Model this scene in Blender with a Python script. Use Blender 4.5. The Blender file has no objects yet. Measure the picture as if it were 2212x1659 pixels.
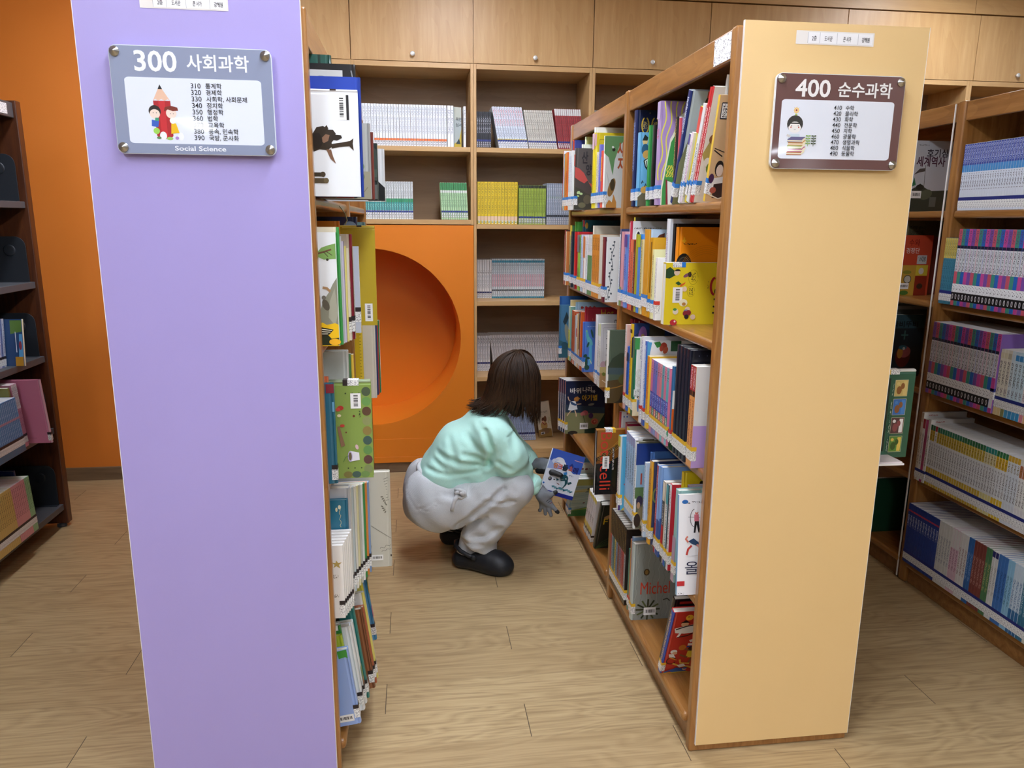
import bpy, math, random
import numpy as np
from mathutils import Vector, Matrix, noise as mnoise
R = math.radians
random.seed(7)
sc = bpy.context.scene
COL = sc.collection

# ---------------------------------------------------------------- camera, light, exposure
cam_d = bpy.data.cameras.new('camera'); cam = bpy.data.objects.new('camera', cam_d); COL.objects.link(cam)
PITCH, YAW, ROLL = 0.214756589, -0.129911324, 0.00788081201
_f = Vector((-math.sin(YAW)*math.cos(PITCH), math.cos(YAW)*math.cos(PITCH), -math.sin(PITCH)))
_r = Vector((math.cos(YAW), math.sin(YAW), 0)); _u = _r.cross(_f)
_r2 = _r*math.cos(ROLL) + _u*math.sin(ROLL); _u2 = _r2.cross(_f)
cam.matrix_world = Matrix(((_r2.x, _u2.x, -_f.x, 0), (_r2.y, _u2.y, -_f.y, 0), (_r2.z, _u2.z, -_f.z, 1.5), (0, 0, 0, 1)))
cam_d.sensor_fit = 'HORIZONTAL'; cam_d.sensor_width = 36; cam_d.lens = 36*1606.988/2212
cam_d.clip_start = 0.05; cam_d.clip_end = 60
sc.camera = cam
sc.view_settings.view_transform = 'Standard'; sc.view_settings.look = 'None'
sc.view_settings.exposure = 0.0; sc.view_settings.gamma = 1; sc.view_settings.use_curve_mapping = False
LAMP = 39.0            # strength of the LED diffusers in the ceiling
world = bpy.data.worlds.new('world'); sc.world = world; world.use_nodes = True
world.node_tree.nodes['Background'].inputs[0].default_value = (.8, .85, .95, 1)
world.node_tree.nodes['Background'].inputs[1].default_value = 0.05

# ---------------------------------------------------------------- materials
def lin(h):
    h = h.lstrip('#'); o = []
    for i in (0, 2, 4):
        c = int(h[i:i+2], 16)/255
        o.append(c/12.92 if c <= .04045 else ((c+.055)/1.055)**2.4)
    return (*o, 1)
_M = {}
def M(hx, rough=.45, coat=0., metal=0., emit=0.):
    k = (hx, rough, coat, metal, emit)
    if k in _M: return _M[k]
    m = bpy.data.materials.new('paint_'+hx.strip('#')); m.use_nodes = True
    b = m.node_tree.nodes['Principled BSDF']
    b.inputs['Base Color'].default_value = lin(hx); b.inputs['Roughness'].default_value = rough
    b.inputs['Metallic'].default_value = metal
    if coat: b.inputs['Coat Weight'].default_value = coat; b.inputs['Coat Roughness'].default_value = .04
    if emit:
        b.inputs['Emission Color'].default_value = lin(hx); b.inputs['Emission Strength'].default_value = emit
    _M[k] = m; return m
class NT:
    def __init__(s, name):
        s.m = bpy.data.materials.new(name); s.m.use_nodes = True; s.t = s.m.node_tree
        s.b = s.t.nodes['Principled BSDF']; s.n = s.t.nodes; s.l = s.t.links
    def add(s, ty, **kw):
        n = s.n.new(ty)
        for k, v in kw.items():
            if k.startswith('i_'): n.inputs[k[2:]].default_value = v
            else: setattr(n, k, v)
        return n
    def link(s, a, b): s.l.new(a, b)
    def math(s, op, a, b=None, c=None):
        n = s.n.new('ShaderNodeMath'); n.operation = op
        for i, v in enumerate((a, b, c)):
            if v is None: continue
            if isinstance(v, (int, float)): n.inputs[i].default_value = v
            else: s.l.new(v, n.inputs[i])
        return n.outputs[0]
    def coords(s, scale=(1, 1, 1), loc=(0, 0, 0)):
        tc = s.n.new('ShaderNodeTexCoord'); mp = s.n.new('ShaderNodeMapping')
        mp.inputs['Scale'].default_value = scale; mp.inputs['Location'].default_value = loc
        s.l.new(tc.outputs['Object'], mp.inputs['Vector']); return mp.outputs[0]
    def noise(s, vec, scale, detail=3, rough=.5, dist=0):
        n = s.n.new('ShaderNodeTexNoise'); n.inputs['Scale'].default_value = scale; n.inputs['Detail'].default_value = detail
        n.inputs['Roughness'].default_value = rough; n.inputs['Distortion'].default_value = dist
        if vec is not None: s.l.new(vec, n.inputs['Vector'])
        return n.outputs['Fac']
    def ramp(s, fac, stops):
        n = s.n.new('ShaderNodeValToRGB'); e = n.color_ramp.elements
        while len(e) < len(stops): e.new(.5)
        for x, (p, c) in zip(e, stops): x.position = p; x.color = lin(c) if isinstance(c, str) else c
        s.l.new(fac, n.inputs[0]); return n.outputs[0]
    def mix(s, fac, a, b, mode='MIX'):
        n = s.n.new('ShaderNodeMix'); n.data_type = 'RGBA'; n.blend_type = mode
        for i, v in ((0, fac), (6, a), (7, b)):
            if isinstance(v, (int, float)): n.inputs[i].default_value = v
            elif isinstance(v, str): n.inputs[i].default_value = lin(v)
            else: s.l.new(v, n.inputs[i])
        return n.outputs[2]
    def bump(s, h, st=.2, d=.002):
        n = s.n.new('ShaderNodeBump'); n.inputs['Strength'].default_value = st; n.inputs['Distance'].default_value = d
        s.l.new(h, n.inputs['Height']); s.l.new(n.outputs[0], s.b.inputs['Normal'])
    def done(s, col=None, rough=.45, coat=0):
        if col is not None: s.l.new(col, s.b.inputs['Base Color'])
        if not isinstance(rough, (int, float)): s.l.new(rough, s.b.inputs['Roughness'])
        else: s.b.inputs['Roughness'].default_value = rough
        if coat: s.b.inputs['Coat Weight'].default_value = coat; s.b.inputs['Coat Roughness'].default_value = .12
        return s.m
def wood(name, dark, mid, light, axis, rough=.4, coat=0, fine=60, figure=2.2):
    t = NT(name); sc_ = [1, 1, 1]; sc_['xyz'.index(axis)] = .07
    v = t.coords(tuple(sc_)); a = t.noise(v, fine, 4, .6)
    sc2 = [1, 1, 1]; sc2['xyz'.index(axis)] = .16
    v2 = t.coords(tuple(sc2), (3.1, 1.7, .4)); b = t.noise(v2, figure*3, 2, .5, 1.2)
    rings = t.math('FRACT', t.math('MULTIPLY', b, 9.0))
    f = t.math('ADD', t.math('MULTIPLY', a, .86), t.math('MULTIPLY', rings, .14))
    c = t.ramp(f, [(.28, dark), (.5, mid), (.75, light)])
    return t.done(c, rough, coat)
HONEY_Y = wood('varnished_oak_along', '#845626', '#9C6A35', '#AE7C44', 'y', .3, .35, 50)
HONEY_Z = wood('varnished_oak_upright', '#845626', '#9C6A35', '#AE7C44', 'z', .3, .35, 50)
HONEY_X = wood('varnished_oak_across', '#7A4F24', '#8E5F30', '#A0703C', 'x', .35, .3, 50)
CHEST_Z = wood('dark_walnut_upright', '#3E1E0E', '#512A14', '#643619', 'z', .4, .15, 45)
MAPLE_Z = wood('pale_maple_upright', '#BE9560', '#C79F6A', '#CFA975', 'z', .42, 0, 30)
MAPLE_X = wood('pale_maple_across', '#C09865', '#C9A16C', '#D0AA76', 'x', .42, 0, 30)
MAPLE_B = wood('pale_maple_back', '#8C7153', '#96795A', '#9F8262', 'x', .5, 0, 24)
BASEB = wood('grey_oak_baseboard', '#6B553F', '#7C644B', '#8A7157', 'x', .45, 0, 40)
def laminate(name, hx, hx2, rough=.38):
    t = NT(name); n = t.noise(t.coords(), 420, 2)
    n2 = t.noise(t.coords((1, 1, .6)), 2.5, 3)
    c = t.mix(t.ramp(n2, [(.35, (0, 0, 0, 1)), (.75, (1, 1, 1, 1))]), hx, hx2)
    t.bump(n, .06, .001); return t.done(c, rough)
PURPLE = laminate('lavender_laminate', '#AEA2DF', '#AA9EDA')
PEACH = laminate('peach_laminate', '#EFCC90', '#EBC88B')
ORANGE = laminate('orange_laminate', '#E98420', '#E5801C', .42)
ORANGE_W = laminate('orange_wall_paint', '#E6842C', '#E28028', .55)
WHITEW = laminate('white_paint', '#ECEAE4', '#E6E4DE', .8)
def ink(bg, fg, scale=330, thr=.53, z=1.0):
    k = ('ink', bg, fg, scale, thr)
    if k in _M: return _M[k]
    t = NT('printed_spine_text'); n = t.noise(t.coords((1, 1, z)), scale, 1, .4)
    f = t.math('GREATER_THAN', n, thr)
    _M[k] = t.done(t.mix(f, bg, fg), .45); return _M[k]
def stripes(bg, fg, axis, freq, rough=.75):
    k = ('str', bg, fg, axis, freq)
    if k in _M: return _M[k]
    t = NT('page_edges'); sp = t.add('ShaderNodeSeparateXYZ'); t.link(t.coords(), sp.inputs[0])
    n = t.noise(None, freq, 1)
    s1 = [.02, .02, .02]; s1['xyz'.index(axis)] = 1
    n = t.noise(t.coords(tuple(s1)), freq, 2)
    _M[k] = t.done(t.ramp(n, [(.35, fg), (.6, bg)]), rough); return _M[k]
PAGES = stripes('#EDE9DF', '#C9C3B4', 'y', 900)
PAGEW = stripes('#F3F2EE', '#D2D0CA', 'y', 900)
def floor_mat():
    t = NT('oak_vinyl_planks'); sp = t.add('ShaderNodeSeparateXYZ'); t.link(t.coords(), sp.inputs[0])
    x, y = sp.outputs[0], sp.outputs[1]
    W_, L_ = .1555, 1.31
    ry = t.math('DIVIDE', t.math('SUBTRACT', y, 1.764-W_*60), W_); row = t.math('FLOOR', ry); fy = t.math('FRACT', ry)
    rx = t.math('DIVIDE', t.math('ADD', t.math('SUBTRACT', x, .755-L_*40), t.math('MULTIPLY', row, L_/3)), L_)
    colm = t.math('FLOOR', rx); fx = t.math('FRACT', rx)
    cb = t.add('ShaderNodeCombineXYZ'); t.link(row, cb.inputs[0]); t.link(colm, cb.inputs[1])
    wn = t.add('ShaderNodeTexWhiteNoise', noise_dimensions='3D'); t.link(cb.outputs[0], wn.inputs[0]); rnd = wn.outputs[0]
    gv = t.add('ShaderNodeCombineXYZ')
    t.link(t.math('ADD', t.math('MULTIPLY', x, .03), t.math('MULTIPLY', rnd, 7)), gv.inputs[0]); t.link(y, gv.inputs[1]); t.link(t.math('MULTIPLY', rnd, 13), gv.inputs[2])
    g1 = t.noise(gv.outputs[0], 120, 4, .62)
    gv2 = t.add('ShaderNodeCombineXYZ')
    t.link(t.math('ADD', t.math('MULTIPLY', x, .2), t.math('MULTIPLY', rnd, 5)), gv2.inputs[0]); t.link(y, gv2.inputs[1]); t.link(t.math('MULTIPLY', rnd, 3), gv2.inputs[2])
    g2 = t.noise(gv2.outputs[0], 7, 2, .5, .5)
    ring = t.math('ABSOLUTE', t.math('SUBTRACT', t.math('FRACT', t.math('MULTIPLY', g2, 14)), .5))
    f = t.math('ADD', t.math('MULTIPLY', g1, .75), t.math('MULTIPLY', ring, .26))
    c = t.ramp(f, [(.26, '#957C57'), (.48, '#B89F75'), (.72, '#C9B187')])
    c = t.mix(t.math('MULTIPLY', rnd, .35), c, '#9C8058')
    dx = t.math('MULTIPLY', t.math('MINIMUM', fx, t.math('SUBTRACT', 1, fx)), L_); dy = t.math('MULTIPLY', t.math('MINIMUM', fy, t.math('SUBTRACT', 1, fy)), W_)
    gx = t.math('LESS_THAN', dx, .0012); gy = t.math('LESS_THAN', dy, .0005)
    g = t.math('MAXIMUM', gx, t.math('MULTIPLY', gy, .45))
    c = t.mix(g, c, '#4A3A26')
    t.bump(t.math('SUBTRACT', g1, g), .12, .001)
    return t.done(c, t.math('ADD', .3, t.math('MULTIPLY', g1, .16)))
FLOOR = floor_mat()
STEEL = M('#B9B9B6', .28, 0, 1)
GREYM = M('#4A4C50', .45)
BLACKM = M('#15171A', .5)

# ---------------------------------------------------------------- mesh builder
class MB:
    def __init__(s): s.v = []; s.f = []; s.mi = []; s.ms = []; s.sm = []
    def mat(s, m):
        if m not in s.ms: s.ms.append(m)
        return s.ms.index(m)
    def add(s, vs, fs, m, smooth=False):
        o = len(s.v); k = s.mat(m); s.v += [tuple(p) for p in vs]
        for f in fs: s.f.append([i+o for i in f]); s.mi.append(k); s.sm.append(smooth)
    def box(s, x0, x1, y0, y1, z0, z1, m):
        if x0 > x1: x0, x1 = x1, x0
        s.add([(x0, y0, z0), (x1, y0, z0), (x1, y1, z0), (x0, y1, z0), (x0, y0, z1), (x1, y0, z1), (x1, y1, z1), (x0, y1, z1)],
              [(0, 3, 2, 1), (4, 5, 6, 7), (0, 1, 5, 4), (1, 2, 6, 5), (2, 3, 7, 6), (3, 0, 4, 7)], m)
    def poly(s, pts, m): s.add(pts, [list(range(len(pts)))], m)
    def prism(s, pts, fn, a, b, m, smooth=False):      # pts 2D, fn(u,v,w) -> xyz
        n = len(pts)
        s.add([fn(u, v, a) for u, v in pts]+[fn(u, v, b) for u, v in pts],
              [list(range(n))[::-1], [i+n for i in range(n)]]+[(i, (i+1) % n, (i+1) % n+n, i+n) for i in range(n)], m, smooth)
    def tube(s, pts, rad, m, seg=8, smooth=True, cap=True):
        pts = [Vector(p) for p in pts]; n = len(pts); rads = rad if isinstance(rad, (list, tuple)) else [rad]*n
        vs = []; a = None
        for i, p in enumerate(pts):
            d = (pts[min(i+1, n-1)]-pts[max(i-1, 0)]).normalized()
            if a is None: a = d.cross(Vector((0, 0, 1)) if abs(d.z) < .95 else Vector((1, 0, 0)))
            a = (a-d*a.dot(d)).normalized(); b = d.cross(a)      # the frame is carried along, so it never twists
            for k in range(seg):
                t = 2*math.pi*k/seg; vs.append(p+(a*math.cos(t)+b*math.sin(t))*rads[i])
        fs = [(i*seg+k, i*seg+(k+1) % seg, (i+1)*seg+(k+1) % seg, (i+1)*seg+k) for i in range(n-1) for k in range(seg)]
        if cap: fs += [list(range(seg))[::-1], [(n-1)*seg+k for k in range(seg)]]
        s.add(vs, fs, m, smooth)
    def lathe(s, prof, fn, m, seg=20, smooth=True):    # prof (r,h); fn(x,y,h)
        vs = [fn(r*math.cos(2*math.pi*k/seg), r*math.sin(2*math.pi*k/seg), h) for r, h in prof for k in range(seg)]
        n = len(prof)
        fs = [(i*seg+k, i*seg+(k+1) % seg, (i+1)*seg+(k+1) % seg, (i+1)*seg+k) for i in range(n-1) for k in range(seg)]
        fs += [list(range(seg))[::-1], [(n-1)*seg+k for k in range(seg)]]
        s.add(vs, fs, m, smooth)
    def mesh(s, name):
        me = bpy.data.meshes.new(name); me.from_pydata(s.v, [], s.f)
        for m in s.ms: me.materials.append(m)
        me.polygons.foreach_set('material_index', s.mi); me.polygons.foreach_set('use_smooth', s.sm); me.update(); return me
    def build(s, name, parent=None, loc=(0, 0, 0), rot=(0, 0, 0), bevel=0, seg=2):
        o = bpy.data.objects.new(name, s.mesh(name)); COL.objects.link(o); o.location = loc; o.rotation_euler = rot
        if parent is not None: o.parent = parent
        if bevel:
            b = o.modifiers.new('bevel', 'BEVEL'); b.width = bevel; b.segments = seg; b.limit_method = 'ANGLE'
        return o
def tag(o, label=None, cat=None, group=None, kind=None):
    if label: o['label'] = label
    if cat: o['category'] = cat
    if group: o['group'] = group
    if kind: o['kind'] = kind
    return o
def thing(name, label, cat, loc=(0, 0, 0), group=None, rot=(0, 0, 0)):
    o = bpy.data.objects.new(name, None); COL.objects.link(o); o.location = loc; o.rotation_euler = rot; o.empty_display_size = .05
    return tag(o, label, cat, group)
def boxo(name, par, m, x0, x1, y0, y1, z0, z1, bevel=0, seg=2):
    b = MB(); b.box(x0, x1, y0, y1, z0, z1, m); return b.build(name, par, bevel=bevel, seg=seg)
def copy_of(o, loc, rot=None, label=None, group=None):     # a thing and its parts, meshes shared
    c = o.copy(); COL.objects.link(c); c.location = loc
    if rot is not None: c.rotation_euler = rot
    if label: c['label'] = label
    if group: c['group'] = group
    for ch in o.children:
        k = ch.copy(); COL.objects.link(k); k.parent = c
    return c

# flat lettering
_T = {}
def glyphs(s, bold=0.):
    k = (s, bold)
    if k in _T: return _T[k]
    cu = bpy.data.curves.new('lettering', 'FONT'); cu.body = s; cu.size = 1; cu.offset = bold; cu.resolution_u = 3
    ob = bpy.data.objects.new('lettering', cu); me = ob.to_mesh()
    vs = [(v.co.x, v.co.y) for v in me.vertices]; fs = [list(p.vertices) for p in me.polygons]
    ob.to_mesh_clear(); bpy.data.objects.remove(ob); bpy.data.curves.remove(cu)
    xs = [p[0] for p in vs] or [0]; x0 = min(xs); vs = [(x-x0, y) for x, y in vs]
    _T[k] = (vs, fs, max(xs)-x0); return _T[k]
def text(mb, s, fn, x, y, size, m, rot=0, bold=.012, width=None, align='l', sx=1.):
    vs, fs, w = glyphs(s, bold)
    if width: sx = width/(w*size)
    ca, sa = math.cos(R(rot)), math.sin(R(rot))
    dx = {'l': 0, 'c': -w/2, 'r': -w}[align]
    out = []
    for px, py in vs:
        px = (px+dx)*size*sx; py *= size
        out.append(fn(x+px*ca-py*sa, y+px*sa+py*ca))
    mb.add(out, fs, m)
# drawing on a plane: list of strokes and fills, each a little in front of the last
def ell(cx, cy, rx, ry, n=18, a0=0, a1=360, rot=0):
    ca, sa = math.cos(R(rot)), math.sin(R(rot)); o = []
    for k in range(n if a1-a0 >= 360 else n+1):
        t = R(a0+(a1-a0)*k/n); px, py = rx*math.cos(t), ry*math.sin(t); o.append((cx+px*ca-py*sa, cy+px*sa+py*ca))
    return o
def rrect(x0, y0, x1, y1, r, n=5):
    o = []
    for cx, cy, a in ((x1-r, y1-r, 0), (x0+r, y1-r, 90), (x0+r, y0+r, 180), (x1-r, y0+r, 270)):
        for k in range(n+1):
            t = R(a+90*k/n); o.append((cx+r*math.cos(t), cy+r*math.sin(t)))
    return o
def draw(mb, art, fn, rough=.4, coat=0, lift=.0003, step=.00006):
    """fn(u, v, w): plane to space, w = distance in front of the surface"""
    for i, a in enumerate(art):
        w = lift+i*step; k = a[0]; g = lambda u, v, w=w: fn(u, v, w)
        if k == 'r': _, x0, y0, x1, y1, c = a; mb.poly([g(x0, y0), g(x1, y0), g(x1, y1), g(x0, y1)], M(c, rough, coat))
        elif k == 'e': _, cx, cy, rx, ry, c = a[:6]; mb.poly([g(*p) for p in ell(cx, cy, rx, ry, rot=a[6] if len(a) > 6 else 0)], M(c, rough, coat))
        elif k == 'p': mb.poly([g(*p) for p in a[1]], M(a[2], rough, coat))
        elif k == 'l':
            _, pts, wd, c = a; n = len(pts); L = []; Rr = []
            for j in range(n):
                p0 = pts[max(j-1, 0)]; p1 = pts[min(j+1, n-1)]; dx, dy = p1[0]-p0[0], p1[1]-p0[1]; d = math.hypot(dx, dy) or 1
                nx, ny = -dy/d*wd/2, dx/d*wd/2; L.append((pts[j][0]+nx, pts[j][1]+ny)); Rr.append((pts[j][0]-nx, pts[j][1]-ny))
            mb.add([g(*p) for p in L+Rr], [(j, j+1, n+j+1, n+j) for j in range(n-1)], M(c, rough, coat))
        elif k == 't':
            _, s, x, y, size, c = a[:6]; o = a[6] if len(a) > 6 else {}
            text(mb, s, lambda u, v, w=w: fn(u, v, w), x, y, size, M(c, rough, coat), **o)
        elif k == 'i': _, x0, y0, x1, y1, bg, fg = a[:7]; mb.poly([g(x0, y0), g(x1, y0), g(x1, y1), g(x0, y1)], ink(bg, fg, a[7] if len(a) > 7 else 330))
        elif k == 'b':        # bar-code sticker, x,y lower left, w,h, upright bars or lying
            _, x, y, ww, hh = a[:5]; lie = len(a) > 5 and a[5]
            mb.poly([g(x, y), g(x+ww, y), g(x+ww, y+hh), g(x, y+hh)], M('#F2F2F0', .4))
            rr = random.Random(3); q = .12
            while q < .86:
                b = rr.choice((.02, .035, .05)); h = lambda u, v: fn(x+u*ww, y+v*hh, w+step*.6)
                if lie: mb.poly([h(.3, q), h(.72, q), h(.72, q+b), h(.3, q+b)], M('#202020'))
                else: mb.poly([h(q, .3), h(q+b, .3), h(q+b, .72), h(q, .72)], M('#202020'))
                q += b+rr.choice((.02, .03, .045))
def squeeze(art, k):
    o = []
    for a in art:
        c = a[0]
        if c in 'ri': o.append((c, a[1]*k, a[2], a[3]*k)+tuple(a[4:]))
        elif c == 'e': o.append((c, a[1]*k, a[2], a[3]*k)+tuple(a[4:]))
        elif c in 'pl': o.append((c, [(x*k, y) for x, y in a[1]])+tuple(a[2:]))
        elif c == 'b': o.append((c, a[1]*k, a[2], a[3]*k)+tuple(a[4:]))
        else:
            d = dict(a[6]) if len(a) > 6 else {}
            if 'width' in d: d['width'] *= k
            else: d['sx'] = d.get('sx', 1)*k
            o.append((c, a[1], a[2]*k)+tuple(a[3:6])+(d,))
    return o
def wav(x0, y0, x1, y1, amp, n, cyc=2, ph=0):
    dx, dy = x1-x0, y1-y0; d = math.hypot(dx, dy); nx, ny = -dy/d, dx/d
    return [(x0+dx*i/n+nx*amp*math.sin(ph+cyc*6.283*i/n), y0+dy*i/n+ny*amp*math.sin(ph+cyc*6.283*i/n)) for i in range(n+1)]

# ---------------------------------------------------------------- books
def c_profile(d, t, b, hard):
    """closed outline (p, y) of two boards and a spine; p = distance from the spine, y = 0 the near board"""
    if hard:
        g = .0012
        o = [(d, 0), (.013, 0), (.010, g), (.007, g), (.004, 0), (.001, t*.15), (0, t*.35), (0, t*.65), (.001, t*.85), (.004, t), (.007, t-g), (.010, t-g), (.013, t), (d, t)]
    else: o = [(d, 0), (.0006, 0), (0, .0006), (0, t-.0006), (.0006, t), (d, t)]
    return o+[(d, t-b), (.0035, t-b), (.0035, b), (d, b)]
def make_book(loc, sgn, d, t, h, spine, cover, desc, group=None, tilt=0, yaw=0, art=(), sart=(), lab=None, hard=True, up=False, back=None, labz=.02, pages=PAGES, rough=.32, coat=.25, cat='book', name='book', parts=True, roty=0):
    """a book whose spine is at local x = 0 and whose boards run to sgn*d; near board at y = 0"""
    t = max(t, .004); b = .0022 if hard else .0008
    if 2*b > t-.001: b = t*.2
    if up: fn = lambda p, y, e: (sgn*e, y, h-p); E = d; D = h
    else: fn = lambda p, y, e: (sgn*p, y, e); E = h; D = d
    mb = MB(); pr = c_profile(D, t, b, hard)
    mb.prism(pr, fn, 0, E, M(cover, rough, coat))
    ms = mb.mat(M(spine, rough, coat))
    ns = 14 if hard else 6
    off = len(mb.f)-len(pr)
    for i in range(len(pr)):
        if (hard and 3 <= i <= 9) or (not hard and 1 <= i <= 3): mb.mi[off+i] = ms
    if back: mb.mi[off] = mb.mat(M(back, rough, coat))
    draw(mb, art, lambda u, v, w: (u, -w, v), rough, coat)
    if sart: draw(mb, [('r', .0004*(0 if hard else 1), a[0], t-.0004, a[1], a[2]) if len(a) == 3 else ('i', t*.22, a[0], t*.78, a[1], a[2], a[3]) for a in sart], lambda u, v, w: (-sgn*w, u, v), rough, coat)
    o = mb.build(name, None, loc, (R(tilt), R(roty), R(yaw))); tag(o, desc, cat, group)
    if parts:
        pb = MB(); lip = .003 if hard else .0005
        a0, a1 = (lip, E-lip); 
        q = [fn(.003, b, a0), fn(D-lip, t-b, a1)]
        xs = sorted((q[0][0], q[1][0])); zs = sorted((q[0][2], q[1][2]))
        pb.box(xs[0], xs[1], b, t-b, zs[0], zs[1], pages); pb.build('page_block', o)
        if lab:
            lm = MB(); c = {'b': '#2F7FD0', 'y': '#E8B92E', 'r': '#D13A30', 'k': '#2A2124', 'n': '#26307A'}[lab]
            e = .0006; wv = min(.014, D*.1)
            def strip(z0, z1, m):
                if up:
                    lm.poly([(sgn*z0, -e, h-wv), (sgn*z1, -e, h-wv), (sgn*z1, -e, h+e), (sgn*z0, -e, h+e)], m)
                    lm.poly([(sgn*z0, -e, h+e), (sgn*z1, -e, h+e), (sgn*z1, t+e, h+e), (sgn*z0, t+e, h+e)], m)
                else:
                    lm.poly([(-sgn*e, t+e, z0), (-sgn*e, -e, z0), (-sgn*e, -e, z1), (-sgn*e, t+e, z1)], m)
                    lm.poly([(-sgn*e, -e, z0), (sgn*wv, -e, z0), (sgn*wv, -e, z1), (-sgn*e, -e, z1)], m)
            z = labz
            strip(z, z+.028, ink('#F1F1EE', '#9A9A9E', 420, .57)); strip(z+.028, z+.04, M(c))
            lm.build('call_number_label', o)
    return o
LIGHTS = [(.25, 3.1, .3, 1.2, 'LED panel over the aisle near the round nook'), (.25, 1.2, .3, 1.2, 'LED panel over the near end of the aisle'),
          (2.95, 3.6, .3, .8, 'LED panel in front of the open maple bay'), (-1.2, 3.3, .3, .85, 'LED panel over the far left aisle'), (-1.2, .2, .3, 1.2, 'LED panel over the near left aisle'),
          (.25, -1.2, .3, 1.2, 'LED panel straight above the photographer'), (1.66, -1.2, .3, 1.2, 'LED panel behind the right aisle'), (-2.6, -2.4, .3, 1.2, 'LED panel behind on the left'),
          (-3.2, -8.7, .3, 1.2, 'LED panel far behind on the left'), (4.2, -2.4, .3, 1.2, 'LED panel behind on the right'), (7.0, -10.6, .3, 1.2, 'LED panel in the far rear corner'), (1.5, -6, .3, 1.2, 'LED panel in the middle of the rear room'), (5.2, 1.5, .3, 1.2, 'LED panel far to the right')]
# ---------------------------------------------------------------- room shell
def struct(name, m, *b):
    return tag(boxo(name, None, m, *b), kind='structure')
struct('floor', FLOOR, -5, 7.5, -12, 4.95, -.05, 0)
struct('ceiling', WHITEW, -5, 7.5, -12, 4.95, 2.9, 2.95)
struct('wall_back', WHITEW, -.97, 7.5, 4.86, 4.95, 0, 2.9)
struct('wall_back_left', ORANGE_W, -5, -.975, 4.43, 4.95, 0, 2.9)
struct('wall_left', WHITEW, -5.1, -5, -12, 4.95, 0, 2.9)
struct('wall_right', WHITEW, 7.5, 7.6, -12, 4.95, 0, 2.9)
struct('wall_front', WHITEW, -5, 7.5, -12.1, -12, 0, 2.9)
struct('baseboard_left', BASEB, -5, -.98, 4.418, 4.43, 0, .078)
struct('baseboard_back', BASEB, -.972, 1.69, 4.375, 4.392, 0, .066)

# ceiling lights: recessed LED troffers
DIFF = M('#EAF1FF', .6, 0, 0, LAMP)
def ceiling_light(x, y, w, l, label):
    t = thing('ceiling_light', label, 'ceiling light', (x, y, 2.9), 'LED panels in the ceiling')
    b = MB(); fr = .02
    for q in ((-w/2, w/2, -l/2, -l/2+fr), (-w/2, w/2, l/2-fr, l/2), (-w/2, -w/2+fr, -l/2+fr, l/2-fr), (w/2-fr, w/2, -l/2+fr, l/2-fr)):
        b.box(q[0], q[1], q[2], q[3], -.022, 0, M('#E9E9E7'))
    b.build('frame', t)
    boxo('diffuser', t, DIFF, -w/2+fr, w/2-fr, -l/2+fr, l/2-fr, -.016, -.004)
for x, y, w, l, s in LIGHTS: ceiling_light(x, y, w, l, s)

# ---------------------------------------------------------------- built-in wall: cupboards, shelf bays, round nook
FY, BY = 4.37, 4.73
EDG = [-.975, -.32, .342, 1.015, 1.69, 2.517, 3.354, 4.19]
KX = [-.65, .011, .684, 1.355, 2.1, 2.94, 3.633]
NAMES = ['half hidden behind the lavender bookcase end', 'above the bay of orange-banded white books', 'above the bay of yellow volumes', 'just left of the peach bookcase top rail',
         'behind the left top corner of the peach end panel', 'behind the right top corner of the peach end panel', 'at the far right with its knob near the frame edge']
for i in range(7):
    a, b = EDG[i], EDG[i+1]
    t = thing('wall_cupboard', 'pale maple wall cupboard '+NAMES[i], 'cupboard', (a, FY, 2.35), 'maple cupboards along the top of the back wall')
    boxo('carcass', t, MAPLE_X, 0, b-a, .02, BY-FY, 0, .362)
    d = boxo('door', t, MAPLE_Z, .0022, b-a-.0022, 0, .018, .001, .363, .0008)
    k = MB(); k.lathe([(.006, 0), (.006, .012), (.0115, .014), (.0125, .017), (.0125, .021), (.011, .023)], lambda x, y, h, kx=KX[i]-a: (kx+x, -h, .036+y), M('#E4E4E2', .45, 0, .5)); k.build('knob', d)
for i, (a, b) in enumerate(((-.975, 3.312), (3.316, 5.2))):
    tag(boxo('trim_%d' % (i+1), None, MAPLE_X, a, b, FY+.004, BY, 2.722, 2.899), kind='structure')

def shelf_bay(a, b, z0, shelves, label, name='wall_bookshelf', back=True):
    t = thing(name, label, 'bookshelf', (a, FY, z0), 'maple shelf bays built along the back wall')
    w = b-a; H = 2.349-z0; p = .0165
    boxo('side_panel', t, MAPLE_Z, .0005, p, 0, BY-FY, 0, H, .001); boxo('side_panel', t, MAPLE_Z, w-p, w-.0005, 0, BY-FY, 0, H, .001)
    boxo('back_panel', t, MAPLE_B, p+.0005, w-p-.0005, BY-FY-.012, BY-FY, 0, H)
    boxo('top_panel', t, MAPLE_X, p+.0005, w-p-.0005, 0, BY-FY-.013, H-.028, H-.001, .001)
    for z in shelves:
        boxo('shelf', t, MAPLE_X, p+.0005, w-p-.0005, .001, BY-FY-.013, z-z0-.026, z-z0, .001)
    return t
shelf_bay(-.975, -.32, 1.479, [1.908, 1.508], 'maple shelf bay hidden behind the lavender bookcase')
shelf_bay(-.32, .342, 1.479, [1.908, 1.508], 'maple shelf bay directly above the round orange nook')
b1 = shelf_bay(.342, 1.015, .066, [1.908, 1.484, 1.04, .585, .125], 'full-height maple shelf bay right of the orange nook, behind the person')
boxo('plinth', b1, MAPLE_X, .018, .654, .002, .02, 0, .0325)
shelf_bay(1.015, 1.69, .066, [1.908, 1.484, 1.04, .585, .125], 'maple shelf bay mostly hidden behind the peach bookcase')
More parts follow.
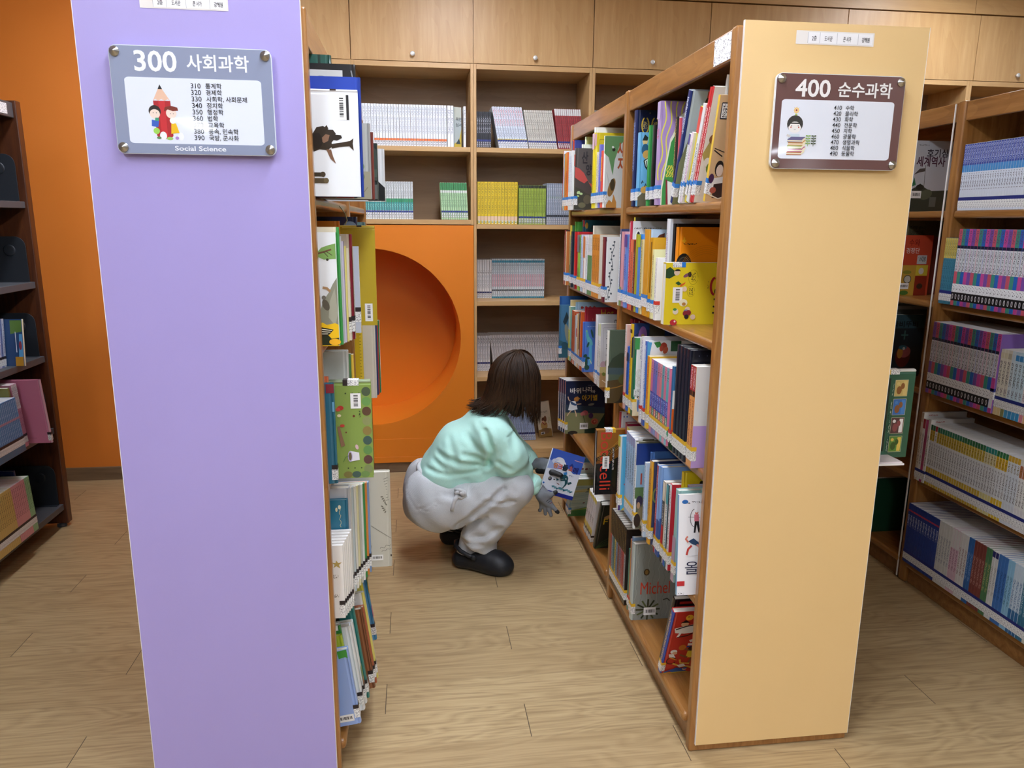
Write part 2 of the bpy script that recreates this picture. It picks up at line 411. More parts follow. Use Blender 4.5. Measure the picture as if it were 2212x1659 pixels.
shelf_bay(1.69, 2.517, .066, [1.908, 1.484, 1.04, .585, .125], 'maple shelf bay behind the peach end panel')
shelf_bay(2.517, 3.335, .066, [.585, .125], 'open maple bay with lit side panel right of the peach end panel')
shelf_bay(3.335, 4.19, .066, [1.908, 1.484, 1.04, .585, .125], 'maple shelf bay above the right-hand bookcase')

nook = thing('reading_nook', 'orange panel with a large round sit-in hole at the end of the aisle', 'reading nook', (-.257, FY, .066))
def nook_parts():
    cx, cz, r = -.257, .825, .52; N = 72
    x0, x1, z0, z1 = -.974, .341, .066, 1.477
    b = MB(); ring = []; rect = []
    for k in range(N):
        t = 2*math.pi*k/N; c, s = math.cos(t), math.sin(t); ring.append((cx+r*c, cz+r*s))
        ux = ((x1-cx) if c > 0 else (x0-cx))/c if abs(c) > 1e-6 else 1e9; uz = ((z1-cz) if s > 0 else (z0-cz))/s if abs(s) > 1e-6 else 1e9
        u = min(ux, uz); rect.append((cx+u*c, cz+u*s))
    cor = [(x1, z1), (x0, z1), (x0, z0), (x1, z0)]
    L = lambda p, y: (p[0]+.257, y-FY, p[1]-.066)
    for k in range(N):
        q = (k+1) % N
        b.poly([L(ring[k], FY), L(ring[q], FY), L(rect[q], FY), L(rect[k], FY)], ORANGE)
        if rect[k][0] != rect[q][0] and rect[k][1] != rect[q][1]:
            c = min(cor, key=lambda c: (c[0]-rect[k][0])**2+(c[1]-rect[k][1])**2)
            b.poly([L(rect[k], FY), L(rect[q], FY), L(c, FY)], ORANGE)
    b.box(x1-.012+.257, x1+.257, .0005, .3, 0, z1-z0, ORANGE); b.box(x0+.257, x0+.269, .0005, .3, 0, z1-z0, ORANGE)
    b.box(x0+.257, x1+.257, .0005, .3, z1-z0-.012, z1-z0, ORANGE)
    b.build('front_panel', nook)
    l = MB()
    l.add([L(p, FY) for p in ring]+[L((cx+(p[0]-cx)*.985, cz+(p[1]-cz)*.985), 4.82) for p in ring], [(k, k+N, (k+1) % N+N, (k+1) % N) for k in range(N)], ORANGE, True)
    l.build('tunnel_lining', nook)
    d = MB(); d.poly([L((cx+(p[0]-cx)*.985, cz+(p[1]-cz)*.985), 4.8195) for p in ring], ORANGE); d.box(x0+.3, x1+.2, .455, .47, .1, 1.37, ORANGE)
    d.build('back_panel', nook)
    boxo('skirting', nook, ORANGE, x0+.257, x1+.257, -.006, -.0005, .0, .036, .001)
    boxo('skirting_board', nook, ORANGE, x0+.257, x1+.257, -.0028, -.0004, .037, .148, .0006)
nook_parts()

# ---------------------------------------------------------------- free-standing bookcases
SZ = [1.555, 1.20, .84, .47, .105]
def oak_bookcase(x0, x1, label, panel=None, plabel=None, top=True):
    t = thing('bookcase', label, 'bookcase', ((x0+x1)/2, 1.8, 0), 'double-sided oak bookcases'); cx = (x0+x1)/2
    hw = (x1-x0)/2; B = lambda n, m, xa, xb, ya, yb, za, zb, bv=.003, sg=2: boxo(n, t, m, xa, xb, ya-1.8, yb-1.8, za, zb, bv, sg)
    B('end_board', HONEY_Z, -hw, hw, 1.8, 1.829, 0, 1.956, .006, 3)
    B('divider', HONEY_Z, -hw-.003, hw+.003, 2.702, 2.745, 0, 1.957, .008, 3)
    B('end_board', HONEY_Z, -hw, hw, 3.665, 3.71, 0, 1.956, .006, 3)
    for ya, yb in ((1.83, 2.701), (2.746, 3.664)):
        for z in SZ[:4]: B('shelf', HONEY_Y, -hw+.004, hw-.004, ya, yb, z-.028, z, .009, 4)
        B('bottom_shelf', HONEY_Y, -hw-.012, hw+.012, ya, yb, .074, .105, .012, 4)
        for sg in (-1, 1):
            a, b = sorted((sg*(hw-.004), sg*(hw-.022))); B('top_rail', HONEY_Y, a, b, ya, yb, 1.884, 1.954)
            a, b = sorted((sg*(hw-.012), sg*(hw-.03))); B('kick_board', HONEY_X, a, b, ya, yb, 0, .073)
        B('top_board', HONEY_Y, -hw+.023, hw-.023, ya, yb, 1.925, 1.943, 0)
        B('back_panel', HONEY_Y, -.006, .006, ya, yb, .106, 1.924, 0)
    if panel:
        p = MB(); p.box(panel[0]-cx, panel[1]-cx, -.0075, -.0005, panel[2], 1.965, panel[3])
        e = M('#EDEAE6', .5); x_, z_ = panel[0]-cx, panel[2]
        p.box(x_-.0014, x_, -.0078, -.0005, z_, 1.965, e); p.box(panel[1]-cx, panel[1]-cx+.0012, -.0078, -.0005, z_, 1.965, e)
        o = p.build('end_panel', t); o['label'] = plabel
    return t
left_case = oak_bookcase(-.703, -.225, 'oak bookcase with the lavender end panel, left of the aisle', (-.70, -.236, .03, PURPLE), 'lavender laminate end panel')
peach_case = oak_bookcase(.76, 1.247, 'oak bookcase with the peach end panel, right of the aisle', (.777, 1.245, .026, PEACH), 'peach laminate end panel')
right_case = oak_bookcase(2.06, 2.54, 'oak bookcase at the right edge holding long rows of numbered series')
# bright highlight on the right bookcase's divider edge, modelled as a pale strip
e_ = MB(); e_.box(2.053-2.3, 2.0565-2.3, .947, .9525, .01, 1.95, M('#E9E6DF')); e_.build('edge_highlight', right_case)
for zz in (1.45, 1.42, 1.39, 1.1, 1.07):     # shelf-pin holes on the divider cheek
    h = MB(); h.lathe([(.0035, 0), (.0035, .001)], lambda x, y, k, zz=zz: (2.1-2.3+x, 2.7015-1.8-k, zz+y), BLACKM, 10); h.build('pin_hole', right_case)
for zz in (.40, .345):
    h = MB(); h.lathe([(.005, 0), (.005, .001)], lambda x, y, k, zz=zz: (.80-1.0035+x, 2.7015-1.8-k, zz+y), BLACKM, 10); h.build('pin_hole', peach_case)

# dark walnut case with metal shelves, far left
dk = thing('bookcase', 'dark walnut bookcase with grey metal shelves at the left edge', 'bookcase', (-1.93, 3.76, 0))
LZ = [1.572, 1.212, .864, .512, .122]
def dark_case():
    B = lambda n, m, xa, xb, ya, yb, za, zb, bv=.003: boxo(n, dk, m, xa+1.93, xb+1.93, ya-3.76, yb-3.76, za, zb, bv)
    B('end_board', CHEST_Z, -2.13, -1.73, 3.715, 3.76, .02, 2.005, .004); B('end_board', CHEST_Z, -2.13, -1.73, 1.9, 1.945, .02, 2.005, .004)
    B('header', GREYM, -1.758, -1.742, 1.946, 3.714, 1.93, 1.995); B('top_board', GREYM, -2.12, -1.759, 1.946, 3.714, 1.975, 1.99, 0)
    B('back_panel', M('#241A14'), -2.125, -2.115, 1.946, 3.714, .08, 1.974, 0)
    for z in LZ: B('shelf', M('#4E5054', .5), -2.11, -1.742, 1.946, 3.714, z-.03, z, .002)
    for y in (3.735, 1.92):
        f = MB(); f.lathe([(.022, 0), (.022, .012), (.012, .014), (.012, .021)], lambda x, yy, h, y=y: (x+.16, yy+y-3.76, h), GREYM); f.build('foot', dk)
    s = MB(); s.poly([(.189, -.1, 1.94), (.189, -.19, 1.94), (.189, -.19, 1.985), (.189, -.1, 1.985)][::-1], ink('#E8E8E8', '#555', 300, .6) if 0 else ink('#E8E8E8', '#555555', 300, .6)); o = s.build('rail_sticker', dk); o['label'] = 'small white printed sticker'
dark_case()

def bookend(loc, w, h, m, label, sgn=1, group='metal bookends', rib=True):
    """an L: upright plate facing -Y with its rounded top corner at the aisle side, foot plate towards the camera"""
    t = thing('bookend', label, 'bookend', loc, group)
    b = MB(); r = .045; s_ = -sgn
    pts = [(0, 0)] + [(w, 0)][::1] + [(w, h)] + [(r+r*math.cos(a), h-r+r*math.sin(a)) for a in [R(90+15*k) for k in range(7)]]
    b.prism([(sgn*x, z) for x, z in pts], lambda u, v, k: (u, k, v), 0, .003, m); b.build('upright_plate', t, bevel=.001)
    f = MB(); f.box(0, sgn*w, -.02, 0, -.0, .0015, m); f.build('foot_plate', t)
    if rib:
        q = MB(); q.tube([(sgn*.06, -.001, .01), (sgn*.06, -.001, h*.55)], .006, m); q.build('rib', t)
    else:
        q = MB(); q.lathe([(.026, 0), (.026, .0015), (.022, .003), (.016, .0032)], lambda x, y, k: (sgn*.07+x, -k, h-.062+y), m, 24); q.build('embossed_disc', t)
    return t
for z, s in zip(LZ, ('top', 'second', 'third', 'fourth', 'bottom')):
    bookend((-1.757, 3.70, z+.0005), .23, .205, M('#262A30', .45), 'dark grey bookend on the '+s+' metal shelf of the walnut bookcase', -1, 'grey metal bookends in the walnut bookcase', rib=False)
bookend((.80, 2.69, SZ[0]+.0005) if 0 else (.775, 2.770, SZ[0]+.0005), .16, .172, M('#55565A', .4), 'grey ribbed bookend beside the bee cover on the top shelf')
bookend((.79, 1.852, SZ[2]+.0005), .14, .245, M('#63656C', .38), 'large grey ribbed bookend at the end of the middle shelf')

# ---------------------------------------------------------------- signs and name strips
def sign(x0, x1, z0, z1, yb, ground, label, art, glossy=.05):
    t = thing('section_sign', label, 'sign', (x0, yb, z0)); w, h = x1-x0, z1-z0
    b = MB(); b.prism(rrect(0, 0, w, h, .014), lambda u, v, k: (u, k, v), -.0155, -.0150, M(ground, .3, 1.))
    draw(b, art, lambda u, v, k: (u*w, -.0155-k, v*h), .3, 1., .00012, .00002)
    b.build('printed_face', t)
    a = MB(); a.prism(rrect(-.0015, -.0015, w+.0015, h+.0015, .0155), lambda u, v, k: (u, k, v), -.0149, -.0065, M('#DCE3EA', .12, .6)); o_ = a.build('acrylic_plate', t, bevel=.0008); o_['label'] = 'pale acrylic edge of the sign'
    for u, v in ((.035, .945), (.965, .945), (.035, .055), (.965, .055)):
        s = MB(); s.lathe([(.0062, -.0), (.0062, .0156), (.0098, .0157), (.0102, .0185), (.0006, .026)], lambda x, y, k: (u*w+x, -k, v*h+y), STEEL, 14, False); s.build('standoff_screw', t)
    return t
WH = '#EEF3FF'
def list_art(x, top, step, lines, size=.052):
    o = []
    for i, s in enumerate(lines):
        a, b = s.split(' ', 1); y = top-i*step-.02
        o += [('t', a, x, y, .066, '#20242C', dict(width=.062, bold=.004)), ('t', b, x+.092, y+.002, .057, '#20242C', dict(sx=.66, bold=.01))]
    return o
def S(p, k=1.): return p
def pencil_art():
    A = .658      # height/width of the board: v is squashed by it
    e = lambda cx, cy, r, c, q=1: ('e', cx, cy, r, r/A*q, c)
    o = [('p', [(.243, .50), (.35, .50), (.352, .17), (.335, .14), (.265, .14), (.25, .17)], '#B3232B'), ('p', [(.275, .5), (.315, .5), (.318, .15), (.28, .15)], '#CC2E36'),
         ('p', [(.243, .50), (.29, .645), (.35, .50), (.335, .515), (.315, .5), (.295, .515), (.275, .5), (.258, .515)], '#EBC3A8'), ('p', [(.278, .608), (.291, .652), (.306, .608)], '#1E1E20'),
         e(.248, .40, .038, '#2B2422'), ('e', .247, .375, .032, .045, '#F3DFD2'), e(.35, .385, .033, '#F3DFD2'), ('p', [(.305, .40), (.312, .44), (.35, .455), (.39, .44), (.395, .41), (.36, .405), (.33, .42)], '#7C2E22'),
         ('l', [(.235, .385), (.24, .385)], .006, '#333333'), ('l', [(.255, .385), (.26, .385)], .006, '#333333'), ('l', [(.342, .38), (.347, .38)], .006, '#333333'), ('l', [(.36, .38), (.365, .38)], .006, '#333333'),
         ('p', [(.222, .26), (.262, .25), (.27, .31), (.225, .32)], '#3B63C4'), ('p', [(.245, .31), (.27, .31), (.27, .34), (.248, .34)], '#3F9A78'), ('e', .25, .215, .02, .03, '#9ED65A'),
         ('p', [(.345, .29), (.375, .29), (.392, .20), (.34, .19)], '#F2C21C'), ('e', .355, .315, .018, .03, '#F4F4F0'), ('e', .29, .17, .022, .04, '#F2F6FB'), ('e', .40, .165, .018, .04, '#F2F6FB'), ('e', .33, .145, .02, .015, '#9CCB6B'), ('e', .375, .15, .012, .015, '#B08AD0'), ('e', .262, .15, .014, .012, '#5E8B58')]
    return o
def thinker_art():
    o = [('e', .168, .62, .019, .03, '#F4C65A'), ('e', .168, .62, .014, .022, '#F6DCA0'), ('e', .168, .62, .007, .011, '#A94A3A'), ('r', .16, .565, .176, .585, '#A8C55A')]
    for k in range(8):
        t = R(k*45); o.append(('l', [(.168+.022*math.cos(t), .62+.034*math.sin(t)), (.168+.027*math.cos(t), .62+.042*math.sin(t))], .0025, '#D9A441'))
    o += [('e', .165, .475, .062, .092, '#33322F'), ('e', .165, .44, .05, .06, '#F5F2EE'), ('p', [(.117, .44), (.117, .49), (.213, .49), (.213, .44), (.2, .475), (.13, .475)], '#33322F'),
          ('e', .135, .44, .005, .008, '#C0392B'), ('e', .195, .44, .005, .008, '#C0392B'), ('e', .14, .455, .003, .006, '#222222'), ('e', .19, .455, .003, .006, '#222222'), ('l', ell(.166, .425, .007, .012, 8, 200, 340), .002, '#333333'),
          ('p', [(.125, .37), (.205, .37), (.215, .28), (.11, .28)], '#CFE0EA'), ('p', [(.11, .37), (.14, .35), (.13, .33), (.105, .345)], '#D8D4D0')]
    for i, c in enumerate(('#B9713C', '#B24C86', '#8FB04A', '#C98B45', '#6C6590')):
        y = .145+i*.034; x = .115+(i % 2)*.006
        o += [('p', [(x, y), (x+.115, y), (x+.14, y+.034), (x+.14, y+.058), (x+.115, y+.03), (x, y+.03)], '#EFE3C4'), ('p', [(x, y+.03), (x+.115, y+.03), (x+.14, y+.058), (x+.028, y+.058)], c), ('p', [(x, y), (x+.115, y), (x+.115, y+.008), (x, y+.008)], c), ('p', [(x, y+.022), (x+.115, y+.022), (x+.115, y+.03), (x, y+.03)], c)]
    for x, c in ((.275, '#8CB356'), (.318, '#4E5A3C')):
        o.append(('l', [(x, .24), (x, .36)], .004, c))
        for k in range(4): y = .265+k*.027; o += [('e', x-.011, y+.006, .009, .007, c, -30), ('e', x+.011, y+.006, .009, .007, c, 30)]
    return o
sign(-.631, -.3005, 1.6395, 1.8575, 1.7925-.0005, '#8F99B4', 'grey 300 section sign listing nine subjects, on the lavender panel',
     [('p', rrect(.078, .095, .93, .715, .03), '#E6EDFB')]+pencil_art()+[('t', '300', .148, .775, .262, '#F2F6FF', dict(bold=.02, width=.262)), ('t', '사회과학', .47, .8, .165, '#F2F6FF', dict(bold=.018, width=.39)),
      ('t', 'Social Science', .355, .032, .062, '#F2F6FF', dict(width=.325, bold=.02))]+list_art(.485, .645, .0612, ['310 통계학', '320 경제학', '330 사회학, 사회문제', '340 정치학', '350 행정학', '360 법학', '370 교육학', '380 풍속, 민속학', '390 국방, 군사화']))
sign(.8585, 1.186, 1.632, 1.848, 1.7925-.0005, '#6A4642', 'brown 400 section sign listing nine subjects, on the peach panel',
     [('p', rrect(.05, .105, .932, .733, .03), '#E9EEF8')]+thinker_art()+[('t', '400', .145, .768, .25, '#F6F4F2', dict(bold=.02, width=.27)), ('t', '순수과학', .475, .785, .17, '#F6F4F2', dict(bold=.018, width=.425))]
     + list_art(.455, .655, .0612, ['410 수학', '420 물리학', '430 화학', '440 전문학', '450 지학', '460 광물학', '470 생명과학', '480 식물학', '490 동물학']))
def strip(x0, x1, z0, z1, y, label):
    b = MB(); w, h = x1-x0, z1-z0
    b.poly([(x0, y, z0), (x1, y, z0), (x1, y, z1), (x0, y, z1)], M('#EEEAE6', .15)); F = lambda u, v, k: (x0+u*w, y-k, z0+v*h)
    draw(b, [('r', .15, .1, .98, .9, '#F4F4F6'), ('r', .148, .1, .152, .9, '#AAAAB0'), ('r', .30, .1, .304, .9, '#AAAAB0'), ('r', .52, .1, .524, .9, '#AAAAB0'), ('r', .79, .1, .794, .9, '#AAAAB0'),
             ('t', '2층', .2, .3, .42, '#333339', dict(width=.06)), ('t', '도서관', .36, .3, .42, '#333339', dict(width=.1)), ('t', '큰 서가', .6, .3, .42, '#333339', dict(width=.1)), ('t', '강혜원', .84, .3, .42, '#333339', dict(width=.1))], F, .3, 0, .0003)
    return tag(b.build('name_strip'), label, 'label strip')
strip(-.565, -.385, 1.936, 1.962, 1.7919, 'white printed name strip taped at the top of the lavender panel')
strip(.905, 1.103, 1.917, 1.947, 1.7919, 'white printed name strip taped at the top of the peach panel')
rs = MB(); rs.poly([(.7635, 1.835, 1.888), (.7635, 1.94, 1.888), (.7635, 1.94, 1.95), (.7635, 1.835, 1.95)][::-1], ink('#F3F3F3', '#777780', 260, .62)); tag(rs.build('rail_sticker'), 'white printed sticker on the top rail beside the peach panel', 'sticker')
# ---------------------------------------------------------------- books on the peach bookcase
def fill_row(x, sgn, z, rows, suffix, lab='b', d=.175, gy=None):
    prev = None; out = []
    for r_ in rows:
        Y, t, h, sp, cv, desc = r_[:6]; o = dict(r_[6]) if len(r_) > 6 else {}
        off = o.pop('off', 0); dd = o.pop('d', d); zz = o.pop('z', z)+.0004
        if prev is not None and not o.get('tilt'): t = min(t, prev-Y-.001)
        prev = Y; dd = min(dd, .9935-x-off); h = min(h, .32) if not o.get('tilt') else min(h, .318)
        o.setdefault('lab', lab); us = o.pop('us', .58)
        if o.get('art'): o['art'] = squeeze(o['art'], us)
        out.append(make_book((x+sgn*off, Y, zz), sgn, dd, t, h, sp, cv, desc+suffix, **o))
    return out
T = lambda bg, fg, a, b: (a, b, bg, fg)          # a printed strip on a spine
# top shelf, far bay
fill_row(.718, 1, SZ[0], [
 (3.652, .010, .278, '#C9243C', '#D8DDE2', 'thin crimson and orange book, farthest', dict(hard=False, sart=[(.2, .277, '#E8932C'), (.01, .04, '#E8D34A')])),
 (3.628, .022, .262, '#79BEE0', '#E7E2D4', 'narrow sky-blue book after the crimson one', dict(hard=False, sart=[T('#79BEE0', '#F6F6F6', .07, .25)])),
 (3.598, .024, .262, '#E08A3C', '#E08A3C', 'orange paperback with lighter top', dict(hard=False, sart=[(.17, .26, '#EBA24A'), T('#E08A3C', '#6B3520', .06, .16)])),
 (3.560, .030, .264, '#D9702F', '#D9702F', 'deep orange paperback beside the white trio', dict(hard=False, sart=[(.18, .262, '#E89A45'), T('#D9702F', '#5A2B18', .07, .17)])),
 (3.535, .022, .316, '#D9532E', '#2F3A80', 'tall navy book with orange spine', dict(off=.02, sart=[(.26, .314, '#28307E')])),
 (3.505, .022, .262, '#E9EDF0', '#F0F0EC', 'white paperback, far one of a trio', dict(hard=False, sart=[T('#E9EDF0', '#6C7C9A', .08, .24)])),
 (3.478, .022, .261, '#E4EAEF', '#F0F0EC', 'white paperback, middle one of a trio', dict(hard=False, sart=[T('#E4EAEF', '#6C7C9A', .08, .24)])),
 (3.450, .022, .262, '#E9EDF0', '#EEF0EE', 'white paperback, near one of a trio', dict(hard=False, sart=[T('#E9EDF0', '#6C7C9A', .08, .24)])),
 (3.43, .018, .33, '#E4EBC0', '#D5DC80', 'tall pale-green book set back behind the mountain cover', dict(off=.055, lab=None)),
 (3.405, .016, .285, '#DDE3D6', '#DDE3D6', 'grey-white book set back behind the mountain cover', dict(off=.035, lab=None)),
 (3.381, .022, .266, '#55504E', '#595452', 'dark book with a red mountain cover', dict(d=.19, sart=[(.19, .24, '#C94A3C')], art=[
    ('p', [(0, .185), (.03, .18), (.07, .16), (.11, .12), (.17, .10), (.19, .09), (.19, .02), (0, .02)], '#C4514C'), ('p', [(0, .14), (.04, .125), (.075, .115), (.10, .128), (.14, .09), (.19, .08), (.19, 0), (0, 0)], '#4A4442'),
    ('p', [(0, .10), (.05, .09), (.10, .07), (.19, .06), (.19, 0), (0, 0)], '#3E3F36'), ('t', '산', .05, .205, .055, '#2B2A30', dict(bold=.03)), ('t', '양', .085, .155, .05, '#2B2A30', dict(bold=.03)),
    ('e', .03, .075, .014, .006, '#B8D49A', 30), ('e', .05, .07, .014, .005, '#B8D49A', -10), ('e', .028, .06, .01, .004, '#9CC07C', -40), ('e', .1, .045, .03, .02, '#5E5A48'), ('e', .06, .02, .03, .012, '#6B6A50')])),
 (3.07, .020, .318, '#EDEDE8', '#E9E9E4', 'tall white-topped book between yellow spines', dict(off=.012, lab=None)),
 (3.022, .036, .292, '#E3D327', '#DDC922', 'thick yellow book with pale pink top', dict(sart=[(.23, .29, '#DDB8C6'), T('#E3D327', '#6A5A20', .07, .13)])),
 (2.988, .026, .286, '#E6D53C', '#D8C522', 'yellow book with a framed title', dict(sart=[(.24, .285, '#D9A7BC')], art=[('l', [(.02, .262), (.16, .262), (.16, .228), (.02, .228), (.02, .262)], .0012, '#4A4420'), ('i', .05, .238, .13, .252, '#D8C522', '#4A4420')])),
 (2.956, .022, .213, '#EDE7C9', '#EDE7C9', 'short cream book beside the periwinkle one', dict(hard=False, sart=[T('#EDE7C9', '#55513F', .07, .2)])),
 (2.923, .026, .238, '#6E74C9', '#6A6FC6', 'periwinkle-blue book', dict(sart=[T('#6E74C9', '#C7CBF3', .08, .21)])),
 (2.880, .034, .212, '#DE4B3C', '#E4573F', 'short red-orange book with yellow lettering', dict(sart=[T('#E0603C', '#F2C53C', .1, .19)])),
 (2.858, .015, .263, '#EFEFEA', '#C9CCC8', 'white and green book with a bee cover', dict(d=.21, art=[
    ('p', [(0, .262), (0, .20), (.03, .185), (.05, .14), (.06, .12), (.07, .175), (.10, .23), (.15, .255), (.21, .24), (.21, .262)], '#5E8C5B'), ('l', [(.02, .13), (.05, .06), (.09, .02)], .002, '#A9ACA8'),
    ('e', .062, .213, .011, .006, '#26241C', 20), ('e', .056, .222, .008, .004, '#D5DAD2', -30), ('t', '사', .085, .195, .055, '#A9512C', dict(bold=.04)), ('t', '자', .09, .14, .055, '#A9512C', dict(bold=.04)),
    ('e', .055, .075, .022, .035, '#8C6A38', -15), ('e', .06, .085, .016, .022, '#3F3520'), ('p', [(.02, .01), (.04, .03), (.06, .02), (.07, .05), (.09, .02), (.09, 0), (.02, 0)], '#B8813C')])),
], ', top far shelf, peach bookcase')
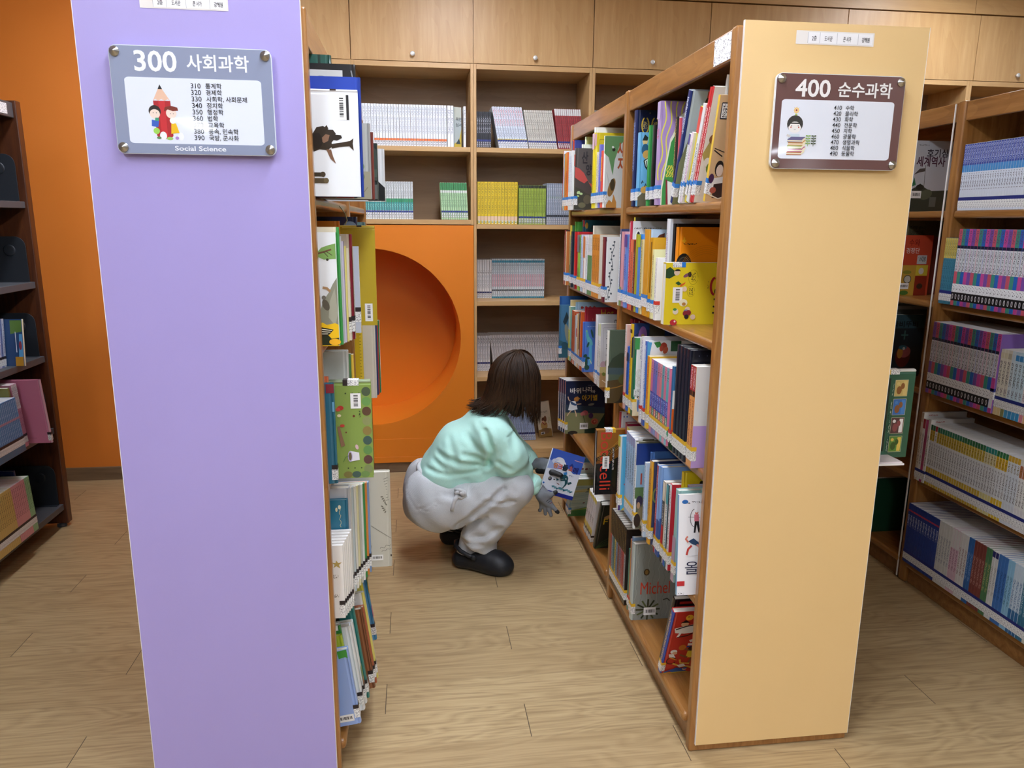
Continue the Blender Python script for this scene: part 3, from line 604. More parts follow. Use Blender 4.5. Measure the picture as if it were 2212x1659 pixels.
# top shelf, near bay
fill_row(.76, 1, SZ[0], [
 (2.594, .034, .331, '#1D2B57', '#1A2447', 'large navy book with two gold laurel wreaths', dict(d=.215, sart=[T('#1D2B57', '#8FA0CF', .12, .28)], art=
    [('l', ell(.055+.06*k, .27, .021, .026, 14, 110, 430), .004, '#D9B73E') for k in range(3)]+[('i', .043+.06*k, .258, .067+.06*k, .282, '#1A2447', '#C9B25A') for k in range(3)]+[('e', .075, .16, .012, .012, '#2F55C4'), ('e', .075, .16, .007, .007, '#1A2447'), ('e', .08, .31, .002, .002, '#E9DE9A')])),
 (2.545, .030, .242, '#6FB4E0', '#6FB2E4', 'light blue comic cover with a burly bear', dict(d=.2, art=[
    ('e', .032, .213, .016, .012, '#E7C68A'), ('p', [(.015, .215), (.03, .235), (.05, .225), (.045, .215)], '#26262E'), ('e', .035, .185, .022, .02, '#2F5E86'), ('e', .045, .17, .025, .014, '#D9A65A'), ('e', .055, .155, .018, .01, '#E0B878'),
    ('p', [(.03, .15), (.06, .16), (.075, .13), (.06, .115), (.04, .13)], '#F2F2EE'), ('l', [(.03, .15), (.06, .16), (.075, .13), (.06, .115), (.04, .13), (.03, .15)], .004, '#222226'), ('l', [(.045, .15), (.05, .125)], .003, '#222226'), ('l', [(.055, .15), (.06, .125)], .003, '#222226'),
    ('p', [(.0, .0), (.0, .03), (.03, .045), (.07, .04), (.1, .03), (.2, .035), (.2, 0)], '#6E6552'), ('e', .04, .055, .025, .012, '#D9A65A', 20), ('l', [(.02, .075), (.026, .085), (.03, .078)], .003, '#26262E'), ('l', [(.04, .065), (.046, .075), (.05, .068)], .003, '#26262E')])),
 (2.470, .016, .256, '#3E9A50', '#3E9A50', 'thin green book beside the black one', dict(off=.01)),
 (2.425, .026, .252, '#1C1E20', '#1A1C1E', 'black book beside the wavy lilac cover', dict(off=.012, art=[('e', .02, .11, .004, .006, '#C9B05A')])),
 (2.385, .018, .335, '#3D9450', '#4DA75E', 'tall green book set back behind the wavy cover', dict(off=.05, lab=None, d=.19)),
 (2.337, .030, .311, '#B59AC8', '#A98CC2', 'large lilac cover with yellow waves and popcorn', dict(d=.225, sart=[(.26, .31, '#C9B2D8'), T('#B59AC8', '#C43C4A', .2, .23)], art=
    [('l', wav(.004+.022*k, .075-.0*k, .03+.034*k, .309, .008, 22, 2.2, .6*k), .0042, '#E2D95A') for k in range(6)]+[('p', [(.022, .06), (.045, .14), (.06, .20), (.085, .225), (.10, .265), (.135, .28), (.225, .285), (.225, 0), (.022, 0)], '#E9E7D0'),
     ('p', [(.028, .05), (.05, .13), (.066, .19), (.09, .215), (.108, .255), (.14, .27), (.225, .275), (.225, 0), (.028, 0)], '#3D9346'), ('p', [(.05, .075), (.10, .065), (.10, 0), (.058, 0)], '#F0EEE8'), ('p', [(.045, .08), (.055, .075), (.064, 0), (.052, 0)], '#8C2534')]
     +[('l', wav(.05+.01*k, .085, .055+.012*k, .12, .004, 10, 2, k), .003, '#E8D84C') for k in range(5)]+[('e', .12, .255, .005, .007, '#F0E27A')])),
 (2.262, .016, .256, '#2C2A24', '#ECECE8', 'small white book with a dark speckled spine', dict(off=.028, lab=None, sart=[T('#2C2A24', '#C9B35A', .1, .25)])),
 (2.240, .013, .25, '#D04A5A', '#B9A2CC', 'thin white and rose book with lavender cover', dict(off=.03, lab=None)),
 (2.190, .024, .318, '#26356F', '#AEBCC4', 'tall navy-spined book leaning, dark ball on its grey cover', dict(tilt=20, d=.2, sart=[T('#26356F', '#E4E7F2', .2, .3)], art=[('p', ell(.135, .285, .05, .06, 18, 180, 360)+[(.185, .317), (.085, .317)], '#B94A3A'), ('e', .09, .285, .012, .016, '#2C2622'), ('l', [(.07, .262), (.08, .27)], .002, '#444444'), ('p', [(0, 0), (.2, 0), (.2, .2), (.03, .19), (.0, .12)], '#7A7F58'), ('e', .06, .15, .03, .02, '#5E7040'), ('e', .04, .19, .01, .008, '#B03434')])),
 (2.128, .014, .195, '#EDEFEF', '#EAEAE6', 'short white book leaning, purple bookmark sticking behind', dict(tilt=20, hard=False, sart=[T('#EDEFEF', '#5A5A60', .06, .17), (.165, .194, '#4A3A8C')])),
 (2.108, .014, .196, '#EBD9E6', '#EFEFEA', 'short white and pink book leaning', dict(tilt=20, hard=False, sart=[T('#EFE3EC', '#9A5A86', .06, .17)])),
 (2.072, .020, .258, '#DCCB3A', '#D8C634', 'yellow-green book with red top leaning', dict(tilt=20, art=[('r', 0, .2, .17, .257, '#D9402F'), ('r', .012, .1, .17, .25, '#E2D53A'), ('i', .03, .16, .08, .24, '#E2D53A', '#4A4A2A')], sart=[(.19, .257, '#D9402F')])),
 (2.054, .02, .262, '#E6E8E6', '#ECECE8', 'plain grey-white book leaning', dict(tilt=20, hard=False, sart=[T('#E6E8E6', '#4E4E54', .05, .16)])),
 (2.032, .013, .300, '#C9212C', '#D32A32', 'thin red book leaning, far one of the pair', dict(tilt=20, hard=False, sart=[T('#C9212C', '#F4E9DC', .06, .25)])),
 (2.016, .013, .300, '#C9212C', '#E9E4D8', 'thin red book leaning, near one of the pair', dict(tilt=20, hard=False, d=.2, sart=[T('#C9212C', '#F4E9DC', .06, .25)], art=[('p', [(.0, .13), (.03, .17), (.05, .22), (.09, .24), (.2, .2), (.2, .08), (.06, .06)], '#B5A35A'), ('e', .06, .21, .02, .02, '#D9D2BE'), ('e', .045, .17, .025, .014, '#8A5A34'), ('e', .05, .15, .02, .012, '#C9A25A'), ('e', .03, .11, .016, .012, '#EDEBE2'), ('e', .05, .095, .02, .016, '#6E8A3C')])),
 (1.978, .016, .33, '#D8D8D4', '#E4E2DC', 'tallest white book leaning, red and green swirl on cover', dict(tilt=14, d=.21, off=.03, lab=None, art=[('p', [(.0, .25), (.03, .28), (.06, .285), (.06, .22), (.02, .2)], '#B53A34'), ('p', [(.02, .22), (.06, .25), (.1, .24), (.1, .2)], '#3E7A48'), ('p', [(0, .15), (.04, .2), (.06, .16), (.04, .1), (0, .1)], '#2F5AA0'), ('e', .04, .31, .004, .006, '#333333')])),
 (1.925, .012, .262, '#E9C23C', '#D6B284', 'tan book with a seated boy on the cover', dict(tilt=14, hard=False, d=.2, off=-.004, art=[
    ('p', rrect(.012, .205, .05, .245, .004), '#2F3038'), ('r', .016, .208, .05, .242, '#EFEFEA'), ('i', .02, .21, .045, .24, '#EFEFEA', '#2F3038'), ('l', [(.01, .13), (.05, .115)], .003, '#2F2A28'), ('l', [(.01, .135), (.06, .125)], .002, '#2F2A28'),
    ('e', .045, .085, .02, .02, '#2B2624'), ('e', .048, .08, .016, .015, '#EBD6C4'), ('p', [(.02, .06), (.07, .065), (.08, .02), (.02, .025)], '#E8E4DE'), ('p', [(.03, .045), (.08, .05), (.09, .01), (.03, .01)], '#3A2C2C'), ('e', .015, .06, .012, .012, '#4A2C50'), ('e', .03, .03, .015, .008, '#B05A4A'), ('l', [(.01, .02), (.06, .008), (.12, .02)], .003, '#E9E0C8')])),
], ', top near shelf, peach bookcase')
# second shelf, far bay
fill_row(.726, 1, SZ[1], [
 (3.610, .018, .262, '#8C3034', '#4A2C2A', 'dark red-brown book at the far end', dict(sart=[(.0, .12, '#C96A4A'), T('#8C3034', '#D8B8A0', .1, .24)])),
 (3.575, .022, .256, '#E6D7B4', '#C7763C', 'cream and orange mottled paperback', dict(hard=False, sart=[T('#EBD9A8', '#7A4A2A', .06, .25)])),
 (3.535, .026, .285, '#D8C24A', '#3F7A4A', 'tall yellow-topped book', dict(off=.012, sart=[(.0, .24, '#5A7A4A'), T('#B9B05A', '#EDE6B8', .1, .24)])),
 (3.495, .024, .302, '#4E9A3C', '#4E9A3C', 'tall leaf-green book', dict(off=.025, lab=None)),
 (3.450, .030, .258, '#20333F', '#1E3A48', 'dark slate-blue book', dict(sart=[T('#20333F', '#8FA6B0', .06, .22)])),
 (3.425, .020, .31, '#1C4E5C', '#17515E', 'tall teal book with small ornaments at the top', dict(off=.045, d=.19, lab=None, art=[('e', .03, .285, .012, .014, '#C9A23A'), ('p', [(.06, .27), (.08, .29), (.085, .27)], '#22302F'), ('r', 0, .28, .012, .309, '#B03434'), ('i', .10, .275, .17, .282, '#17515E', '#5C96A0')])),
 (3.370, .032, .257, '#C3242B', '#D43034', 'bright red book with a dark foot', dict(sart=[(.0, .06, '#3A1A18')])),
 (3.283, .046, .245, '#86B84A', '#8CBF55', 'grey and grass-green book', dict(lab='y', sart=[(.17, .244, '#7C8288'), T('#86B84A', '#2C2430', .06, .1)])),
 (3.228, .036, .247, '#B8CBE0', '#C4D6EA', 'mottled blue and white book', dict(lab='y', sart=[T('#DDE7F0', '#4A78B8', .06, .24)])),
 (3.175, .036, .243, '#F0EDE6', '#EDE9E0', 'white book with orange head', dict(lab='y', sart=[(.15, .24, '#E0864A'), T('#F0EDE6', '#B06A4A', .06, .14)])),
 (3.155, .014, .286, '#E9E4D2', '#D9D3C0', 'tall cream book behind the orange volumes', dict(off=.03, lab=None, d=.19)),
 (3.130, .018, .246, '#E6E9EC', '#E6E9EC', 'white and pale blue paperback', dict(hard=False, sart=[T('#E9ECEF', '#4A5E9A', .06, .24)])),
]+[(3.098-.0265*k, .024, .25, '#3E8A52', '#EDEDE8', 'green volume with white head, '+n, dict(hard=False, sart=[(.165, .249, '#F0F1EE'), T('#F0F1EE', '#9A9AA2', .18, .235)], group='green and white volumes on the peach bookcase')) for k, n in enumerate(('far', 'middle', 'near'))]
 +[(3.012-.031*k, .028, .252, '#DB9036', '#DD9238' if k < 3 else '#E3DDCB', 'orange volume with dark head marks, '+n, dict(hard=False, lab='y', d=.2, sart=[T('#DB9036', '#3A2418', .19, .24), T('#DB9036', '#8A5420', .07, .17)], group='orange volumes on the peach bookcase', art=[('p', [(.02, .23), (.05, .235), (.05, .17)], '#4E8A4A'), ('l', [(.045, .2), (.05, .1), (.06, .03)], .002, '#8C8468'), ('e', .06, .06, .005, .005, '#C04A3C'), ('b', .03, .01, .03, .03)] if k == 3 else ())) for k, n in enumerate(('farthest', 'second', 'third', 'nearest with cream cover'))]
 +[(2.790, .040, .246, '#6A2838', '#E8ECEC', 'maroon-spined book with a flowering vine cover', dict(d=.2, off=-.012, art=[('l', wav(.035, .01, .06, .23, .006, 20, 3), .002, '#4A5A58')]+[('e', .04+.012*math.sin(k*1.7)+k*.0008, .02+k*.013, .006, .004, '#4E5C66', k*40) for k in range(17)]+[('l', [(.012, .23), (.01, .245)], .002, '#3A3A3A'), ('e', .02, .012, .005, .002, '#333333')])),
], ', second far shelf, peach bookcase')
# second shelf, near bay
fill_row(.745, 1, SZ[1], [
 (2.682, .014, .277, '#E9EEF0', '#2A3560', 'white-blue thin book with navy head, farthest', dict(sart=[(.258, .277, '#2A3560'), T('#E9EEF0', '#6AA0C0', .06, .25)], hard=False)),
 (2.650, .028, .268, '#D79AA2', '#D9A0A8', 'dusty pink book with green foot', dict(sart=[(.0, .07, '#6E9A5A')])),
 (2.632, .014, .30, '#E2E2E4', '#E2E2E4', 'tall grey-white book behind the blue one', dict(off=.02, lab=None)),
 (2.596, .034, .259, '#6C8FD8', '#7FA3E6', 'blue book with navy head', dict(sart=[(.215, .258, '#232C8C'), T('#6C8FD8', '#2A3A8C', .1, .19)])),
 (2.577, .012, .318, '#E3CF2F', '#3A3424', 'tall narrow yellow-spined book', dict(off=.02, lab=None, hard=False)),
 (2.556, .016, .305, '#C93A54', '#DADCE0', 'tall crimson-spined book with a grey cover', dict(d=.2, sart=[T('#C93A54', '#F0C8CC', .06, .25)], art=[('i', .02, .278, .19, .283, '#DADCE0', '#3A3A40'), ('e', .045, .255, .018, .02, '#F2F2F0'), ('e', .047, .255, .01, .015, '#2C2C32')])),
 (2.518, .034, .243, '#DE7250', '#C9403A', 'coral book with a ragged head', dict(hard=False, sart=[T('#DE7250', '#7A3424', .06, .2)])),
 (2.500, .014, .24, '#2E2624', '#A03A34', 'thin black and red book', dict(hard=False, sart=[T('#2E2624', '#D8C8B8', .06, .2)])),
 (2.475, .020, .262, '#A3A530', '#8FA83A', 'olive-green book', dict()),
 (2.436, .034, .262, '#3E86DA', '#4A90E0', 'bright blue book with lime head', dict(sart=[(.22, .261, '#A9BC2C')])),
 (2.412, .018, .246, '#C9C07A', '#E6D9A8', 'thin speckled yellow and black book', dict(hard=False, sart=[T('#D8CC84', '#2E3A2A', .05, .24)])),
 (2.350, .054, .279, '#D79B2E', '#B8D4EE', 'thick ochre-spined book with sky-blue cover', dict(d=.21, labz=.03, art=[('p', [(.03, .24), (.06, .262), (.09, .268), (.09, .235)], '#5E3428'), ('r', .012, .11, .03, .16, '#5A7C9A'), ('e', .02, .07, .008, .012, '#2A2A2A')])),
 (2.325, .016, .254, '#D4961E', '#DDA522', 'plain ochre book with rounded corner', dict(d=.19, art=[('e', .06, .055, .012, .014, '#1F1F22'), ('p', [(.05, .01), (.056, .022), (.062, .01), (.05, .018), (.063, .018)], '#F0D83C'), ('l', [(.003, .08), (.003, .24)], .003, '#7A5210')])),
 (2.288, .018, .218, '#E9E4A0', '#EAE6AE', 'short pale-yellow book', dict(hard=False, sart=[T('#E9E4A0', '#8A6A4A', .07, .2)])),
 (2.252, .018, .194, '#F0F0EE', '#F0F0EE', 'short white book with a red number sticker', dict(hard=False, lab='r', sart=[T('#F0F0EE', '#9A9AA4', .07, .18)])),
 (2.218, .026, .312, '#E6E8EC', '#C9CDD2', 'tallest grey-white book behind the orange cover', dict(d=.2, off=.02, lab=None, sart=[T('#E6E8EC', '#8A5A8C', .1, .27)])),
 (2.203, .012, .298, '#1E1C1C', '#1A1818', 'tall black book behind the orange cover', dict(d=.2, off=.03, lab=None)),
 (2.182, .018, .288, '#E98A14', '#F08E12', 'orange cover with a black gramophone record', dict(d=.22, off=.035, lab=None, art=[('e', .04, .165, .046, .046, '#1C1814'), ('e', .04, .165, .036, .036, '#57503A'), ('e', .04, .165, .033, .033, '#221E18'), ('e', .04, .165, .014, .014, '#5E6038'), ('p', [(.026, .245), (.034, .245), (.034, .238), (.041, .238), (.041, .245), (.048, .245), (.048, .251), (.041, .251), (.041, .258), (.034, .258), (.034, .251), (.026, .251)], '#F5B82A'), ('i', .032, .236, .11, .241, '#F08E12', '#2A1A08')]+[('l', ell(.16, .12, .13+.006*k, .09+.006*k, 12, 70, 150), .0007, '#C97A18') for k in range(5)])),
 (2.150, .026, .185, '#F1EEE4', '#E9D02A', 'wide yellow vegetable cover lying on its side', dict(d=.225, us=1, off=-.006, up=True, lab='b', hard=False, labz=.02, art=[
    ('p', [(.0, .165), (.012, .172), (.028, .16), (.03, .148), (.012, .138), (0, .14)], '#2F4E30'), ('e', .034, .156, .009, .009, '#E9CFB0'), ('p', ell(.036, .16, .009, .006, 10, 0, 180), '#2A2420'), ('e', .065, .148, .012, .005, '#8A5A6A', 25), ('e', .074, .15, .006, .008, '#3A2E2A'),
    ('p', [(.03, .125), (.04, .13), (.05, .122), (.04, .118)], '#2F5A34'), ('p', [(.045, .119), (.062, .128), (.06, .122), (.047, .113)], '#DD6A2E'), ('l', ell(.085, .142, .015, .022, 16, 0, 360), .0007, '#8A7A20'), ('i', .078, .13, .092, .155, '#E9D02A', '#5A5020', 420), ('l', ell(.08, .1, .012, .016, 16, 0, 360), .0007, '#8A7A20'), ('i', .075, .09, .086, .11, '#E9D02A', '#5A5020', 420),
    ('b', .024, .066, .03, .046, 1), ('e', .06, .107, .007, .008, '#E9CFB0'), ('e', .058, .066, .013, .011, '#F0EAC8'), ('e', .06, .062, .006, .005, '#B5803C'), ('e', .072, .046, .008, .008, '#E9CFB0'), ('e', .068, .04, .008, .006, '#7C8CA0'), ('e', .035, .04, .009, .009, '#E9DCC0'), ('e', .033, .046, .006, .004, '#4E8A4A'),
    ('e', .066, .034, .008, .008, '#8C2F38'), ('e', .076, .036, .008, .008, '#8C2F38'), ('e', .07, .024, .007, .007, '#2E2A2C'), ('e', .09, .023, .008, .008, '#E9CFB0'), ('e', .03, .007, .011, .009, '#C2303C'), ('e', .034, .01, .003, .003, '#F0D8D8'),
    ('l', ell(.155, .115, .014, .026, 12, 100, 260), .007, '#A8242E'), ('l', ell(.165, .138, .008, .01, 14, 0, 360), .005, '#26221E'), ('e', .165, .138, .004, .006, '#C23A48'), ('l', [(.158, .118), (.168, .118)], .005, '#26221E'), ('l', ell(.163, .1, .008, .009, 14, 0, 360), .005, '#26221E'), ('l', [(.152, .076), (.168, .077)], .005, '#26221E'), ('l', [(.16, .068), (.16, .083)], .004, '#26221E'), ('l', [(.151, .055), (.165, .05)], .005, '#26221E'), ('l', [(.15, .035), (.164, .035)], .005, '#26221E'), ('i', .13, .105, .133, .13, '#E9D02A', '#5A5020')])),
], ', second near shelf, peach bookcase')
# middle shelf, far bay
fill_row(.738, 1, SZ[2], [
 (3.615, .018, .302, '#1F4E8A', '#275C9A', 'tall deep-blue book at the far end', dict(off=-.03, d=.14, lab=None)),
 (3.585, .022, .262, '#3E6E8C', '#3F7398', 'teal-blue underwater cover sticking out', dict(off=-.036, d=.15, art=[('p', [(.03, .18), (.06, .23), (.08, .2), (.05, .16)], '#22343F'), ('e', .07, .12, .02, .05, '#8C8C7C', 10), ('p', [(0, 0), (.15, 0), (.15, .05), (0, .09)], '#2F5E6E'), ('e', .05, .06, .03, .02, '#2B5060', 30)])),
 (3.545, .022, .29, '#E3D79A', '#D9C48A', 'tall cream-edged book', dict(off=.012, lab=None, hard=False)),
 (3.505, .034, .262, '#E2E24A', '#7FB0A0', 'yellow and green patterned paperback', dict(hard=False, sart=[(.15, .26, '#BFD8CC'), T('#D8DE58', '#3E7A3C', .05, .15)])),
 (3.470, .018, .288, '#9AC4DE', '#A6CBE6', 'sky-blue book with red fish', dict(d=.2, off=.02, lab=None, art=[q for k in range(5) for q in (('e', .05+.034*(k % 4), .262+.0*k-(k == 4)*.028, .010, .007, '#A8302E'), ('p', [(.058+.034*(k % 4), .262-(k == 4)*.028), (.066+.034*(k % 4), .269-(k == 4)*.028), (.066+.034*(k % 4), .255-(k == 4)*.028)], '#A8302E'))])),
 (3.432, .030, .252, '#C05A2E', '#B8502A', 'rust-red book, far one', dict(hard=False, sart=[T('#C05A2E', '#6A2A18', .06, .23)])),
 (3.402, .026, .250, '#C96A34', '#B8502A', 'rust-red book, near one', dict(hard=False, sart=[T('#C96A34', '#5E2A18', .06, .23), (.0, .02, '#E6C9B8')])),
 (3.372, .020, .236, '#BFD2DC', '#9FBBC8', 'thin pale-blue paperback', dict(hard=False)),
 (3.345, .020, .246, '#EDEAE0', '#EDEAE0', 'white paperback with red band', dict(hard=False, sart=[(.14, .18, '#C03430')])),
 (3.318, .022, .25, '#E2BE84', '#C99A5A', 'tan speckled paperback', dict(hard=False, sart=[T('#E2BE84', '#7A4A2A', .08, .24)])),
 (3.290, .018, .262, '#20263F', '#252C46', 'navy and white narrow book', dict(sart=[(.0, .09, '#E4E0DC')])),
 (3.262, .020, .266, '#DB6A28', '#C95A24', 'narrow orange book', dict(hard=False, sart=[T('#DB6A28', '#F0C8A0', .07, .25)])),
 (3.240, .016, .288, '#9C2434', '#A8283A', 'tall crimson cover with gold lettering', dict(d=.21, off=.012, lab=None, art=[('t', 'Hot', .125, .248, .045, '#D2B03A', dict(width=.1, bold=0)), ('l', [(.02, .28), (.2, .28)], .0012, '#C05060'), ('l', [(.06, .24), (.062, .23)], .002, '#C87A5A')])),
 (3.215, .022, .226, '#4A74C8', '#4F7BD2', 'blue cover with a turquoise bottle', dict(d=.2, art=[('i', .03, .205, .11, .209, '#4F7BD2', '#C9D8F4'), ('p', [(.02, .186), (.032, .192), (.065, .13), (.045, .115), (.022, .165)], '#5FB4BE'), ('e', .026, .187, .007, .005, '#8CC69A', 30), ('e', .055, .14, .016, .022, '#66BBC4', 25), ('p', [(.05, .12), (.07, .125), (.075, .04), (.045, .03)], '#5FB4D8'), ('e', .04, .125, .008, .013, '#2C5A50', -20), ('e', .07, .175, .008, .02, '#2C5A50', 15), ('e', .02, .075, .016, .007, '#245044', 30), ('e', .04, .065, .018, .006, '#245044', -15), ('e', .03, .045, .01, .022, '#245044'), ('e', .035, .022, .02, .012, '#245044', 30), ('p', [(.05, .065), (.07, .045), (.072, .035)], '#EFE0B0')])),
 (2.965, .036, .288, '#DFE0E4', '#D9DADC', 'tall pale-grey book behind the landscape cover', dict(d=.2, art=[('t', '마스', .125, .245, .032, '#2E2E34', dict(width=.07))])),
 (2.925, .018, .258, '#F0F0EC', '#EDEDE8', 'white paperback with green head', dict(hard=False, sart=[(.21, .257, '#CFDDA8'), T('#F0F0EC', '#3A3A3A', .08, .19)])),
 (2.900, .020, .262, '#EDEFE6', '#C9C8CA', 'pale cover with a meadow and black title', dict(hard=False, d=.2, sart=[(.21, .26, '#D5DFAE'), T('#EDEFE6', '#3A3A3A', .08, .19)], art=[('l', [(.02, .246), (.18, .246), (.18, .1), (.02, .1), (.02, .246)], .0008, '#7A7A80'), ('t', '우리', .04, .192, .034, '#2E2E34', dict(bold=.02)), ('t', '환경', .04, .152, .034, '#2E2E34', dict(bold=.02)), ('i', .04, .226, .075, .231, '#C9C8CA', '#3A3A40'), ('i', .04, .132, .1, .138, '#C9C8CA', '#3A3A40'),
    ('e', .025, .095, .022, .014, '#B89AA4'), ('e', .055, .1, .02, .016, '#8C8A7A'), ('e', .09, .09, .03, .014, '#B0929A'), ('r', 0, .06, .2, .085, '#C2B27A'), ('r', 0, 0, .2, .06, '#B08C5E'), ('e', .03, .055, .012, .008, '#6E7A34', 30), ('e', .075, .05, .01, .01, '#D8922E'), ('e', .09, .035, .014, .012, '#4A2E20'), ('l', [(.02, .03), (.08, .005)], .003, '#E4D8C4')])),
], ', middle far shelf, peach bookcase')
make_book((.697, 2.632, SZ[2]+.0005), 1, .20, .018, .274, '#E6E4DC', '#4A5A4A', 'dim green landscape cover sticking out of the middle shelf of the peach bookcase', lab='y', hard=True, labz=.02, art=[
    ('p', [(.004, .14), (.02, .17), (.05, .19), (.08, .185), (.11, .2), (.2, .21), (.2, .12), (.004, .11)], '#2F3E2E'), ('p', [(.004, .11), (.2, .1), (.2, .13), (.004, .135)], '#3E5258'), ('p', [(.004, 0), (.2, 0), (.2, .1), (.08, .115), (.05, .09), (.004, .085)], '#4E3E22'), ('e', .075, .09, .03, .022, '#56552C'), ('l', [(.006, .055), (.04, .06), (.07, .07)], .004, '#8A6428'), ('p', [(.03, 0), (.05, .01), (.066, .05), (.075, .075), (.2, .08), (.2, 0)], '#231E16'), ('e', .086, .072, .006, .006, '#A8B83A'), ('e', .086, .072, .0025, .0025, '#231E16')])
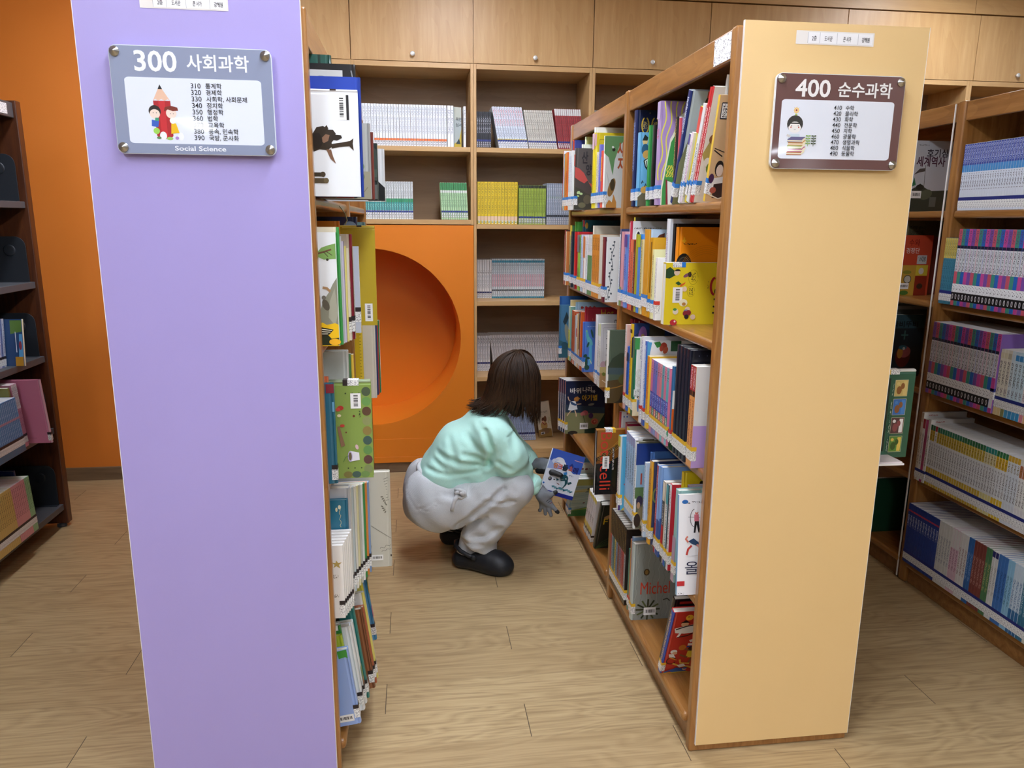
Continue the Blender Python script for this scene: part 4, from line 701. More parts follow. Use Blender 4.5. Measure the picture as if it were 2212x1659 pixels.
# middle shelf, near bay
fill_row(.742, 1, SZ[2], [
 (2.660, .026, .31, '#8C2230', '#8C2230', 'dark red book half hidden at the far end', dict(off=.05, lab=None, art=[('e', .05, .3, .004, .004, '#D8C0A0')])),
 (2.545, .018, .306, '#E4DAD4', '#E8B8A8', 'pale pink and white narrow book', dict(lab='r', hard=False, sart=[(.0, .19, '#E0A898'), T('#E4DAD4', '#A05A5A', .2, .29)])),
 (2.510, .024, .232, '#2F63C0', '#2F63C0', 'short royal-blue book', dict(lab='y', sart=[(.18, .21, '#23264E'), T('#2F63C0', '#1C3A7A', .06, .17)])),
 (2.478, .022, .318, '#EAC02A', '#20396E', 'yellow-spined cover with a lilac-haired woman', dict(lab='y', d=.2, sart=[('.', '.', '.') if 0 else (.285, .298, '#2A2418'), T('#EAC02A', '#6A5218', .07, .26)], art=[('p', [(0, .27), (.06, .3), (.2, .29), (.2, .2), (0, .2)], '#17294A'), ('e', .065, .268, .028, .042, '#8A5C9C'), ('p', [(.04, .27), (.09, .27), (.1, .15), (.03, .15)], '#8A5C9C'), ('e', .065, .262, .015, .022, '#B89A5E'), ('p', [(.055, .245), (.075, .245), (.08, .2), (.05, .2)], '#B89A5E'), ('l', [(.058, .265), (.062, .265)], .003, '#3A2C1C'), ('l', [(.068, .265), (.072, .265)], .003, '#3A2C1C'), ('l', [(.061, .25), (.069, .25)], .002, '#6A2C2C'), ('e', .13, .25, .02, .014, '#D8B83A', 20), ('r', .105, .2, .2, .317, '#3E3420')])),
 (2.440, .022, .276, '#2F7F5C', '#E9ECE8', 'white and green cover with lace flowers', dict(lab='y', d=.2, sart=[(.0, .275, '#2E7456')], art=[('r', 0, .235, .03, .275, '#3F9A4E')]+[('l', ell(.045, .26, .014-.004*k, .014-.004*k, 12, 0, 360), .0008, '#A8AC9A') for k in range(3)]+[('l', ell(.035, .12+.03*j, .022-.006*k, .016-.004*k, 12, 0, 360), .0008, '#B8B49A') for k in range(3) for j in range(2)]+[('i', .004, .07, .06, .095, '#E9ECE8', '#A8ACA4'), ('r', 0, 0, .2, .05, '#E3D4B0'), ('e', .036, .04, .009, .026, '#5C7CB4'), ('e', .036, .067, .011, .004, '#3A3432'), ('e', .036, .063, .005, .006, '#D8B898'), ('i', .035, .2, .042, .25, '#E9ECE8', '#6A7A9C')])),
 (2.350, .016, .292, '#EDEDF0', '#E6E6EA', 'white narrow book with blue writing', dict(lab='r', hard=False, sart=[T('#EDEDF0', '#4A66B0', .06, .28)])),
 (2.310, .022, .284, '#4470C8', '#E9EBEE', 'blue and white cover with painted flowers', dict(lab='r', d=.2, sart=[T('#E9EBEE', '#3A66C4', .06, .27), (.0, .05, '#2F56B0')], art=[('p', [(.004, .282), (.03, .28), (.02, .24), (.006, .22)], '#4A9ACC'), ('p', [(.04, .28), (.075, .283), (.09, .268), (.06, .262)], '#3E8A44'), ('e', .1, .268, .018, .012, '#B8402E', 20), ('e', .11, .254, .014, .012, '#C65A3C', -20), ('e', .086, .26, .012, .01, '#C0503A'), ('e', .07, .215, .003, .003, '#20202A'), ('r', .14, .25, .2, .284, '#2F5A3A')])),
 (2.275, .020, .24, '#EE9A2A', '#F0C43A', 'orange and yellow narrow book', dict(lab='y', hard=False, sart=[(.0, .1, '#F2CF5A'), T('#EE9A2A', '#A03A24', .06, .22)])),
]+[(2.232-.0215*k, .02, .238, c, '#D9769A' if k == 7 else '#E8E4E0', 'numbered comic volume with blue middle band, '+n, dict(lab='y', hard=False, group='numbered comic volumes', d=.165, pages=PAGEW, sart=[(.2, .237, c2), T(c2, '#3A2C3C', .195, .23), (.135, .195, c3), (.085, .135, '#3A4CB0'), T('#3A4CB0', '#AEB8EC', .09, .132), (.06, .085, '#3A8C62' if k % 2 else '#D2543C'), T('#3A8C62' if k % 2 else '#D2543C', '#F0E0D4', .062, .084)],
    art=[('r', 0, 0, .165, .237, '#DE7C9C'), ('e', .045, .215, .03, .022, '#F0D8C8'), ('e', .05, .225, .028, .014, '#6A3A2C'), ('e', .06, .16, .02, .01, '#F4EDE8'), ('p', [(.01, .14), (.03, .155), (.03, .13)], '#2C1E24'), ('e', .03, .09, .012, .016, '#8AA43A'), ('e', .02, .04, .02, .014, '#3E9A6A')] if k == 7 else ()))
    for k, (n, c, c2, c3) in enumerate(zip(('farthest', 'second', 'third', 'fourth', 'fifth', 'sixth', 'seventh', 'nearest with pink cover'), ('#D9849C', '#8C7CC0', '#7E8CC8', '#C88AB0', '#E09A9A', '#7CBCC4', '#E28CA8', '#78B8C8'), ('#E08CA8', '#8A7AC8', '#7A86CC', '#D88AA4', '#E89CA8', '#72B0C0', '#E88CA8', '#7CC0CC'), ('#D878A0', '#8070C4', '#6E7EC6', '#D07CA0', '#E0848C', '#5FA8B8', '#E07C9C', '#6CB4C2')))]
 +[(2.045, .020, .252, '#2F6C9C', '#DFE6DC', 'blue-spined book with an orange-banded cover', dict(lab='r', art=[('r', .0, .05, .17, .125, '#E06A28'), ('r', 0, 0, .17, .05, '#5FA83C'), ('r', 0, .125, .17, .18, '#EDEDE8'), ('e', .02, .015, .03, .02, '#24402A')]))]
 +[(2.006-.0265*k, .025, .328, '#151A2C', '#10131F', 'starry black-blue volume, '+n, dict(lab='y', d=.2, group='starry black-blue volumes', pages=PAGEW, sart=[T('#151A2C', '#1C2238', .06, .3)], art=[('e', .02+.013*((j*7) % 11), .04+.022*((j*5) % 13), .0009, .0009, '#C8D4F0') for j in range(26)])) for k, n in enumerate(('farthest', 'second', 'third', 'nearest'))]
 +[(1.893-.02*k, .019, .284, '#E39A54', '#DAD8D4', 'orange volume with dark red head, '+n, dict(lab='y', hard=False, d=.17, sart=[(.215, .283, '#A8283C'), (.2, .215, '#241E20'), T('#A8283C', '#EBC8C8', .22, .278), T('#E39A54', '#8A3A2C', .06, .19)], art=[('r', 0, 0, .17, .12, '#B89AD0'), ('e', .1, .19, .02, .016, '#8C3A2C'), ('t', '훔', .085, .2, .05, '#C04A30', dict(bold=.05))] if k else ())) for k, n in enumerate(('far', 'near'))],
 ', middle near shelf, peach bookcase', lab='y')
# fourth shelf: far bay holds one short stack of copies
for k, n in enumerate(('farthest', 'second', 'third', 'nearest, cover in view')):
    make_book((.706+.006*k, 3.575-.0245*k, SZ[3]+.0005), 1, .2, .023, .268, '#DADCE0', '#1C2746', 'night-blue book of a running girl, '+n+' copy on the fourth shelf', group='copies of the night-blue girl book', lab='y', hard=False, labz=.02, pages=PAGEW,
      sart=[(.2, .267, '#8C2C30'), T('#DADCE0', '#4A4E66', .07, .19)], art=() if k < 3 else [('p', [(0, 0), (.2, 0), (.2, .1), (.1, .13), (0, .14)], '#8C8C62'), ('p', [(0, .11), (.2, .1), (.2, .13), (.0, .15)], '#2F4458'), ('t', '바위', .022, .208, .03, '#F0EDE6', dict(bold=.02, width=.055)), ('t', '나리', .085, .212, .03, '#F0EDE6', dict(bold=.02, width=.045)), ('t', '와', .133, .206, .018, '#F0EDE6'), ('t', '아기별', .082, .17, .032, '#E4B93C', dict(bold=.02, width=.078)), ('i', .11, .243, .16, .246, '#1C2746', '#8A92B0'),
        ('p', [(.024, .165), (.05, .168), (.062, .125), (.03, .118), (.014, .122)], '#EDF0F2'), ('e', .055, .176, .013, .012, '#B8763C'), ('p', [(.043, .18), (.06, .19), (.074, .178), (.056, .17)], '#C98840'), ('l', [(.03, .16), (.016, .175), (.012, .19)], .005, '#E8C2A0'), ('l', [(.055, .15), (.08, .152)], .005, '#E8C2A0'), ('l', [(.03, .12), (.014, .1), (.01, .092)], .005, '#E8C2A0'), ('l', [(.048, .12), (.055, .1), (.056, .088)], .005, '#E8C2A0'), ('p', [(.02, .17), (.06, .148), (.05, .143), (.03, .15)], '#3A5A88'),
        ('e', .1, .105, .016, .013, '#C4646C'), ('e', .088, .1, .012, .01, '#D47C7C'), ('e', .15, .06, .018, .016, '#D4745C'), ('e', .148, .058, .011, .01, '#B4503C'), ('e', .15, .06, .005, .005, '#E29A7C'), ('e', .13, .09, .012, .014, '#5A3A6C'), ('p', [(.1, .02), (.16, .03), (.2, .1), (.2, 0), (.1, 0)], '#22382C'), ('l', [(.09, .095), (.1, .06), (.12, .03)], .003, '#3A5A34'), ('e', .04, .005, .025, .01, '#2A2824'), ('b', .075, .022, .042, .032, 0), ('e', .13, .148, .016, .006, '#8A8C84', 10)])
# fourth shelf, near bay
make_book((.672, 2.655, SZ[3]+.0005), 1, .2, .026, .262, '#9A6A34', '#141214', 'black and amber cover with red script sticking out, fourth shelf of the peach bookcase', up=True, lab='y', labz=.035, hard=True, coat=.5, rough=.2, art=[
    ('p', [(.003, .15), (.08, .2), (.2, .24), (.2, .259), (.003, .259)], '#9A6226'), ('p', [(.003, .135), (.05, .155), (.1, .2), (.2, .26), (.2, .245), (.12, .17), (.06, .135), (.003, .125)], '#7A4A1C')]+[('l', [(.006, .14+.006*k), (.06, .165+.006*k), (.1, .2+.007*k)], .0018, '#C08A3A') for k in range(5)]
    +[('t', 'Botticelli', .018, .25, .062, '#D0402C', dict(rot=-90, bold=.0, width=.23)), ('b', .027, .105, .026, .05, 1), ('i', .065, .1, .072, .19, '#141214', '#C8C4C0')])
fill_row(.74, 1, SZ[3], [
 (2.690, .010, .335, '#C33A44', '#E6E6EA', 'white speckled book with red edge, standing back', dict(off=.03, lab=None, art=[('e', .03+.02*(k % 5), .3+.012*(k % 3), .004, .004, ('#2F63C0', '#C33A44', '#D8B82A')[k % 3]) for k in range(9)])),
 (2.605, .03, .295, '#9C2A4A', '#9C2A4A', 'dark pink book standing back', dict(off=.035, lab='y', up=False)),
]+[(2.578-.0135*k, .012, .29, '#E6DC5A', '#E9E4C4', 'thin pale-yellow volume standing back, '+n, dict(off=.03, lab=None, hard=False, group='thin pale-yellow volumes')) for k, n in enumerate(('farthest', 'second', 'third', 'nearest'))]
 +[(2.492, .028, .28, '#E9E9E4', '#4FA8D0', 'sky-blue cover with coloured triangles', dict(d=.2, off=-.02, sart=[(.24, .28, '#D8CC3A'), T('#E9E9E4', '#8A4A5A', .07, .2)], art=[('p', [(.05, .18), (.068, .19), (.06, .172)], '#B03A6A'), ('p', [(.03, .1), (.05, .108), (.045, .09)], '#C43A3A'), ('p', [(.035, .07), (.06, .085), (.06, .065)], '#2F5AB0'), ('p', [(.02, 0), (.05, .02), (.05, 0)], '#E6C83A'), ('e', .06, .14, .006, .006, '#E6E8E8'), ('r', 0, 0, .012, .02, '#4A2C7A'), ('e', .05, .04, .006, .006, '#B03A6A')]))]
 +[(2.462-.026*k, .024, .305-.002*k, '#A9C4E4', '#DCDEE4', 'lilac-blue volume with black lettering, '+n, dict(hard=False, d=.19, group='lilac-blue volumes', pages=PAGEW, sart=[(.27, .302, '#9C96C8'), T('#A9C4E4', '#23283A', .13, .24), T('#A9C4E4', '#5A76A4', .24, .27)])) for k, n in enumerate(('farthest', 'second', 'third', 'nearest'))]
 +[(2.352, .016, .314, '#E8E9EC', '#E4E6EA', 'white book with a framed picture at its head', dict(d=.19, off=.005, lab=None, art=[('r', .02, .25, .09, .31, '#3A2C18'), ('r', .028, .255, .082, .305, '#B08A3A'), ('r', .038, .262, .07, .298, '#ECEBE4'), ('e', .054, .28, .008, .012, '#22242C')])),
 (2.322, .018, .31, '#E9ECEF', '#6A6A54', 'white-spined cover with painted figures', dict(d=.19, off=-.012, sart=[T('#E9ECEF', '#50545E', .07, .27)], art=[('r', 0, .23, .19, .305, '#233C84'), ('r', .004, .15, .19, .23, '#8FB2CC'), ('r', .03, .16, .04, .2, '#B04A3A'), ('r', 0, .11, .19, .15, '#5E7A4A'), ('e', .03, .1, .02, .02, '#3A3048'), ('e', .025, .085, .01, .012, '#C49A74'), ('e', .045, .05, .025, .03, '#8C7C5A'), ('e', .02, .03, .02, .025, '#3A2C24'), ('e', .06, .02, .02, .015, '#C8B89A')])),
 (2.250, .016, .26, '#D8E4F2', '#C9DCEE', 'thin white and blue paperback', dict(hard=False, sart=[T('#D8E4F2', '#3A66B4', .06, .25)])),
 (2.236, .01, .30, '#3E68A8', '#4A76B8', 'blue book with a white ring on its spine', dict(off=.01, lab=None, d=.19)),
 (2.190, .030, .284, '#E3A736', '#26345E', 'amber-spined cover with a moonlit figure', dict(d=.2, sart=[T('#E3A736', '#7A5A1C', .1, .26)], art=[('l', [(.03, .28), (.05, .27), (.055, .255), (.04, .27)], .003, '#D8CFAA'), ('e', .03, .17, .02, .026, '#7C8C4A'), ('e', .036, .17, .017, .022, '#26345E'), ('p', [(.05, .16), (.06, .19), (.066, .12), (.045, .115)], '#E4E2C4'), ('p', [(.02, 0), (.04, .05), (.06, .06), (.09, .03), (.09, 0)], '#8C98A4')])),
 (2.128, .014, .292, '#A82434', '#9CBCE8', 'thin dark-red-spined book with blue cover', dict(hard=False, sart=[T('#A82434', '#E8B8B8', .1, .27)])),
 (2.096, .026, .296, '#7FA6E0', '#86AEE8', 'light blue book with navy lower half', dict(sart=[(.0, .12, '#3A5AA0')], art=[('r', 0, 0, .17, .13, '#3A5C9C'), ('r', .01, .13, .17, .295, '#8CB4EA')])),
 (2.058, .020, .262, '#26262A', '#E8DCC4', 'black and cream paperback', dict(hard=False, sart=[(.2, .26, '#E8DCC4'), (.05, .12, '#C22A30'), T('#26262A', '#D8D8DC', .12, .19)])),
 (2.030, .018, .262, '#3E9CA4', '#3A3E46', 'teal-headed book with diamond pattern', dict(hard=False, sart=[(.0, .2, '#E6E9EC'), T('#E6E9EC', '#24303C', .06, .2), (.0, .04, '#2F5AB4')])),
 (2.004, .016, .274, '#E8EAEC', '#C02838', 'white-spined book with rose lettering', dict(hard=False, sart=[T('#E8EAEC', '#9A2C3C', .06, .26)])),
 (1.985, .014, .318, '#D8B818', '#E6C81C', 'large plain yellow book at the back', dict(off=.025, lab=None, d=.2, art=[('p', rrect(.09, .272, .14, .29, .008), '#2A2418')])),
 (1.955, .02, .285, '#9A8CC4', '#C8BCE0', 'violet marbled book peeping over the teal cover', dict(off=.035, lab=None, d=.19)),
 (1.926, .026, .284, '#9CC8C4', '#9FCBC6', 'teal cover with cloud, music note and THE', dict(d=.215, us=1, off=-.008, labz=.025, sart=[(.0, .14, '#B49AB0')], art=[('r', .004, .09, .215, .115, '#E9E0C0'), ('r', .004, 0, .215, .09, '#C3A4B8'), ('e', .06, .19, .03, .02, '#EAF2F2'), ('e', .035, .18, .02, .014, '#EAF2F2'), ('e', .08, .178, .025, .014, '#EAF2F2'), ('t', 'THE', .05, .25, .03, '#C9E0DC', dict(rot=35)), ('l', [(.038, .235), (.04, .25), (.048, .246)], .002, '#2A3438'), ('e', .036, .234, .004, .003, '#2A3438'), ('p', [(.03, .13), (.045, .14), (.04, .095), (.02, .095)], '#E3CE7A'), ('r', .03, .05, .042, .07, '#8C7A90'), ('r', .03, .03, .042, .042, '#8C7A90'), ('r', .05, .05, .06, .065, '#E2CE8A'), ('r', .004, .0, .215, .03, '#3A5A4C'), ('i', .04, .178, .065, .195, '#EAF2F2', '#56686C')])),
 (1.882, .018, .256, '#C9643C', '#EDEBE8', 'white cover with terracotta head and red title', dict(d=.2, hard=False, sart=[T('#C9643C', '#F0D8CC', .06, .24)], art=[('r', 0, .212, .2, .255, '#C9683F'), ('t', '주거니', .035, .152, .032, '#C03A30', dict(width=.075, bold=.02)), ('i', .035, .195, .09, .2, '#EDEBE8', '#5A5A5E'), ('r', .035, .142, .062, .148, '#C03A30'), ('r', .055, .13, .062, .148, '#C03A30')])),
], ', fourth near shelf, peach bookcase', lab='y')
make_book((.716, 1.852, SZ[3]+.0005), 1, .2, .012, .292, '#7FB0D8', '#F2F3F6', 'white sports cover with archer and wrestler, at the front of the fourth shelf', hard=False, lab=None, tilt=-5, art=[
    ('e', .018, .272, .009, .006, '#2F6FB8'), ('p', [(.022, .268), (.034, .266), (.03, .27)], '#26323C'), ('i', .038, .268, .085, .273, '#F2F3F6', '#5A5A60'), ('l', ell(.048, .225, .014, .026, 12, 100, 260), .0015, '#2A2E34'), ('l', [(.028, .228), (.062, .226)], .001, '#2A2E34'), ('e', .052, .24, .005, .005, '#D87A6A'), ('e', .052, .243, .005, .003, '#EDEDED'), ('p', [(.045, .235), (.058, .235), (.06, .215), (.046, .215)], '#D8788A'),
    ('p', [(.047, .215), (.059, .215), (.064, .182), (.059, .182), (.053, .205), (.05, .182), (.045, .182)], '#1E2024'), ('p', [(.03, .158), (.045, .166), (.062, .152), (.058, .142), (.04, .15)], '#2F4C6E'), ('l', [(.03, .155), (.022, .165), (.028, .172)], .005, '#D87A6A'), ('l', [(.04, .145), (.03, .135), (.026, .118)], .006, '#C8443C'), ('l', [(.055, .148), (.07, .13), (.074, .122)], .005, '#E09A8C'), ('e', .069, .136, .006, .006, '#4A3A38'), ('l', [(.06, .155), (.072, .16)], .004, '#E09A8C'), ('l', [(.04, .115), (.072, .117)], .0012, '#C8C8CC'),
    ('t', '올림픽', .022, .064, .042, '#23284A', dict(bold=.0, width=.125)), ('r', .0, .028, .022, .042, '#C42A34'), ('i', .004, .003, .022, .008, '#F2F3F6', '#3A3A40')])
# bottom shelf
for k, n in enumerate(('far', 'middle', 'near, cover in view')):
    make_book((.712, 3.372-.023*k, SZ[4]+.0005), 1, .205, .02, .232, '#A8BCC0', '#9DB0A4', 'green and grey painted field cover leaning on the bottom shelf, '+n+' copy', group='painted field covers', tilt=21, lab='b', labz=.015, pages=PAGEW, art=() if k < 2 else
      [('p', [(0, 0), (.205, 0), (.205, .05), (.1, .06), (0, .035)], '#3E7A44'), ('p', [(0, .035), (.1, .055), (.205, .09), (.205, .05), (.1, .045)], '#8A9A44'), ('p', [(0, .15), (.205, .165), (.205, .185), (0, .165)], '#B8AE6C'), ('p', [(0, .195), (.205, .19), (.205, .23), (0, .23)], '#A3A054')]+[('l', wav(.0, .06+.017*j, .205, .075+.016*j, .003, 14, 1.5, j), .002, ('#C3CFC8', '#7E9A98', '#B8C0A0')[j % 3]) for j in range(8)]+[('t', '토토', .075, .155, .03, '#2A3A3C', dict(width=.08)), ('r', .07, .148, .15, .1495, '#2A3A3C'), ('e', .07, .085, .006, .003, '#6A3A2A', 30)])
make_book((.745, 3.40, SZ[4]+.0005), 1, .2, .016, .285, '#DDD6C4', '#E2DCCB', 'cream book leaning behind the painted field covers', lab=None, tilt=20, art=[('e', .03, .26, .007, .006, '#8A4A3C'), ('e', .05, .258, .007, .006, '#8A4A3C'), ('i', .06, .255, .12, .262, '#E2DCCB', '#8A8478')])
make_book((.745, 3.43, SZ[4]+.0005), 1, .19, .016, .31, '#6FA4C0', '#7FB4D0', 'pale-blue book leaning at the back of the bottom shelf', lab=None, tilt=20)
for k, n in enumerate(('farthest', 'second', 'third', 'nearest')):
    make_book((.752, 3.13-.036*k, SZ[4]+.0005), 1, .18, .03, .25, '#E6E3E6', '#ECEAEC', 'white leaning volume with yellow foot on the bottom shelf, '+n, group='white leaning volumes with yellow feet', tilt=23, lab='k', hard=False, labz=.0, sart=[(.04, .07, '#E3CB3A'), T('#E6E3E6', '#4A3034', .1, .14), (.225, .249, '#E3CB3A'), T('#E6E3E6', '#B0AAB4', .15, .22)])
make_book((.752, 2.955, SZ[4]+.0005), 1, .185, .028, .265, '#26302A', '#1C2420', 'black leaf-patterned cover leaning against the divider, bottom shelf', tilt=24, lab=None, art=[('t', 'F', .022, .15, .05, '#D8B42A', dict(bold=0)), ('e', .04, .195, .02, .01, '#B08A5E', 20), ('e', .11, .12, .016, .02, '#8C4A50', -20)]+[('l', [(.005, .0), (.03+.01*k, .04-.004*k), (.07+.014*k, .07-.014*k)], .003, '#3E5A34') for k in range(5)]+[('e', .05, .24, .02, .006, '#4E6A3A', 60), ('e', .08, .23, .02, .006, '#4E6A3A', 100), ('l', ell(.075, .06, .006, .005, 10, 0, 360), .0015, '#D8D4C8')])
for k, c in enumerate(('#C2544E', '#8FA0B4', '#3E8C8E', '#C9B45A', '#7C9CC4', '#9C5A54', '#8C7C94', '#B8626E', '#C23C3A', '#A09CA4')):
    make_book((.748, 2.655-.0215*k, SZ[4]+.0005), 1, .17, .0205, .30, '#2A211C', '#2C2420', 'black-headed volume in the dark mixed row on the bottom shelf, %s one' % ('farthest second third fourth fifth sixth seventh eighth ninth nearest'.split()[k]), group='black-headed volumes on the bottom shelf', lab='y', hard=False, sart=[(.03, .2, c), T('#2A211C', '#8C7440', .2, .29), T(c, '#3A2A28', .07, .19)])
fill_row(.752, 1, SZ[4], [
 (2.425, .012, .24, '#3E7A6C', '#4E8C7C', 'green-blue narrow book', dict(hard=False, lab='r')),
 (2.408, .012, .285, '#C98C54', '#8C6A8C', 'brown-orange narrow book', dict(hard=False, lab='r')),
 (2.392, .012, .30, '#7C9CC4', '#8CAACC', 'slate-blue narrow book', dict(hard=False, lab='r')),
 (2.352, .032, .292, '#B8C4C0', '#8F938C', 'large grey textured cover with red lettering', dict(lab='y', d=.22, us=1, off=-.008, labz=.025, art=[('l', wav(.01+.02*k, .01, .02+.02*k, .28, .004, 16, 5, k*1.3), .0015, ('#A4A8A0', '#7C8078')[k % 2]) for k in range(10)]+[('e', .05, .185, .011, .013, '#4A3A24'), ('e', .05, .185, .006, .009, '#8C6C3A'), ('t', 'Michel', .03, .1, .068, '#C8432C', dict(width=.108, bold=0))]+[('l', [(.06, .04), (.06+.045*math.cos(j*.52), .04+.04*math.sin(j*.52))], .006, ('#3A3E28', '#56603A', '#2C3420')[j % 3]) for j in range(12)]+[('b', .045, .018, .045, .03, 0), ('l', [(.12, .19), (.14, .195), (.13, .18)], .004, '#3A362C'), ('l', [(.115, .075), (.13, .08), (.14, .07)], .004, '#33352A')])),
], ', bottom near shelf, peach bookcase')
make_book((.744, 2.03, SZ[4]+.0005), 1, .205, .022, .275, '#3050B4', '#C2352A', 'red cover crowded with cartoon athletes, leaning on the bottom shelf', tilt=19, lab='y', labz=.01, sart=[T('#3050B4', '#E6C84A', .05, .26)], art=[
    ('e', .055, .25, .012, .012, '#E9B83A'), ('e', .052, .253, .002, .002, '#222222'), ('e', .045, .222, .012, .01, '#E2B48C'), ('p', [(.03, .228), (.045, .24), (.062, .228)], '#1E1A1C'), ('p', [(.015, .205), (.05, .215), (.1, .225), (.12, .2), (.09, .185), (.05, .18), (.02, .185)], '#EDEBE6'), ('l', [(.02, .2), (.05, .212), (.1, .222)], .005, '#1E1A1C'), ('l', [(.04, .19), (.03, .165)], .007, '#EDEBE6'), ('l', [(.08, .188), (.09, .165)], .007, '#EDEBE6'), ('l', [(.03, .165), (.06, .17), (.09, .19)], .004, '#1E1A1C'),
    ('t', '스', .07, .125, .06, '#ECE6DC', dict(bold=.05)), ('l', [(.068, .12), (.13, .115)], .007, '#2F4FA8'), ('e', .055, .117, .012, .012, '#D07A2E'), ('e', .085, .11, .011, .012, '#3A241A'), ('l', [(.064, .112), (.08, .1)], .006, '#8A5A3A'), ('p', [(.075, .1), (.1, .1), (.1, .068), (.072, .07)], '#E4C83A'), ('l', [(.078, .07), (.062, .078), (.052, .084)], .007, '#8A5A3A'), ('l', [(.095, .07), (.085, .045)], .007, '#8A5A3A'),
    ('e', .03, .1, .011, .009, '#EDEBE6'), ('e', .034, .093, .008, .007, '#E2B48C'), ('p', [(.015, .09), (.03, .09), (.04, .072), (.02, .07)], '#EDEBE6'), ('l', ell(.028, .058, .015, .015, 16, 0, 360), .003, '#1E1A1C'), ('l', [(.02, .075), (.045, .06)], .004, '#E0922E'), ('l', [(.055, .062), (.06, .045), (.09, .04)], .007, '#E2B048'), ('l', [(.035, .045), (.06, .03), (.085, .028), (.1, .02)], .007, '#E2B048'), ('p', [(.05, .035), (.07, .042), (.08, .03), (.06, .024)], '#EDEBE6'),
    ('p', [(.025, .012), (.05, .024), (.075, .018), (.085, .006), (.04, .002)], '#2F5A9C'), ('e', .078, .016, .007, .006, '#E2B48C'), ('e', .079, .02, .007, .004, '#2F5A9C'), ('l', [(.03, .012), (.012, .004)], .006, '#2F5A9C'), ('l', [(.01, .002), (.09, .0035)], .0025, '#E9D23A')])
make_book((.76, 2.078, SZ[4]+.0005), 1, .2, .018, .295, '#1E1A1C', '#1C181A', 'black and red book leaning behind the athletes cover', tilt=19, lab=None, art=[('r', .02, .275, .2, .285, '#C2352A')])
# ---------------------------------------------------------------- books on the lavender bookcase (backs and edges seen from the aisle)
def row_left(x, z, rows, suffix):
    for i, r_ in enumerate(rows):
        Y, t, xs, h, sp, cv, desc = r_[:7]; o = dict(r_[7]) if len(r_) > 7 else {}
        nxt = rows[i+1][0] if i+1 < len(rows) else 9
        if not o.pop('free', 0): t = min(t, nxt-Y-.001)
        o.setdefault('lab', None); o.setdefault('labz', .02)
        make_book((xs, Y, z+.0004+o.pop('dz', 0)), -1, o.pop('d', .2), t, h, sp, cv, desc+suffix, **o)
row_left(0, SZ[0], [
 (1.852, .022, -.124, .240, '#E9EDF0', '#EDF1F4', 'white sideways cover with dark horned beasts', dict(up=True, art=[
    ('b', -.048, .172, .022, .055, 1), ('r', -.026, .172, -.02, .227, '#2A2A2C'), ('r', -.062, .236, -.048, .2398, '#3A2A28'),
    ('p', [(-.105, .14), (-.095, .155), (-.08, .158), (-.068, .15), (-.058, .15), (-.052, .142), (-.055, .13), (-.062, .122), (-.062, .112), (-.072, .104), (-.09, .106), (-.105, .1)], '#33291F'), ('p', [(-.075, .14), (-.066, .138), (-.07, .125), (-.08, .12), (-.088, .128)], '#8C6A54'), ('p', [(-.062, .14), (-.04, .138), (-.038, .132), (-.05, .126), (-.062, .128)], '#2C241C'),
    ('p', [(-.065, .118), (-.04, .122), (-.02, .126), (-.012, .132), (-.014, .12), (-.012, .104), (-.022, .114), (-.045, .112), (-.062, .108)], '#3A2E22'), ('p', [(-.075, .106), (-.066, .085), (-.054, .074), (-.06, .09), (-.064, .106)], '#7C5A44'), ('e', -.095, .125, .012, .018, '#241C16'), ('p', [(-.072, .16), (-.068, .152), (-.082, .15)], '#3A2E22'),
    ('r', -.105, .045, -.085, .054, '#3E3426'), ('r', -.105, .03, -.078, .041, '#574A34'), ('e', -.085, .05, .006, .006, '#4A3E2C'), ('e', -.078, .036, .006, .006, '#6A5C40')])),
 (1.884, .018, -.118, .272, '#1F3E9E', '#2444A8', 'royal-blue edged book behind the white sideways cover'),
 (1.906, .020, -.130, .304, '#17181A', '#1B1C1E', 'large black book with a grey picture block', dict(art=[('r', -.105, .245, -.03, .29, '#C9CAC6'), ('e', -.08, .265, .02, .012, '#8C8E8A'), ('r', -.06, .24, -.042, .275, '#2A2C30'), ('l', [(-.01, .29), (-.004, .26)], .003, '#8A8C8E')])),
 (1.930, .022, -.188, .328, '#1E4A40', '#22544A', 'tallest dark green book', dict(art=[('r', -.03, .30, -.024, .328, '#15362F')])),
 (1.962, .014, -.148, .232, '#B03A34', '#B03A34', 'thin brick-red book'),
 (1.985, .014, -.142, .205, '#2F3A34', '#2F3A34', 'thin dark green-black book'),
 (2.050, .026, -.108, .190, '#A8AAA8', '#B9BCB8', 'grey cover with a plant photograph', dict(art=[('r', -.06, .0, -.002, .07, '#A9A48C'), ('e', -.035, .055, .018, .016, '#5E7A4A', 20), ('e', -.03, .085, .014, .01, '#7C9A5E', -30), ('e', -.045, .075, .012, .01, '#6A8C54'), ('l', [(-.045, .01), (-.02, .04)], .002, '#7A745A'), ('l', [(-.03, .005), (-.01, .03)], .002, '#8C866A')])),
 (2.082, .014, -.102, .172, '#7A3A34', '#7C5A4A', 'thin wine-red edged book'),
 (2.120, .026, -.094, .148, '#33403C', '#2F3A40', 'dark landscape book', dict(art=[('p', [(-.06, .13), (-.02, .147), (-.002, .13), (-.002, .05), (-.06, .06)], '#3E4A44'), ('r', -.06, .06, -.002, .08, '#4E5E54'), ('r', -.06, .002, -.002, .04, '#6A6E6A')])),
 (2.300, .024, -.082, .150, '#E6EAEC', '#E2E6E9', 'white cover with a black corner', dict(art=[('r', -.03, .105, -.024, .128, '#2A2A2C'), ('p', [(-.05, .002), (-.001, .002), (-.001, .04), (-.02, .058), (-.05, .06)], '#1F2022')])),
], ', top shelf, lavender bookcase')
